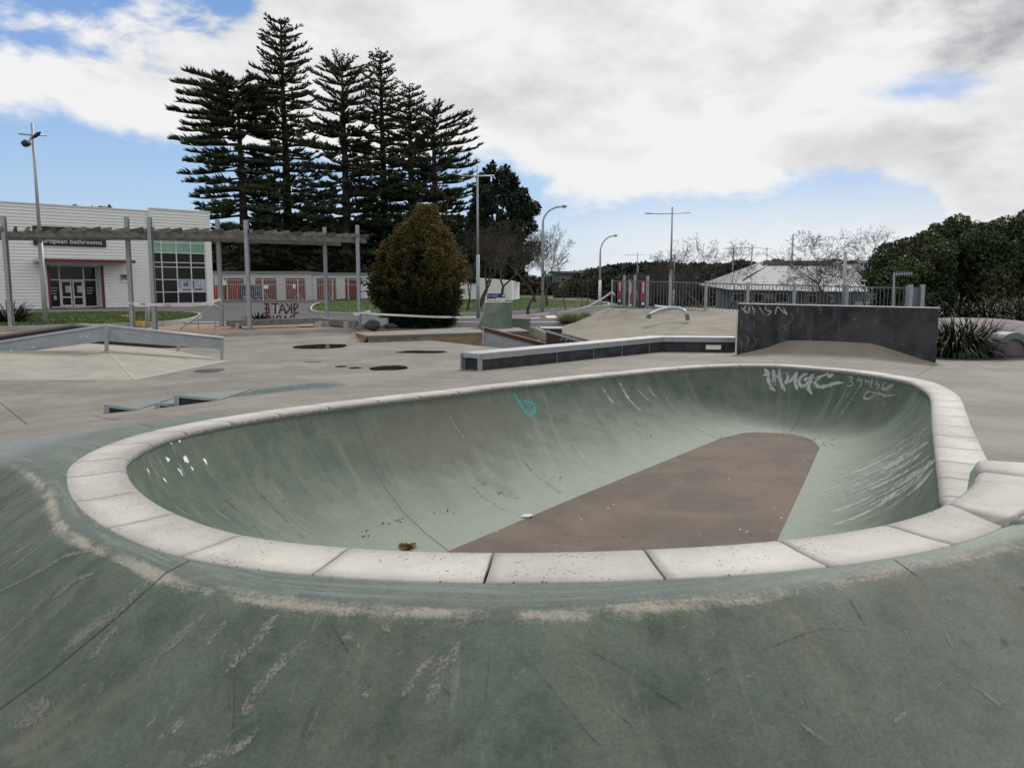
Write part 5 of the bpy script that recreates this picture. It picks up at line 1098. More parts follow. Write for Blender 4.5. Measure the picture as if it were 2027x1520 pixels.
# ================================================================== PERGOLA, PLAZA, BENCH
ground_sheet('plaza', [at(422, 671)[:2], at(700, 655.5)[:2], (at(720, 648).x, 30.2), (at(380, 648).x, 30.2), (-18, 30.2), (-18, at(422, 671).y)], -.145+.085, M['orange_pave'], 30, kind='structure') if False else None
pz = [at(-300, 678), at(425, 667.5), at(704, 654.5), Vector((-4.9, 30.0, 0)), Vector((-22, 30.0, 0))]
mb = MB(); mb.prism([p[:2] for p in pz], -.02, .10); tag(mb.build('plaza_step', M['kerb']), kind='structure')
c = sum(pz, Vector())/5; mb = MB(); mb.prism([(c+(p-c)*.985)[:2] for p in pz], .09, .1045); tag(mb.build('plaza_paving', M['orange_pave']), kind='structure')
mb = MB(); mb.prism([(-29, 29.3), (29, 29.3), (29, 29.75), (-29, 29.75)], -.05, .17); tag(mb.build('kerb', M['kerb']), kind='structure')
pg = empty('pergola', (-8.5, 26, .1), 'long weathered timber pergola on tall galvanised posts', 'pergola')
FRT = [(4, 24.6), (293, 24.9), (484, 25.6), (705, 27.9)]; BCK = [(248, 26.4), (428, 27.5), (640, 29.9)]
FX = [((px-1013.5)/F*y, y) for px, y in FRT]; FX = [((p[0]*1.0), p[1]) for p in FX]
def post(px, y, topy, by):
    t_ = aty(px, topy, y); mb = MB(); q = [(-.075, -.075), (.075, -.075), (.075, -.05), (-.05, -.05), (-.05, .075), (-.075, .075)]
    mb = MB(); mb.box((t_.x, y, (t_.z+by)/2), (.035, .15, t_.z-by)); mb.box((t_.x+.055, y-.065, (t_.z+by)/2), (.075, .018, t_.z-by)); mb.box((t_.x+.055, y+.065, (t_.z+by)/2), (.075, .018, t_.z-by)); mb.build('post', M['steel'], pg)
    mb = MB(); mb.box((t_.x+.03, y, by+.012), (.36, .3, .02)); mb.build('base_plate', M['steel_dark'], pg); return Vector((t_.x, y, 0))
fp = [post(px, y, ty, .10) for (px, y), ty in zip(FRT, (428, 430, 436, 446))]
bp_ = [post(px, y, ty, .10) for (px, y), ty in zip(BCK, (430, 435, 450))]
def bow(P, n=24):
    P = np.array([list(p) for p in P]); return [Vector(p) for p in dense(P, .3)]
FL = [Vector((-22.5, 25.6, 0))]+[p+Vector((0, .11, 0)) for p in fp]+[fp[-1]+Vector((.28, .28, 0))]
BLn = [Vector((-23.5, 27.6, 0)), Vector((-16.2, 26.4, 0))]+[p+Vector((0, -.1, 0)) for p in bp_]+[bp_[-1]+Vector((.55, .35, 0))]
for ln in (FL, BLn):
    pts = bow(ln)
    for a_, b_ in zip(ln, ln[1:]):
        seg = [p for p in pts if min(a_.x, b_.x)-1e-3 <= p.x <= max(a_.x, b_.x)+1e-3] or [a_, b_]
        mb = MB(); q = [a_]+[p for p in seg if (p-a_).length > .1 and (p-b_).length > .1]+[b_]
        q = q[::3]+([b_] if (len(q)-1) % 3 else [])
        for u_, w_ in zip(q, q[1:]): mb.beam(u_+Vector((0, 0, 3.035)), w_+Vector((0, 0, 3.035)), .06, .17)
        mb.build('beam', M['timber'], pg)
def atx(L, t):
    d = [0]+list(np.cumsum([(b-a).length for a, b in zip(L, L[1:])])); s_ = t*d[-1]
    for i in range(len(L)-1):
        if s_ <= d[i+1]+1e-6: return L[i].lerp(L[i+1], (s_-d[i])/(d[i+1]-d[i]))
    return L[-1]
bf, bb = bow(FL), bow(BLn); random.seed(11); NRF = 46
for k in range(NRF):
    t_ = (k+.5+random.uniform(-.12, .12))/NRF; a_ = atx(bf, t_); b_ = atx(bb, t_); d = (b_-a_).normalized(); mb = MB()
    mb.beam(a_-d*.32+Vector((0, 0, 3.18+random.uniform(-.01, .01))), b_+d*.3+Vector((0, 0, 3.18)), .07, .13); mb.build('rafter', M['timber'] if k % 3 else M['timber_dk'], pg)
# bench of old timbers
def timber(a_, b_, w, h): mb = MB(); mb.beam(a_, b_, w, h); return mb
bn = empty('timber_bench', tuple(at(560, 650, .1)), 'long low bench of one heavy grey timber on concrete stubs under the pergola', 'bench')
timber(aty(449, 640.5, 26.1), aty(634, 634.5, 27.4), .34, .2).build('seat', M['timber'], bn)
for px, y in ((468, 26.2), (630, 27.3)):
    p = aty(px, 645, y); mb = MB(); mb.box((p.x, y, .20), (.24, .3, .2)); mb.build('leg', M['kerb'], bn)
bn = empty('timber_bench', tuple(at(680, 650, .1)), 'shorter timber bench at the right, beside the last pergola post', 'bench')
timber(aty(636, 635, 28.0), aty(702, 641, 26.8), .34, .2).build('seat', M['timber'], bn)
for px, y in ((650, 27.6), (692, 26.9)):
    p = aty(px, 648, y); mb = MB(); mb.box((p.x, y, .2), (.34, .3, .2)); mb.build('leg', M['kerb'], bn)
# rocks
def rock(name, c, r, seed, mat, **k):
    bm = bmesh.new(); bmesh.ops.create_icosphere(bm, subdivisions=3, radius=1)
    for v in bm.verts:
        q = 1+.35*mnoise.noise(v.co*1.3+Vector((seed, 0, 0)))+.12*mnoise.noise(v.co*4+Vector((seed, 0, 0))); v.co = Vector((v.co.x*r[0]*q, v.co.y*r[1]*q, v.co.z*r[2]*q))+Vector(c)
    me = bpy.data.meshes.new(name); bm.to_mesh(me); bm.free(); return tag(link(name, me, mat), **k)
p = at(728, 652, .1); rock('boulder', (p.x+.1, p.y+.3, .22), (.24, .22, .20), 2, M['rock'], label='dark boulder right of the last pergola post', cat='rock')
p = at(762, 652, .1); rock('boulder', (p.x, p.y+1, .16), (.22, .2, .08), 5, M['rock'], label='low flat dark boulder at the foot of the golden conifer', cat='rock')
p = at(752, 650, .1); mb = MB(); mb.box((p.x, p.y+.5, .28), (.36, .4, .26)); tag(mb.build('concrete_block', M['kerb']), 'grey concrete block beside the dark boulder', 'block')

# text helper
def text_mesh(s_, size, ext=.0, align='CENTER', shear=0):
    cu = bpy.data.curves.new('t', 'FONT'); cu.body = s_; cu.size = size; cu.extrude = ext; cu.align_x = align; cu.align_y = 'CENTER'; cu.resolution_u = 3; cu.shear = shear
    o_ = bpy.data.objects.new('t', cu); col.objects.link(o_); dg = bpy.context.evaluated_depsgraph_get(); dg.update()
    me = bpy.data.meshes.new_from_object(o_.evaluated_get(dg)); bpy.data.objects.remove(o_); bpy.data.curves.remove(cu); return me
def put_text(name, s_, size, loc, xdir, ext, mat, parent, flip=False, sx=1., bold=0, **k):
    me = text_mesh(s_, size, ext); X = Vector(xdir).normalized(); Z = Vector((0, 0, 1)); Y = X.cross(Z) if not flip else -X.cross(Z)
    # local x->X, local y->Z(up), local z->facing the viewer
    N_ = X.cross(Z)
    Mx = Matrix(((X.x*sx, Z.x, N_.x, loc[0]), (X.y*sx, Z.y, N_.y, loc[1]), (X.z*sx, Z.z, N_.z, loc[2]), (0, 0, 0, 1))); me.transform(Mx); me.materials.clear()
    return tag(link(name, me, mat, parent), **k)
sk = empty('skate_park_sign', tuple(aty(557, 645, 30.5)), 'rusty brown cut-out letter sign SKATE PARK seen from behind', 'sign')
c = aty(557, 611, 30.6)
M['rust2'] = weathered('rusty_brown_steel', (.10, .035, .028), None, 4, .8)
for i, ch in enumerate('SKATE'):
    x = c.x+.56-i*.275+( .03 if ch in 'AT' else 0); put_text('letter', ch, .60, (x, c.y, c.z-.02), (-1, 0, 0), .03, M['rust2'], sk, sx=.82)
for i, ch in enumerate('PARK'):
    put_text('letter', ch, .60, (c.x+.42-i*.275, c.y, c.z-.48), (-1, 0, 0), .03, M['rust2'], sk, sx=.82)
for px in (539, 546):
    p = aty(px, 612, 30.8); mb = MB(); mb.box((p.x, p.y+.2, p.z), (.055, .02, .28)); mb.build('sticker', M['white'], sk)
p = aty(558, 645, 30.6); mb = MB(); mb.box((p.x, p.y, .17), (1.3, .2, .1)); mb.build('base', M['rust2'], sk)
for px in (528, 583): p = aty(px, 630, 30.65); mb = MB(); mb.box((p.x, p.y, .5), (.05, .04, .66)); mb.build('post', M['rust2'], sk)
# handrails
def rail_tube(name, P, r, mat, **k): mb = MB(); mb.tube(P, r, 8); return tag(mb.build(name, mat, None, True), **k)
hr = empty('handrail', tuple(aty(292, 650, 24.4)), 'upright looped steel handrail beside a pergola post', 'handrail')
mb = MB(); y = 24.3; mb.tube([aty(*p, y) for p in ((288.5, 650), (289.5, 625), (290.5, 610), (293, 607), (294.5, 610), (294, 648))], .024, 8); mb.build('rail_pipe', M['lamp_grey'], hr, True)
hr = empty('handrail', tuple(aty(360, 653, 25.2)), 'sloping steel handrail rising to the right before the pergola', 'handrail')
mb = MB(); y = 25.6; mb.tube([aty(*p, y) for p in ((358, 654), (360, 648), (372, 642), (417, 608), (424, 604), (430, 605.5), (430, 612))], .026, 8); mb.build('rail_pipe', M['lamp_grey'], hr, True)
for a_, b_ in ((392, 630), (425, 607)): mb = MB(); mb.tube([aty(a_, b_, y), aty(a_+1, 657, y)], .02, 6); mb.build('post', M['steel'], hr)
# flax
def flax(name, c, n, L_, lab, grp=None, spread=.5, up=1.0, seed=0, w=.035, droop=1.0):
    random.seed(seed); V = []; Fs = []
    for k in range(n):
        a_ = random.uniform(0, 6.28); el = random.uniform(.5, 1.45)*up; l_ = L_*random.uniform(.6, 1.1); ns = 6; b = Vector(c)+Vector((math.cos(a_), math.sin(a_), 0))*random.uniform(0, spread)
        d = Vector((math.cos(a_)*math.cos(el), math.sin(a_)*math.cos(el), math.sin(el))); side = Vector((-math.sin(a_), math.cos(a_), 0)); p = b.copy(); n0 = len(V); br = random.uniform(.3, 1.5)*droop
        for q in range(ns+1):
            t_ = q/ns; ww = w*(1-t_**2.5)*(.7+.6*t_ if t_ < .5 else 1); V += [p-side*ww+Vector((0, 0, .3*ww)), p.copy(), p+side*ww+Vector((0, 0, .3*ww))]
            p = p+d*l_/ns; d = (d+Vector((0, 0, -br*.34*(t_+.25)))).normalized()
        for q in range(ns):
            for u_ in (0, 1): i = n0+q*3+u_; Fs.append((i, i+1, i+4, i+3))
    me = np_mesh(name, [tuple(v) for v in V], Fs); return tag(link(name, me, M['flax']), lab, 'flax plant', grp)
for i, (px, by, y, n, L_, lab) in enumerate(((20, 655, 27.5, 190, 1.3, 'dark flax clump at the far left behind the grind ledge'), (512, 650, 29.4, 170, .62, 'dark flax clump in front of the rusty letter sign'))):
    p = aty(px, by, y); flax('flax_plant', (p.x, p.y, .1), n, L_*.8, lab, 'flax plants in the park', .35, .9, i+20)
fx = [(1888, 716, 17.2, 420, 1.1, 'large dark flax clump against the right end of the slab wall'), (1925, 712, 18.6, 260, 1.05, 'dark flax clump between the slab wall clump and the purple mound')]
for i, (px, by, y, n, L_, lab) in enumerate(fx): p = aty(px, by, y); flax('flax_plant', (p.x, p.y, 0), int(n*2.2), L_*.92, lab, 'flax plants in the park', .5, .92, i+30, .022, 2.2)
p = aty(1865, 700, 19); 
for i in range(9):
    px = 1885+i*26; y = 24.6+.5*math.sin(i*2); p = aty(px, 690, y); lb = ('flax in the row behind the purple mound, '+('leftmost of the row, next to the large clump' if i == 0 else 'in line behind the mound')); flax('flax_plant', (p.x, p.y, .05), 260, 1.45, ['arching flax leftmost in the row, just behind the large clump by the slab wall', 'arching flax, second in the row from the slab wall', 'arching flax, third in the row, left of the purple mound', 'arching flax, fourth in the row, above the left flank of the purple mound', 'arching flax, fifth in the row, above the scribbled purple mound', 'arching flax, sixth in the row at the right edge of the view', 'arching flax just past the right edge of the view', 'arching flax, second past the right edge of the view', 'arching flax farthest right in the row'][i], 'flax row under the trees at right', .5, .95, 50+i, .03, 2.2)
flat_poly('planting_bed', [Vector((WR.x+.35, 16.2, .012)), Vector((28, 16.2, .012)), Vector((28, 29, .012)), Vector((WR.x+.35, 29, .012))], M['mulch'], kind='structure')

# ================================================================== BUILDINGS
# cream building: its front runs along the line y = x + 73.7 (metres)
class Face:
    """vertical facade plane through P0 along direction d; photo point -> (along, height)"""
    def __init__(s, P0, d): s.P0 = Vector(P0); s.d = Vector(d).normalized(); s.n = Vector((s.d.y, -s.d.x, 0))   # n points to the camera side
    def uv(s, px, py):
        r = Vector(ray(px, py)); o = Vector((0, 0, H)); t = (s.P0-o).dot(s.n)/r.dot(s.n); p = o+r*t; return ((p-s.P0).dot(s.d), p.z)
    def p(s, u, z, off=0.): q = s.P0+s.d*u+s.n*off; q.z = z; return q
    def box(s, mb, u0, u1, z0, z1, o0, o1, mi=0):
        P = [s.p(u, z, o) for z in (z0, z1) for u, o in ((u0, o1), (u1, o1), (u1, o0), (u0, o0))]
        return mb.add(P, [(3, 2, 1, 0), (4, 5, 6, 7), (0, 1, 5, 4), (1, 2, 6, 5), (2, 3, 7, 6), (3, 0, 4, 7)], mi)
    def part(s, name, mat, parent, u0, u1, z0, z1, o0, o1, **k):
        return tag(s.box(MB(), u0, u1, z0, z1, o0, o1).build(name, mat, parent), **k)
fa = Face((-28.7, 45.0, 0), (1, 1, 0)); Z1_ = lambda X, Y: (X/4.471, 360+Y/4.471)
bd = empty('shop_building', tuple(fa.p(6, .15)), 'cream weatherboard shop building with black-framed glass corner and red-edged door canopy', 'building')
uB = fa.uv(294, 430)[0]; uC = fa.uv(412.5, 430)[0]; zM = 6.12; zC = 6.28; U0 = -9.; GZB = .16
# openings (u0,u1,z0,z1)
dr0 = fa.uv(*Z1_(420, 800))[0]; dr1 = fa.uv(*Z1_(912, 800))[0]; drz = fa.uv(*Z1_(650, 742))[1]
gl0 = fa.uv(*Z1_(1345, 800))[0]; gl1 = fa.uv(*Z1_(1812, 800))[0]; glz1 = fa.uv(*Z1_(1600, 480))[1]; glz0 = fa.uv(*Z1_(1600, 1076))[1]
mb = MB(); bk = 12
for (a_, b_, z0, z1, o_) in ((U0, dr0-.02, GZB-.1, zM-.05, -.06), (dr1+.02, uB, GZB-.1, zM-.05, -.06), (dr0-.02, dr1+.02, drz+.02, zM-.05, -.061), (uB, gl0, GZB-.1, zC-.05, .14), (gl0, gl1, glz1, zC-.05, .139), (gl1, uC, GZB-.1, zC-.05, .14), (gl0, gl1, GZB-.1, glz0, .139)):
    fa.box(mb, a_, b_, z0, z1, o_-.3, o_)
fa.box(mb, U0, uC-.01, GZB-.1, zM-.3, -bk, -bk+.2); fa.box(mb, uC-.25, uC-.005, GZB-.1, zM-.2, -bk+.2, -.17)
mb.build('wall', M['cream_board'], bd)
mb = MB(); fa.box(mb, U0, uC-.1, zM-.4, zM-.3, -bk, -.4); mb.build('roof', M['roof'], bd)
fa.part('parapet_cap', M['cream_board'], bd, U0, uB, zM-.05, zM+.02, -.4, .03); fa.part('parapet_cap', M['cream_board'], bd, uB-.03, uC+.04, zC-.05, zC+.02, -.2, .23)
nb_ = 32; zz = np.linspace(GZB, zM-.05, nb_+1)
for i in range(nb_):
    z0, z1 = zz[i], zz[i+1]; spans = [(U0, uB)]
    if z0 < drz: spans = [(U0, dr0), (dr1, uB)]
    for (a_, b_) in spans:
        mb = MB(); P = [fa.p(u, z, o) for (u, z, o) in ((a_, z0, -.055), (b_, z0, -.055), (b_, z0, .0), (a_, z0, .0), (a_, z1-.012, -.055), (b_, z1-.012, -.055), (b_, z1-.012, -.035), (a_, z1-.012, -.035))]
        mb.add(P, [(0, 1, 2, 3), (7, 6, 5, 4), (3, 2, 6, 7), (0, 3, 7, 4), (1, 5, 6, 2)]); mb.build('weatherboard', M['cream_board'], bd)
zz = np.arange(glz1+.02, zC-.05, (zM-.05-GZB)/nb_)
for z0 in zz:
    z1 = min(z0+(zM-.05-GZB)/nb_, zC-.05); mb = MB(); P = [fa.p(u, z, o) for (u, z, o) in ((uB, z0, .145), (uC, z0, .145), (uC, z0, .20), (uB, z0, .20), (uB, z1-.012, .145), (uC, z1-.012, .145), (uC, z1-.012, .165), (uB, z1-.012, .165))]
    mb.add(P, [(0, 1, 2, 3), (7, 6, 5, 4), (3, 2, 6, 7), (0, 3, 7, 4), (1, 5, 6, 2)]); mb.build('weatherboard', M['cream_board'], bd)
# glazed corner: 4 columns x 7 rows
cu = [fa.uv(*Z1_(x, 800))[0] for x in (1345, 1428, 1560, 1686, 1812)]; cz = [fa.uv(*Z1_(1580, y))[1] for y in (1076, 975, 866, 757, 716, 632, 545, 480)]
win = fa.part('window', M['alu'], bd, gl0, gl1, glz0, glz0+.05, .05, .16)
for u in cu: fa.part('mullion', M['alu'], win, u-.03, u+.03, glz0+.05, glz1, .05, .155)
for z in cz[1:-1]:
    for a_, b_ in zip(cu, cu[1:]): fa.part('transom', M['alu'], win, a_+.03, b_-.03, z-.025, z+.025, .05, .150)
for r_, (z0, z1) in enumerate(zip(cz, cz[1:])):
    for c_, (a_, b_) in enumerate(zip(cu, cu[1:])):
        m_ = M['glass_green'] if r_ >= 5 else (M['glass_dark'] if c_ < 2 and r_ < 4 else M['glass_black'])
        if r_ == 1 and c_ >= 2: m_ = M['poster']
        fa.part('pane', m_, win, a_+.03, b_-.03, z0+.025, z1-.025, .07, .09)
z0, z1 = cz[1], cz[2]
for (fu, fz0, fz1, w) in ((.15, .3, .9, .03), (.42, .45, .75, .3), (.7, .3, .95, .04), (1.05, .2, .9, .12), (1.6, .15, .8, .03), (1.2, .1, .28, .5), (.35, .1, .25, .5)):
    u_ = cu[2]+fu*(cu[3]-cu[2]); fa.part('poster_print', M['steel_dark'], win, u_, u_+w, z0+fz0*(z1-z0), z0+fz1*(z1-z0), .091, .094)
for z0 in (GZB,):
    fa.part('corner_trim', M['cream_board'], bd, gl1+.03, uC+.02, GZB-.08, glz1, .10, .215); 
# doorway
dep = -.85; dw = empty('doorway', tuple(fa.p((dr0+dr1)/2, GZB, dep))); dw.parent = bd; dw.matrix_parent_inverse = bd.matrix_basis.inverted()
def dpart(name, mat, *a_, **k):
    return fa.part(name, mat, dw, *a_, **k)
for a_, b_ in ((dr0-.02, dr0+.10), (dr1-.09, dr1+.02)): fa.part('door_jamb', M['red_trim'], bd, a_, b_, GZB, drz, -.12, .035); fa.part('reveal', M['cream_board'], bd, a_, b_, GZB, drz, dep-.1, -.121)
fa.part('soffit', M['cream_flat'], bd, dr0+.10, dr1-.09, drz-.06, drz, dep, -.06)
e0, e1 = dr0+.2, dr1-.16; X_ = lambda f: e0+(e1-e0)*f; ztr = fa.uv(*Z1_(650, 868))[1]
for (a_, b_) in ((0, .235), (.235, .735), (.735, 1)): dpart('pane', M['glass_dark'], X_(a_)+.04, X_(b_)-.04, ztr+.05, drz-.1, dep, dep+.02)
for f in (0, .235, .735, 1): dpart('frame', M['alu'], X_(f)-.035, X_(f)+.035, GZB, drz-.062, dep-.03, dep+.06)
dpart('frame', M['alu'], e0, e1, ztr-.03, ztr+.04, dep-.025, dep+.055)
for a_, b_ in ((0, .235), (.735, 1)):
    dpart('side_light', M['glass_dark'], X_(a_)+.04, X_(b_)-.04, GZB+.1, ztr-.03, dep, dep+.02); dpart('frame', M['alu'], X_(a_), X_(b_), GZB+.02, GZB+.1, dep-.02, dep+.05)
zmid = fa.uv(*Z1_(650, 1022))[1]
for a_, b_ in ((.24, .485), (.485, .73)):
    dr_ = dpart('door', M['alu'], X_(a_)+.03, X_(a_)+.10, GZB+.04, ztr-.04, dep, dep+.05); 
    for q in ((X_(b_)-.10, X_(b_)-.03, GZB+.04, ztr-.04), (X_(a_)+.1, X_(b_)-.1, ztr-.12, ztr-.04), (X_(a_)+.1, X_(b_)-.1, zmid-.04, zmid+.04), (X_(a_)+.1, X_(b_)-.1, GZB+.04, GZB+.18)): dpart('door_rail', M['alu'], *q, dep+.001, dep+.049)
    dpart('pane', M['glass_dark'], X_(a_)+.1, X_(b_)-.1, zmid+.04, ztr-.12, dep+.01, dep+.03); dpart('pane', M['glass_dark'], X_(a_)+.1, X_(b_)-.1, GZB+.18, zmid-.04, dep+.01, dep+.03)
    dpart('door_notice', M['poster'], X_(a_)+.28, X_(a_)+.58, ztr-.75, ztr-.35, dep+.031, dep+.036)
dpart('notice', M['poster'], X_(.1), X_(.16), zmid-.15, zmid+.1, dep+.021, dep+.026)
for k in range(3): dpart('lettering', M['poster'], X_(.04), X_(.19)-.05*k, ztr-.5-.16*k, ztr-.46-.16*k, dep+.021, dep+.025); dpart('lettering', M['poster'], X_(.79), X_(.94)-.05*k, ztr-.5-.16*k, ztr-.46-.16*k, dep+.021, dep+.025)
fa.part('door_step', M['kerb'], bd, X_(.24), X_(.75), .16, .22, dep+.06, dep+.9)
# canopy
ca0 = fa.uv(*Z1_(350, 700))[0]-.3; ca1 = fa.uv(*Z1_(1140, 725))[0]-.1; cz_ = fa.uv(*Z1_(700, 700))[1]-.02
cn = fa.part('canopy', M['roof'], bd, ca0, ca1, cz_, cz_+.07, .02, 1.35); fa.part('canopy_edge', M['red_trim'], cn, ca0, ca1, cz_-.10, cz_+.08, 1.352, 1.40)
fa.part('canopy_edge', M['cream_flat'], cn, ca0-.03, ca0-.002, cz_-.09, cz_+.08, .02, 1.35)
# signs
s0, sz0 = fa.uv(*Z1_(297, 562)); s1, sz1 = fa.uv(*Z1_(933, 500)); sz0 = fa.uv(*Z1_(620, 570))[1]
sg = fa.part('shop_sign', M['sign_black'], bd, s0, s1, sz0, sz1+.55, .01, .07)
c = fa.p((s0+s1)/2+.05, (sz0)+.42, .08); tm = text_mesh
put_text('lettering', 'european bathrooms', .36, fa.p(fa.uv(*Z1_(624, 530))[0], fa.uv(*Z1_(624, 531))[1], .078), fa.d, .004, M['white'], sg, sx=1.12)
s0 = fa.uv(*Z1_(1068, 850))[0]; s1 = fa.uv(*Z1_(1165, 850))[0]; sz = [fa.uv(*Z1_(1116, y))[1] for y in (893, 868, 840, 824)]
for i, m_ in enumerate(('white', 'sign_black', 'red_trim')): fa.part('notice_board', M[m_], bd, s0, s1, sz[i]+.005, sz[i+1], .005, .04)
put_text('lettering', 'Parking', .22, fa.p((s0+s1)/2, (sz[1]+sz[2])/2, .045), fa.d, .003, M['white'], bd)
for px, w in ((145, 12), (200, 14)):       # tops of trees behind the roof
    p = aty(px, 411, 90); r_ = w/F*90; n = 900; B = np.array([[p.x, p.y, p.z-.75]])+rng.normal(size=(n, 3))*[r_*.8, r_*.6, .28]; v, f = leaves(B, .55); tr_ = empty('pine_tree', (p.x, p.y, .15), 'dark tree top showing over the cream building roof, '+('left one' if px == 145 else 'right one'), 'tree')
    link('crown', np_mesh('crown', v, f), M['pine'], tr_); mb = MB(); mb.tube([(p.x, p.y, .1), (p.x, p.y, p.z-1)], [.3, .1], 6); mb.build('trunk', M['pine_bark'], tr_)

# storage sheds with red roller doors
fs = Face((-25.5, 75, 0), (1, 0, 0)); Z2_ = lambda X, Y: (380+X/5.0675, 400+Y/5.0675)
sh = empty('storage_shed', tuple(fs.p(4, .15)), 'long low cream storage shed with red roller doors under the pines', 'building')
doors = [(150, 222), (320, 522), (635, 845), (936, 1136), (1250, 1446), (1535, 1722), (1805, 1960), (2060, 2200)]
zt1 = fs.uv(*Z2_(600, 712))[1]; zt2 = fs.uv(*Z2_(1500, 724))[1]; zd = fs.uv(*Z2_(700, 765))[1]; us = [[fs.uv(*Z2_(x, 800))[0] for x in d] for d in doors]; ub = fs.uv(*Z2_(1195, 800))[0]; ue = fs.uv(905, 570)[0]
mb = MB(); prev = -6
for a_, b_ in us: fs.box(mb, prev, a_, .1, zd, -.3, 0); prev = b_
fs.box(mb, prev, ue, .1, zd, -.3, 0); fs.box(mb, -6, ub, zd, zt1, -.3, 0.001); fs.box(mb, ub, ue, zd, zt2, -.3, .001); fs.box(mb, -6, ue, .1, zt2-.2, -7, -6.8)
mb.build('wall', M['cream_flat'], sh); fs.part('roof', M['roof_light'], sh, -6.2, ub, zt1, zt1+.14, -7, .25); fs.part('roof', M['roof_light'], sh, ub+.01, ue+.2, zt2, zt2+.12, -7, .2)
fs.part('downpipe', M['cream_flat'], sh, ub-.08, ub+.06, .15, zt2, .005, .12)
for a_, b_ in us:
    d_ = fs.part('roller_door', M['red_door'], sh, a_, b_, .12, zd, -.12, -.08)
    for k in range(int((zd-.15)/.22)): fs.part('door_slat', M['red_door'], d_, a_+.01, b_-.01, .16+k*.22, .16+k*.22+.17, -.08, -.05)
u_ = fs.uv(*Z2_(1050, 712))[0]; mb = MB(); fs.box(mb, u_-.1, u_+.1, zt1+.1, zt1+.32, .1, .3); mb.build('flood_light', M['dark_metal'], sh)
# yard fence of white palings in front of the sheds
ff = Face((-25.5, 70, 0), (1, 0, 0)); yf = empty('yard_fence', tuple(ff.p(4, .15)), 'white paling security fence with gates before the red roller doors', 'fence')
fu = lambda X: ff.uv(*Z2_(X, 850))[0]; fz1 = ff.uv(*Z2_(700, 775))[1]; fz0 = .17; fzm = ff.uv(*Z2_(700, 828))[1]
M['pale'] = weathered('pale_fence_paint', (.5, .5, .49), None, 2, .6)
a_, b_ = fu(160), fu(1150); n = int((b_-a_)/.16)
for k in range(n): u_ = a_+(b_-a_)*k/n; ff.part('paling', M['pale'], yf, u_-.012, u_+.012, fz0+.08, fz1, 0, .02)
for z_0 in (fz0+.06, fzm, fz1-.05): ff.part('rail', M['pale'], yf, a_, b_, z_0-.025, z_0+.025, .021, .05)
for X in (165, 355, 716, 1065, 1152): ff.part('post', M['pale'], yf, fu(X)-.05, fu(X)+.05, .15, fz1+.06, .05, .14)
a_, b_ = fu(1250), fu(1450); 
for k in range(10): u_ = a_+(b_-a_)*(k+.5)/10; ff.part('paling', M['pale'], yf, u_-.012, u_+.012, fz0+.08, fz1, 0, .02)
ff.part('rail', M['pale'], yf, fu(1152), fu(1850), fzm-.02, fzm+.02, .021, .05); ff.part('rail', M['pale'], yf, fu(1152), fu(1850), fz1-.05, fz1-.01, .021, .05); ff.part('rail', M['pale'], yf, fu(1152), fu(1850), .18, .22, .021, .05)
for X in (1250, 1412, 1570, 1715, 1850): ff.part('post', M['pale'], yf, fu(X)-.04, fu(X)+.04, .15, fz1+.04, .05, .14)
for (X0, X1) in ((670, 770), (1020, 1110), (1330, 1400)):
    for s_ in (1, -1): mb = MB(); c = (X0+X1)/2; mb.beam(ff.p(fu(c), ff.uv(*Z2_(c, 905))[1], .06), ff.p(fu(c+s_*(X1-X0)/2), fz0+.1, .06), .03, .04); mb.build('gate_brace', M['pale'], yf)
for X, w, y0, y1 in ((738, 60, 835, 870), (1028, 26, 825, 868), (315, 60, 790, 835)): ff.part('notice', M['white'], yf, fu(X)-w/2/5.0675/F*70, fu(X)+w/2/5.0675/F*70, ff.uv(*Z2_(X, y1))[1], ff.uv(*Z2_(X, y0))[1], .06, .08)
for i, (X0, X1, lb) in enumerate(((158, 300, 'orange-red skip bin behind the paling fence, nearest the cream building'), (305, 440, 'orange-red skip bin between its twin and the covered car'))):
    e_ = empty('skip_bin', tuple(ff.p(fu((X0+X1)/2), .15, -1.5)), lb, 'skip bin', 'orange-red skip bins'); z1 = ff.uv(*Z2_(300, 842))[1]; a_, b_ = fu(X0)*1.0, fu(X1)-.05; mb = MB()
    P = [ff.p(u, z, o) for (u, z, o) in ((a_+.15, .2, -1), (b_-.15, .2, -1), (b_-.15, .2, -2.3), (a_+.15, .2, -2.3), (a_, z1, -.9), (b_, z1, -.9), (b_, z1, -2.4), (a_, z1, -2.4))]
    mb.add(P, [(0, 1, 5, 4), (1, 2, 6, 5), (2, 3, 7, 6), (3, 0, 4, 7), (0, 3, 2, 1), (4, 5, 6, 7)]); mb.build('bin_body', M['red_bin'], e_)
    for k in range(4): u_ = a_+(b_-a_)*(k+.5)/4; ff.part('rib', M['red_bin'], e_, u_-.04, u_+.04, .25, z1-.02, -.98, -.86)
    ff.part('rim', M['red_trim'], e_, a_-.03, b_+.03, z1, z1+.06, -2.42, -.88)
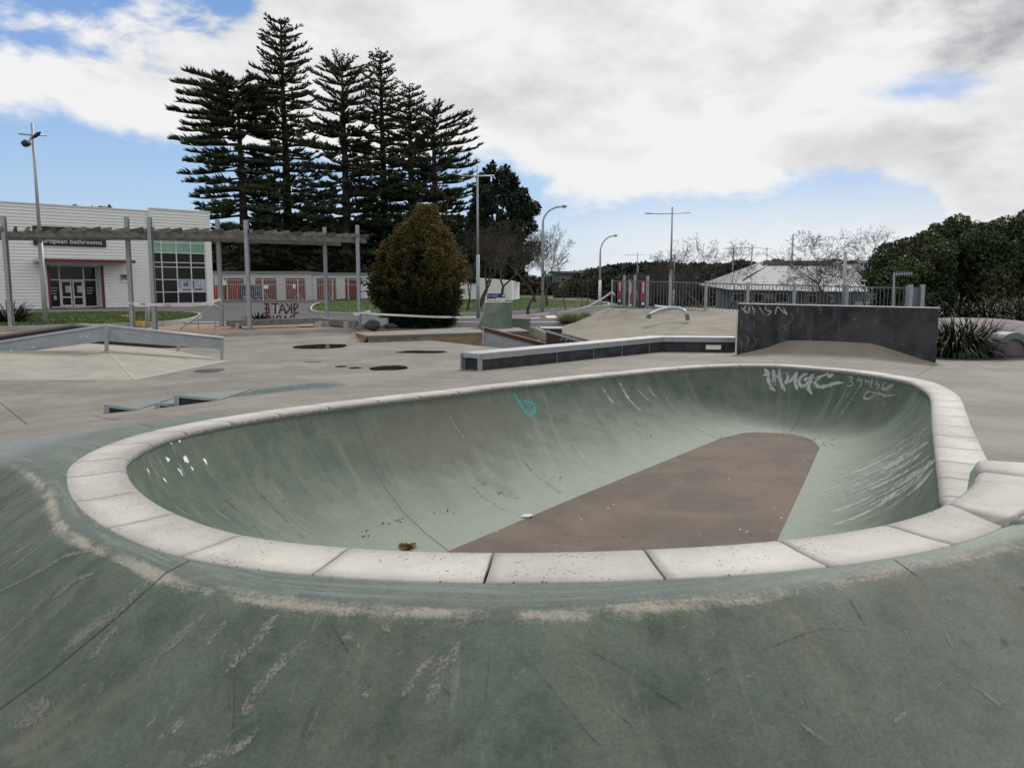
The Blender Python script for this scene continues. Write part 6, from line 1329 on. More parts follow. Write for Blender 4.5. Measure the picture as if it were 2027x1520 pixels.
# covered car seen through the fence
vc = empty('parked_car', tuple(ff.p(fu(540), .15, -2)), 'blue-grey small car parked behind the paling fence beside the red bins', 'car')
a_, b_ = fu(442), fu(645); hz = ff.uv(*Z2_(540, 826))[1]; L_ = b_-a_
prof = [(0, .35), (0, .95), (.02, hz-.12), (.12, hz), (.5, hz+.02), (.72, hz-.12), (.80, 1.15), (.97, 1.0), (1., .8), (1, .35)]
mb = MB(); n = len(prof); V = [ff.p(a_+u*L_, z, -1.0) for u, z in prof]+[ff.p(a_+u*L_, z, -2.6) for u, z in prof]; mb.add(V, [tuple(range(n)), tuple(range(2*n-1, n-1, -1))]+[((i+1) % n, i, n+i, n+(i+1) % n) for i in range(n)]); mb.build('body', M['vehicle'], vc, bevel=.05)
ff.part('side_window', M['glass_dark'], vc, a_+.12*L_, a_+.42*L_, hz-.5, hz-.14, -1.0, -.985); ff.part('side_window', M['glass_dark'], vc, a_+.45*L_, a_+.70*L_, hz-.5, hz-.16, -1.0, -.985)
for f in (.2, .8):
    mb = MB(); c = ff.p(a_+f*L_, .46, -.98); mb.tube([c, c+Vector((0, .2, 0))], .31, 16); w_ = mb.build('wheel', M['rubber'], vc); mb = MB(); mb.tube([c-Vector((0, .01, 0)), c+Vector((0, .1, 0))], .18, 12); mb.build('rim', M['steel'], w_)
ff.part('number_plate', M['white'], vc, fu(590), fu(625), .3, .45, -.985, -.97)
# white slatted trailer sides
wt = empty('slatted_trailer', tuple(ff.p(fu(1730), .15, -1)), 'white slatted trailer side standing by the last roller doors', 'trailer')
for k, y in enumerate((842, 862, 882, 915, 935, 955)): z1 = ff.uv(*Z2_(1730, y))[1]; ff.part('slat', M['white'], wt, fu(1640), fu(1840), z1-.08, z1+.06, -1.02, -.98)
for X in (1650, 1745, 1835): ff.part('post', M['steel'], wt, fu(X)-.03, fu(X)+.03, .15, ff.uv(*Z2_(1730, 835))[1], -1.08, -1.02)
# cream shed right of the conifer
c0, c1, c2 = aty(905, 592, 73), aty(1012, 592, 66), aty(1027.5, 592, 75)
zs = [aty(905, 546, 73).z, aty(1012, 554.5, 66).z, aty(1027.5, 559, 75).z]
w2 = empty('cream_shed', (c1.x, c1.y, .15), 'cream weatherboard shed with a sloping top between the conifer and the bare tree', 'building')
for (A, B, za, zb_) in ((c0, c1, zs[0], zs[1]), (c1, c2, zs[1], zs[2])):
    nbd = 11; d_ = (B-A).normalized(); nn = Vector((d_.y, -d_.x, 0))
    for k in range(nbd):
        f0, f1 = k/nbd, (k+1)/nbd; L0 = lambda z_e, f: .15+(z_e-.15)*f
        mb = MB(); V = [(A.x, A.y, L0(za, f0)), (B.x, B.y, L0(zb_, f0)), (B.x-nn.x*.0, B.y, L0(zb_, f1)-.02), (A.x, A.y, L0(za, f1)-.02)]
        V2 = [Vector(V[0])+nn*.05, Vector(V[1])+nn*.05, Vector(V[2])+nn*.02, Vector(V[3])+nn*.02]; V3 = [Vector(v)-nn*.04 for v in V]
        mb.add(V2+V3, [(0, 1, 2, 3), (0, 4, 5, 1), (3, 2, 6, 7), (1, 5, 6, 2), (0, 3, 7, 4), (4, 7, 6, 5)]); mb.build('weatherboard', M['cream_board'], w2)
mb = MB(); mb.add([Vector((p.x, p.y, z)) for p, z in ((c0, zs[0]), (c1, zs[1]), (c2, zs[2]))]+[Vector((c2.x-7, c2.y+6, zs[2])), Vector((c0.x, c0.y+6, zs[0]))], [(0, 1, 2, 3, 4)]); mb.build('roof', M['red_trim'], w2)
mb = MB(); mb.add([Vector((c0.x, c0.y+.06, .1)), Vector((c1.x, c1.y+.06, .1)), Vector((c1.x, c1.y+.06, zs[1]-.05)), Vector((c0.x, c0.y+.06, zs[0]-.05)), Vector((c2.x-.05, c2.y, .1)), Vector((c2.x-.05, c2.y, zs[2]-.05))], [(0, 1, 2, 3), (1, 4, 5, 2)]); mb.build('wall', M['cream_flat'], w2)

# grey roofed hall behind the fence
hl = empty('community_hall', (22, 62, -1.7), 'low hall with a broad grey metal hip roof behind the picket fence', 'building')
E0 = aty(1385, 563, 60); EL = aty(1482, 577, 50); ER = aty(1732, 577, 50); EB = aty(1760, 566, 66)
ridge0, ridge1 = aty(1512, 516, 66), aty(1702, 516, 66); vv0, vv1 = aty(1500, 524, 64), aty(1640, 524, 63)
ez = EL.z; 
R0, R1 = aty(1510, 517, 64), aty(1668, 517, 64)
mb = MB(); mb.add([aty(1383, 564, 58), aty(1440, 573, 50), aty(1600, 576, 50), R0, R1, aty(1420, 560, 78), aty(1700, 560, 80)], [(0, 1, 3), (1, 2, 4, 3), (0, 3, 5), (3, 4, 6, 5)])
mb.build('roof', M['roof'], hl)
S0_, S1_ = aty(1592, 577, 49.7), aty(1737, 577, 49.7); S2_ = aty(1680, 524, 62); S3_ = aty(1640, 524, 62)
mb = MB(); mb.add([S0_, S1_, S2_, S3_], [(0, 1, 2, 3)]); lr_ = mb.build('roof', M['roof_light'], hl)
for k in range(26):
    t_ = (k+.5)/26; mb = MB(); mb.beam(S0_.lerp(S1_, t_)+Vector((0, -.02, .03)), S3_.lerp(S2_, t_)+Vector((0, -.02, .03)), .05, .04); mb.build('roof_rib', M['roof'], lr_)
for (a_, b_) in (((1524, 524), (1470, 557)), ((1552, 524), (1480, 562)), ((1568, 524), (1500, 566))):
    mb = MB(); mb.beam(aty(*a_, 62.5)+Vector((0, -.05, .08)), aty(*b_, 53.5)+Vector((0, 0, .15)), .12, .08); mb.build('roof_flashing', M['roof_light'], hl)
mb = MB(); A_v = [aty(1508, 524.5, 61.6), aty(1640, 524.5, 61.6), aty(1655, 516, 61.4), aty(1514, 516, 61.4)]; mb.add(A_v+[v+Vector((0, 2.5, -.3)) for v in A_v], [(0, 1, 2, 3), (3, 2, 6, 7), (0, 3, 7, 4), (1, 5, 6, 2)]); mb.build('ridge_vent', M['roof_light'], hl)
mb = MB(); A_v = [aty(1676, 524, 61.8), aty(1702, 522, 62), aty(1690, 515, 62), aty(1672, 517, 62)]; mb.add(A_v, [(0, 1, 2, 3)]); mb.build('vent_louvre', M['sign_black'], hl)
mb = MB(); A_v = [aty(1690, 513, 64), aty(1748, 577, 52), aty(1790, 577, 60), aty(1712, 516, 72)]; mb.add(A_v, [(0, 1, 2, 3)]); mb.build('roof', M['roof'], hl)
fh = Face((12, 52.0, 0), (1, 0, 0)); hz1 = fh.uv(1600, 578)[1]+.1
def hp(name, mat, x0, x1, y0, y1, o0, o1): return fh.part(name, mat, hl, fh.uv(x0, y0)[0], fh.uv(x1, y0)[0], fh.uv(x0, y1)[1], fh.uv(x0, y0)[1], o0, o1)
fh.part('wall', M['house_wall'], hl, fh.uv(1420, 580)[0], fh.uv(1745, 580)[0], -2.2, fh.uv(1600, 574)[1], -.3, 0)
fh.part('fascia', M['steel_dark'], hl, fh.uv(1435, 576)[0], fh.uv(1738, 576)[0], fh.uv(1600, 578)[1], fh.uv(1600, 574)[1], 1.0, 1.15)
for x0, x1, y0, y1 in ((1448, 1476, 580, 598), (1489, 1512, 580, 600), (1534, 1562, 580, 600), (1596, 1618, 583, 602), (1640, 1650, 583, 598)):
    w_ = hp('window', M['alu'], x0, x1, y0, y1, .0, .05); k_ = fh.part('pane', M['glass_dark'], w_, fh.uv(x0, y0)[0]+.08, fh.uv(x1, y0)[0]-.08, fh.uv(x0, y1)[1]+.08, fh.uv(x0, y0)[1]-.08, .05, .065)
hp('wall_panel', M['poster'], 1513, 1531, 581, 592, .0, .04); hp('wall_panel', M['cream_flat'], 1690, 1725, 597, 612, 0, .2)
mb = MB(); q = aty(1518, 505, 66); mb.tube([(q.x, q.y, ridge0.z-.3), (q.x, q.y, q.z+.6)], .03, 5); mb.tube([(q.x-.4, q.y, q.z+.5), (q.x+.4, q.y, q.z+.5)], .02, 4); mb.build('roof_antenna', M['steel'], hl)
# pale buildings far left of the road
hs = empty('far_house', tuple(aty(1120, 585, 110)), 'grey flat-roofed house across the road with a dark carport', 'building'); fx_ = Face((0, 110, 0), (1, 0, 0))
def hq(name, mat, x0, x1, y0, y1, o0, o1, par=None): return fx_.part(name, mat, par or hs, fx_.uv(x0, y0)[0], fx_.uv(x1, y0)[0], fx_.uv(x0, y1)[1], fx_.uv(x0, y0)[1], o0, o1)
hq('wall', M['house_wall'], 1096, 1165, 541, 592, -6, 0); hq('roof', M['roof_light'], 1088, 1167, 537, 540.5, -7, .8); hq('carport', M['sign_black'], 1090, 1107, 559, 577, .002, .3); w_ = hq('window', M['alu'], 1110, 1120, 549, 558, .002, .1); hq('pane', M['glass_dark'], 1111, 1119, 550, 557, .1, .14, w_); hq('wall_panel', M['cream_flat'], 1104, 1121, 562, 580, .002, .2)

# ================================================================== LAMPS, SIGNS, TAPE
def tee_lamp(px, ty, y, top_arm, heads, lab, rad=.085, ang=0., base=None, L_=.95, low=True):
    t_ = aty(px, ty, y); bz = base if base is not None else gz(t_.x, y); e_ = empty('street_lamp', (t_.x, y, bz), lab, 'lamp post', 'tall grey pole lamps')
    mb = MB(); zm = bz+(t_.z-bz)*.42; mb.tube([(t_.x, y, bz), (t_.x, y, zm)], [rad*1.25, rad*1.15], 12); mb.build('pole_base', M['lamp_grey'], e_, True)
    mb = MB(); mb.tube([(t_.x, y, zm), (t_.x, y, t_.z)], [rad*.85, rad*.6], 12); mb.build('pole', M['lamp_grey'], e_, True)
    za = aty(px, top_arm, y).z; cx, sx_ = math.cos(ang), math.sin(ang)
    P = lambda u, dz_=0: Vector((t_.x+u*cx, y+u*sx_, za+dz_))
    mb = MB(); mb.tube([P(-L_, -.03), P(0, 0), P(L_, .06)], .028, 6); mb.build('cross_arm', M['lamp_grey'], e_, True)
    for s_ in heads:
        mb = MB(); n_ = 8; V = []
        for k in range(n_+1):
            u = k/n_; w = .10*math.sin(math.pi*min(1, .15+u*.9))**.7; h_ = .05*math.sin(math.pi*min(1, .1+u*.85))+.01; c = P(s_*(L_+.0+u*.62), (.06 if s_ > 0 else -.03)+.01); sd_ = Vector((-sx_, cx, 0)); V += [c-sd_*w, c+Vector((0, 0, h_)), c+sd_*w, c-Vector((0, 0, .02))]
        mb.add(V, [(4*k+j, 4*k+(j+1) % 4, 4*k+4+(j+1) % 4, 4*k+4+j) for k in range(n_) for j in range(4)]+[(0, 3, 2, 1), (4*n_, 4*n_+1, 4*n_+2, 4*n_+3)]); mb.build('lamp_head', M['dark_metal'], e_, True)
    return e_
tee_lamp(63, 244, 26.3, 268, (), 'tall grey lamp post with one dark head in front of the cream building', .068, ang=1.1, L_=.45)
e_ = [o_ for o_ in col.objects if o_.get('label', '').startswith('tall grey lamp post with one dark')][0]
t_ = aty(63, 244, 26.3)
for (x0, y0, x1, y1, w, nm) in ((60, 286, 42, 283, .13, 'lamp_head'), (64, 274, 80, 262, .07, 'lamp_head')):
    mb = MB(); a_, b_ = aty(x0, y0, 26.2), aty(x1, y1, 26.0); mb.tube([a_, a_.lerp(b_, .3), a_.lerp(b_, .7), b_], [w*.4, w*.8, w*.9, w*.3], 10); mb.build(nm, M['dark_metal'], e_, True)
mb = MB(); mb.tube([aty(62, 272, 26.25), aty(58, 280, 26.2), aty(62, 286, 26.2)], .03, 6); mb.build('arm', M['lamp_grey'], e_)
tee_lamp(945, 328, 33.5, 349, (-1,), 'tall grey lamp post with crossed arms between the conifer and the quarter pipe', .062, ang=.45, L_=.75)
tee_lamp(1331, 410, 54, 423, (-1,), 'tall grey lamp post with crossed arms rising behind the picket fence near the banners', .085, L_=1.25, ang=.1)
tee_lamp(1452, 487, 102, 492, (1,), 'distant thin lamp post, left one of the pair before the grey roof', .10, L_=1.3, ang=.1)
tee_lamp(1489, 484, 98, 491, (-1,), 'distant thin lamp post, right one of the pair before the grey roof', .10, L_=1.3, ang=.1)
tee_lamp(1570, 464, 60, 474, (), 'slim lamp post with a small bracket in front of the grey roof', .10, L_=.18)
tee_lamp(1262, 500, 120, 505, (-1,), 'faint far lamp post behind the bare grove', .09, L_=1.3)
tee_lamp(1335, 505, 90, 509, (), 'thin pale pole beside the tall lamp post near the banners', .09, L_=.05)
def swan(px, ty, y, hx, hy, lab, white=True):
    x0 = aty(px, 600, y).x; bz = gz(x0, y); e_ = empty('street_lamp', (x0, y, bz), lab, 'lamp post', 'curved road lamps'); zt_ = aty(px, ty, y).z; zs_ = aty(px, ty+ (30 if px < 1100 else 22), y).z; hx_ = aty(hx, hy, y)
    P = [Vector((x0, y, bz)), Vector((x0, y, zs_))]
    for k in range(1, 9): t_ = k/8*math.pi/2; P.append(Vector((x0+(hx_.x-x0)*.8*(1-math.cos(t_)), y, zs_+(hx_.z-zs_)*math.sin(t_)*.97)))
    mb = MB(); r_ = [.09, .06]+[.045]*8; mb.tube(P, r_, 10); mb.build('pole', M['lamp_grey'], e_, True)
    if white: mb = MB(); mb.tube([(x0, y, bz), (x0, y, bz+1.7)], .105, 10); mb.build('white_band', M['white'], e_, True)
    mb = MB(); a_ = P[-1]; b_ = hx_; mb.tube([a_, a_.lerp(b_, .4), b_], [.05, .1, .05], 8); mb.build('lamp_head', M['steel'], e_, True); return x0, bz
x0, bz = swan(1074, 412, 41, 1122, 408, 'curved grey road lamp with a green street sign on its pole', False)
swan(1187, 478, 56, 1222, 466, 'curved grey road lamp with a white painted foot')
swan(1262, 530, 130, 1266, 526, 'small far road lamp beside the hedge')
p = aty(1085, 545, 40.9); ss_ = empty('street_sign', tuple(p), 'green street name blade on the curved road lamp', 'street sign'); mb = MB(); mb.box(tuple(p), (.62, .03, .12)); mb.build('sign_blade', M['green_sign'], ss_); put_text('lettering', 'Franklin Rd', .09, (p.x, p.y-.02, p.z), (1, 0, 0), .002, M['white'], ss_)
# thin posts and aerial
def pole(px, t, b, y, r_, lab, cat='pole', mat='lamp_grey'): a_ = aty(px, t, y); bb_ = aty(px, b, y); mb = MB(); mb.tube([(a_.x, y, bb_.z), tuple(a_)], r_, 8); return tag(mb.build('pole', M[mat], None, True), lab, cat)
pole(1674, 500, 640, 34, .07, 'thick plain grey pole before the bare tree and grey roof')
ae = empty('aerial_post', tuple(aty(1769, 620, 22)), 'thin grey post carrying a comb-like aerial before the dark trees', 'aerial')
mb = MB(); mb.tube([aty(1768, 620, 22), aty(1770, 540, 22)], .03, 6); mb.build('post', M['steel'], ae)
mb = MB(); mb.tube([aty(1772, 543, 22), aty(1805, 541.5, 22)], .018, 5); mb.build('boom', M['steel'], ae)
for k in range(7): a_ = aty(1775+k*5, 537.5, 22); b_ = aty(1775+k*5, 547, 22); mb = MB(); mb.tube([a_, b_], .010, 4); mb.build('element', M['steel'], ae)
# for lease board
fl_ = empty('lease_board', tuple(aty(982, 612, 30.5)), 'white and blue For Lease board behind the quarter pipe', 'sign')
a_, b_ = aty(964, 600, 30.5), aty(999.5, 581.5, 30.5); w_ = b_.x-a_.x; cx = (a_.x+b_.x)/2
mb = MB(); mb.box((cx, 30.5, b_.z-.35), (w_, .03, .70)); mb.build('board', M['white'], fl_); mb = MB(); mb.box((cx, 30.478, b_.z-.075), (w_, .012, .15)); mb.build('blue_header', M['blue_sign'], fl_)
mb = MB(); mb.box((a_.x+w_*.25, 30.478, b_.z-.17), (w_*.5, .012, .03)); mb.build('blue_strip', M['vehicle'], fl_)
put_text('lettering', 'For Lease', .115, (a_.x+w_*.29, 30.468, b_.z-.075), (1, 0, 0), .002, M['white'], fl_); put_text('lettering', 'Tony Marsh', .12, (a_.x+w_*.38, 30.478, b_.z-.28), (1, 0, 0), .002, M['sign_black'], fl_, sx=.9)
mb = MB(); mb.box((b_.x-.06, 30.468, b_.z-.075), (.08, .006, .07)); mb.build('emblem', M['poster'], fl_)
for s_ in (-1, 1): mb = MB(); mb.beam((cx+s_*w_*.42, 30.54, .15), (cx+s_*w_*.42, 30.54, b_.z), .05, .05); mb.build('post', M['timber'], fl_)
# hazard tape
M['tape'] = weathered('white_plastic_tape', (.78, .76, .75), None, 4, .35, 0, 0, .1)
def tape(P, w, lab, n=60, words=(), flutter=.02, tw=0.):
    Q = dense(np.array([list(p) for p in P]), .12); V = []; m_ = len(Q)
    for i, q in enumerate(Q):
        t_ = i/(m_-1); a_ = tw*math.sin(t_*9)+.25*math.sin(i*.21); V += [q+np.array([0, math.sin(a_)*w/2, math.cos(a_)*w/2]), q-np.array([0, math.sin(a_)*w/2, math.cos(a_)*w/2])]
    e_ = empty('hazard_tape', tuple(P[0]), lab, 'barrier tape', 'white and red hazard tape'); me = np_mesh('tape', V, [(2*i, 2*i+1, 2*i+3, 2*i+2) for i in range(m_-1)]); link('tape', me, M['tape'], e_)
    for (t0, s_) in words:
        i = int(t0*(m_-2)); c = Q[i]; d = Q[min(i+1, m_-1)]-Q[max(i-1, 0)]; put_text('tape_print', s_, w*.82, (c[0], c[1]-.012, c[2]), tuple(d), .001, M['red_banner'], e_, sx=.9)
    return e_
pA = fp[1]; 
tape([aty(252, 600, 26.3), aty(275, 601.5, 25.4), aty(297, 603, 24.75), aty(340, 604.5, 25.4), aty(390, 603.5, 26.2), aty(420, 597, 26.9), aty(436, 593, 27.35)], .085, 'hazard tape strung between the left pergola posts above the handrail', words=((.35, 'DANGER KEEP OUT'), (.58, 'DANGER KEEP OUT'), (.12, 'KEEP OUT')))
tape([aty(434, 591, 27.3), aty(437, 594, 27.3), aty(440, 602, 27.25)], .06, 'loose tape end knotted on the middle pergola post')
tape([aty(706, 621, 27.8), aty(722, 619, 27.6), aty(740, 621.5, 27.3), aty(800, 624.5, 26.9), aty(870, 627.5, 27.2), aty(943, 628, 33.2)], .065, 'hazard tape sagging from the last pergola post across the golden conifer')
tape([aty(700, 621, 27.75), aty(712, 622, 27.75)], .10, 'tape wound round the last pergola post')
tape([aty(722, 618, 27.6), aty(733, 616, 27.55), aty(734, 620, 27.6)], .07, 'loose tape tail by the last pergola post')
tape([aty(1012, 626, 33.), aty(1060, 623, 32.), aty(1120, 616, 31), aty(1160, 607, 30.2), aty(1190, 592, 29.4), aty(1211, 578, 28.7)], .07, 'hazard tape sweeping up to the first post of the picket fence', words=((.2, 'DANGER KEEP OUT'), (.42, 'DANGER KEEP OUT')))
tape([aty(1211, 577, 28.5), aty(1215, 581, 28.5), aty(1217, 585, 28.5)], .06, 'loose tape end on the first fence post')

# ================================================================== TREES
def norfolk(px, ty, y, prof, lab, seed, flat=False, lean=(0, 0), shape=1.0, dens=1.0):
    """prof: (photo y, left half-width px, right half-width px) rows of the outline"""
    random.seed(seed); r_ = np.random.default_rng(seed); top = aty(px, ty, y); k_ = y/F; h = top.z-.15; bx_, by_ = top.x, y
    py_of = lambda z: HY-(z-H)/y*F
    pr = np.array(prof); base = []; dr_ = []; ln = []; rd = []; s0 = []; s1 = []; q0 = []; q1 = []
    z = top.z-(.7 if not flat else .2); lvl = 0
    ncl = 0
    while z > 3.0:
        t_ = (top.z-z)/h; py = py_of(z); Ll = np.interp(py, pr[:, 0], pr[:, 1])*k_; Lr = np.interp(py, pr[:, 0], pr[:, 2])*k_
        nb_ = 8 if not (t_ < .15 and not flat) else 6; a0 = random.uniform(0, 6.28)
        cl = .55+.45*mnoise.noise(Vector((lvl*.7, seed, 0)))
        for b in range(nb_):
            a_ = a0+b*2*math.pi/nb_+random.uniform(-.18, .18); ca = math.cos(a_); L_ = (Lr*(.5+.5*ca)+Ll*(.5-.5*ca)) if True else 0
            L_ *= random.uniform(.78, 1.08)
            if random.random() < .12+.16*t_: L_ *= random.uniform(.35, .8)
            el0 = np.interp(t_, [0, .12, .35, 1], [.42, .32, .10, -.10])+random.uniform(-.10, .10)
            if flat: el0 = np.interp(t_, [0, .1, .3, 1], [.06, .05, .0, -.06])
            if flat and t_ < .1: L_ *= 1.15
            up_end = np.interp(t_, [0, .15, .3, 1], [.12, .3, .45, .5])*(.2 if flat else 1); n_ = max(3, int(L_/.30)); p = np.array([bx_, by_, z+random.uniform(-.12, .12)-(random.uniform(-.6, .6) if t_ > .2 else 0)]); ppts = [p]
            for q in range(n_):
                f = (q+1)/n_; el = el0-.18*math.sin(f*math.pi)*(1 if t_ > .15 else .3)+up_end*f**3
                p = p+np.array([ca*math.cos(el), math.sin(a_)*math.cos(el), math.sin(el)])*L_/n_; ppts.append(p)
            for q in range(n_): s0.append(ppts[q]); s1.append(ppts[q+1]); q0.append(.09*(1-q/n_)+.02); q1.append(.09*(1-(q+1)/n_)+.02)
            sd_ = np.array([-math.sin(a_), ca, 0]); fw = np.array([ca, math.sin(a_), 0])
            start = .12 if t_ < .2 else np.interp(t_, [.2, 1], [.2, .32])
            for q in range(n_+1):
                f = q/n_
                if f < start: continue
                m_ = int((6 if t_ < .25 and not flat else 9)*dens)+(1 if random.random() < .5 else 0); sl = min(1.15, .26+L_*.17)*(1.0-.45*abs(f-.55))
                tuft = 1 if t_ < .3 else (.45 if math.sin(q*1.35+b*2+lvl) < -.35 else 1.05)
                for m in range(m_):
                    s_ = 1 if m % 2 else -1; ff_ = random.uniform(.5, 1.1); d = sd_*s_*random.uniform(.25, .95)+fw*ff_+np.array([0, 0, random.uniform(.25, .85)])
                    base.append(ppts[q]+fw*random.uniform(-.15, .15)+sd_*s_*random.uniform(0, .12)); dr_.append(d); ln.append(sl*random.uniform(.6, 1.1)*tuft); rd.append(random.uniform(.05, .085))
        z -= np.interp(t_, [0, .15, .4, 1], [.66, .85, .88, .72])*random.uniform(.8, 1.2); lvl += 1
    e_ = empty('norfolk_pine', (bx_, by_, .15), lab, 'tree', 'norfolk pines behind the sheds')
    v, f = cones(np.array(base), np.array(dr_), np.array(ln), np.array(rd), .55); o_ = link('crown', np_mesh('crown', v, f), M['pine'], e_)
    v, f = segs(s0, s1, q0, q1, 3); f3 = f[:, :] if f.shape[1] == 4 else f; link('branches', np_mesh('branches', v, f), M['pine_bark'], e_)
    mb = MB(); mb.tube([(bx_, by_, 0), (bx_+.1, by_, h*.4), (bx_, by_, h*.8), tuple(top)], [.55, .42, .2, .03], 9); mb.build('trunk', M['pine_bark'], e_, True)
norfolk(470, 168, 84, [(150, 105, 75), (178, 118, 75), (200, 90, 70), (232, 120, 70), (290, 118, 75), (345, 105, 80), (380, 112, 80), (430, 85, 85), (480, 80, 85), (540, 60, 80)], 'leftmost norfolk pine, flat-topped with wide level branches', 1, True)
norfolk(555, 35, 88, [(35, 2, 2), (60, 20, 22), (80, 30, 30), (105, 38, 42), (150, 52, 55), (180, 58, 55), (230, 62, 58), (300, 75, 70), (400, 85, 85), (540, 85, 85)], 'tallest norfolk pine with a narrow pointed crown', 2)
norfolk(677, 126, 86, [(126, 12, 12), (135, 30, 32), (155, 48, 45), (190, 66, 60), (250, 70, 62), (330, 85, 75), (420, 95, 85), (540, 95, 85)], 'norfolk pine with a rounded top, third from the left', 3)
norfolk(753, 101, 90, [(101, 2, 2), (115, 14, 14), (150, 26, 26), (185, 32, 32), (230, 45, 45), (300, 60, 58), (420, 75, 75), (540, 80, 80)], 'slender pointed norfolk pine, fourth from the left', 4)
norfolk(810, 168, 87, [(168, 2, 2), (185, 12, 14), (210, 28, 34), (260, 48, 46), (330, 60, 65), (420, 75, 75), (540, 80, 80)], 'norfolk pine with a tiny tip cross, fifth from the left', 5)
norfolk(858, 216, 85, [(216, 10, 16), (228, 34, 42), (262, 45, 75), (310, 60, 92), (350, 60, 85), (420, 70, 80), (540, 80, 80)], 'rightmost norfolk pine, its branches reaching out to the right', 6)
# dark mass behind and below the pines
P = []
for k in range(26000):
    px = random.uniform(385, 1000); py = random.uniform(425, 585); 
    top = np.interp(px, [385, 420, 500, 640, 800, 900, 960, 1000], [500, 455, 450, 440, 445, 425, 440, 470])+16*mnoise.noise(Vector((px*.03, 1, 0)))+8*mnoise.noise(Vector((px*.13, 1, 0)))
    if py < top: continue
    if mnoise.noise(Vector((px*.055, py*.16, 4)))*1.0 > .22+.5*(py-top)/130: continue
    P.append(aty(px, py, random.uniform(92, 97)))
v, f = leaves(np.array([list(p) for p in P]), .8, .3); tag(link('pine_understorey', np_mesh('pine_understorey', v, f), M['pine']), 'dark mass of lower pine growth behind the norfolk pines', 'trees', kind='stuff')

def clump_tree(name, ctr, blobs, n, size, mat, lab, cat='tree', grp=None, trunk=None, shell=.75, parent_name='crown', cone=False, up=.2):
    """blobs: (x,y,z,rx,ry,rz) lobes; leaves lie mostly near the lobes' surfaces"""
    B = np.array(blobs); vol = B[:, 3]*B[:, 5]; pk = rng.choice(len(B), n, p=vol/vol.sum()); d = rng.normal(size=(n, 3)); d /= np.linalg.norm(d, axis=1)[:, None]
    rr = shell+(1.08-shell)*rng.random(n)**.7; rr *= 1+.14*np.sin(d[:, 0]*7+pk)*np.cos(d[:, 2]*6+pk*2); P = B[pk, :3]+d*B[pk, 3:]*rr[:, None]; e_ = empty(name, ctr, lab, cat, grp)
    if cone: v, f = cones(P, d*.8+rng.normal(size=(n, 3))*.45+[0, 0, .35], size*rng.uniform(.6, 1.4, n), np.full(n, size*.13), .5)
    else: v, f = leaves(P, size, up)
    link('crown', np_mesh('crown', v, f), mat, e_)
    if trunk: mb = MB(); [mb.tube(t_, r_, 8) for t_, r_ in trunk]; mb.build('trunk', M['bark'], e_, True)
    return e_
# golden conifer
gy = 29.6; k_ = gy/F; outline = [(412, 3, 14), (425, 10, 19), (440, 32, 24), (455, 48, 34), (470, 62, 44), (490, 88, 56), (518, 108, 68), (545, 112, 72), (577, 114, 72), (605, 104, 68), (625, 94, 64), (644, 68, 46)]
gx0 = 845; random.seed(5); o_ = np.array(outline); bs = []; ds = []; ls = []; rs = []; gl = []
for k in range(1500):
    py = 414+(640-414)*random.random()**.85; l_ = np.interp(py, o_[:, 0], o_[:, 1]); r_ = np.interp(py, o_[:, 0], o_[:, 2]); ang = random.uniform(0, 6.28); ca, sa = math.cos(ang), math.sin(ang)
    env = (l_ if ca < 0 else r_)*(1+.26*mnoise.noise(Vector((ca*2.2, sa*2.2, py*.05)))+.16*mnoise.noise(Vector((ca*5, sa*5, py*.11)))); f_ = random.uniform(.55, 1.0)**.6; c = aty(gx0+ca*max(env-15, 2)*f_, py, gy); ry = max(l_, r_)*k_*.9
    c = np.array([c.x, gy+sa*ry*f_, c.z]); out_ = np.array([ca, sa, random.uniform(-.1, .9)]); out_ /= np.linalg.norm(out_); n_ = int(random.uniform(26, 48)); L_ = random.uniform(.16, .40)
    t_ = rng.random(n_)[:, None]; jit = rng.normal(size=(n_, 3))*.075; B_ = c+out_*L_*t_+jit*(1-.4*t_)+np.array([0, 0, -.10])*(1-t_)
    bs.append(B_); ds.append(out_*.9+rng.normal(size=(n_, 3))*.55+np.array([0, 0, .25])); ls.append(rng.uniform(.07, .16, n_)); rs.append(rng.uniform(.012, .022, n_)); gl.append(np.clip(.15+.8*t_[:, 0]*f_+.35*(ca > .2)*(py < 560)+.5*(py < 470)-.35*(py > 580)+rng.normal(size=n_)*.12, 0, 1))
bs = np.concatenate(bs); ds = np.concatenate(ds); ls = np.concatenate(ls); rs = np.concatenate(rs); gl = np.concatenate(gl)
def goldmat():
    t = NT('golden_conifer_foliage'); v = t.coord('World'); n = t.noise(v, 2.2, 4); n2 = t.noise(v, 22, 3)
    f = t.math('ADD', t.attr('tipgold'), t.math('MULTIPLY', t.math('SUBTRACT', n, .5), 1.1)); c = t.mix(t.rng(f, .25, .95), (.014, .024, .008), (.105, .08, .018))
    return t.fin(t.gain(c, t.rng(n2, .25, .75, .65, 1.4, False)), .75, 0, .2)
e_ = empty('golden_conifer', (aty(840, 650, gy).x, gy, .15), 'dense dark green conifer tinged golden at its pointed top behind the beige ledge', 'tree')
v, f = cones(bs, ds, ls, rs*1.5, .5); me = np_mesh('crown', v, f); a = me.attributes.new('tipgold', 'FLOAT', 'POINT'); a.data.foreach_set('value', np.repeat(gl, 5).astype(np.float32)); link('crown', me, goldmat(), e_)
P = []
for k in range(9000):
    py = random.uniform(440, 632); l_ = np.interp(py, o_[:, 0], o_[:, 1]); r_ = np.interp(py, o_[:, 0], o_[:, 2]); ang = random.uniform(0, 6.28); q = random.random()**.5*.66; c = aty(gx0+math.cos(ang)*(l_ if math.cos(ang) < 0 else r_)*q, py, gy); P.append((c.x, gy+math.sin(ang)*max(l_, r_)*k_*q*.9, c.z))
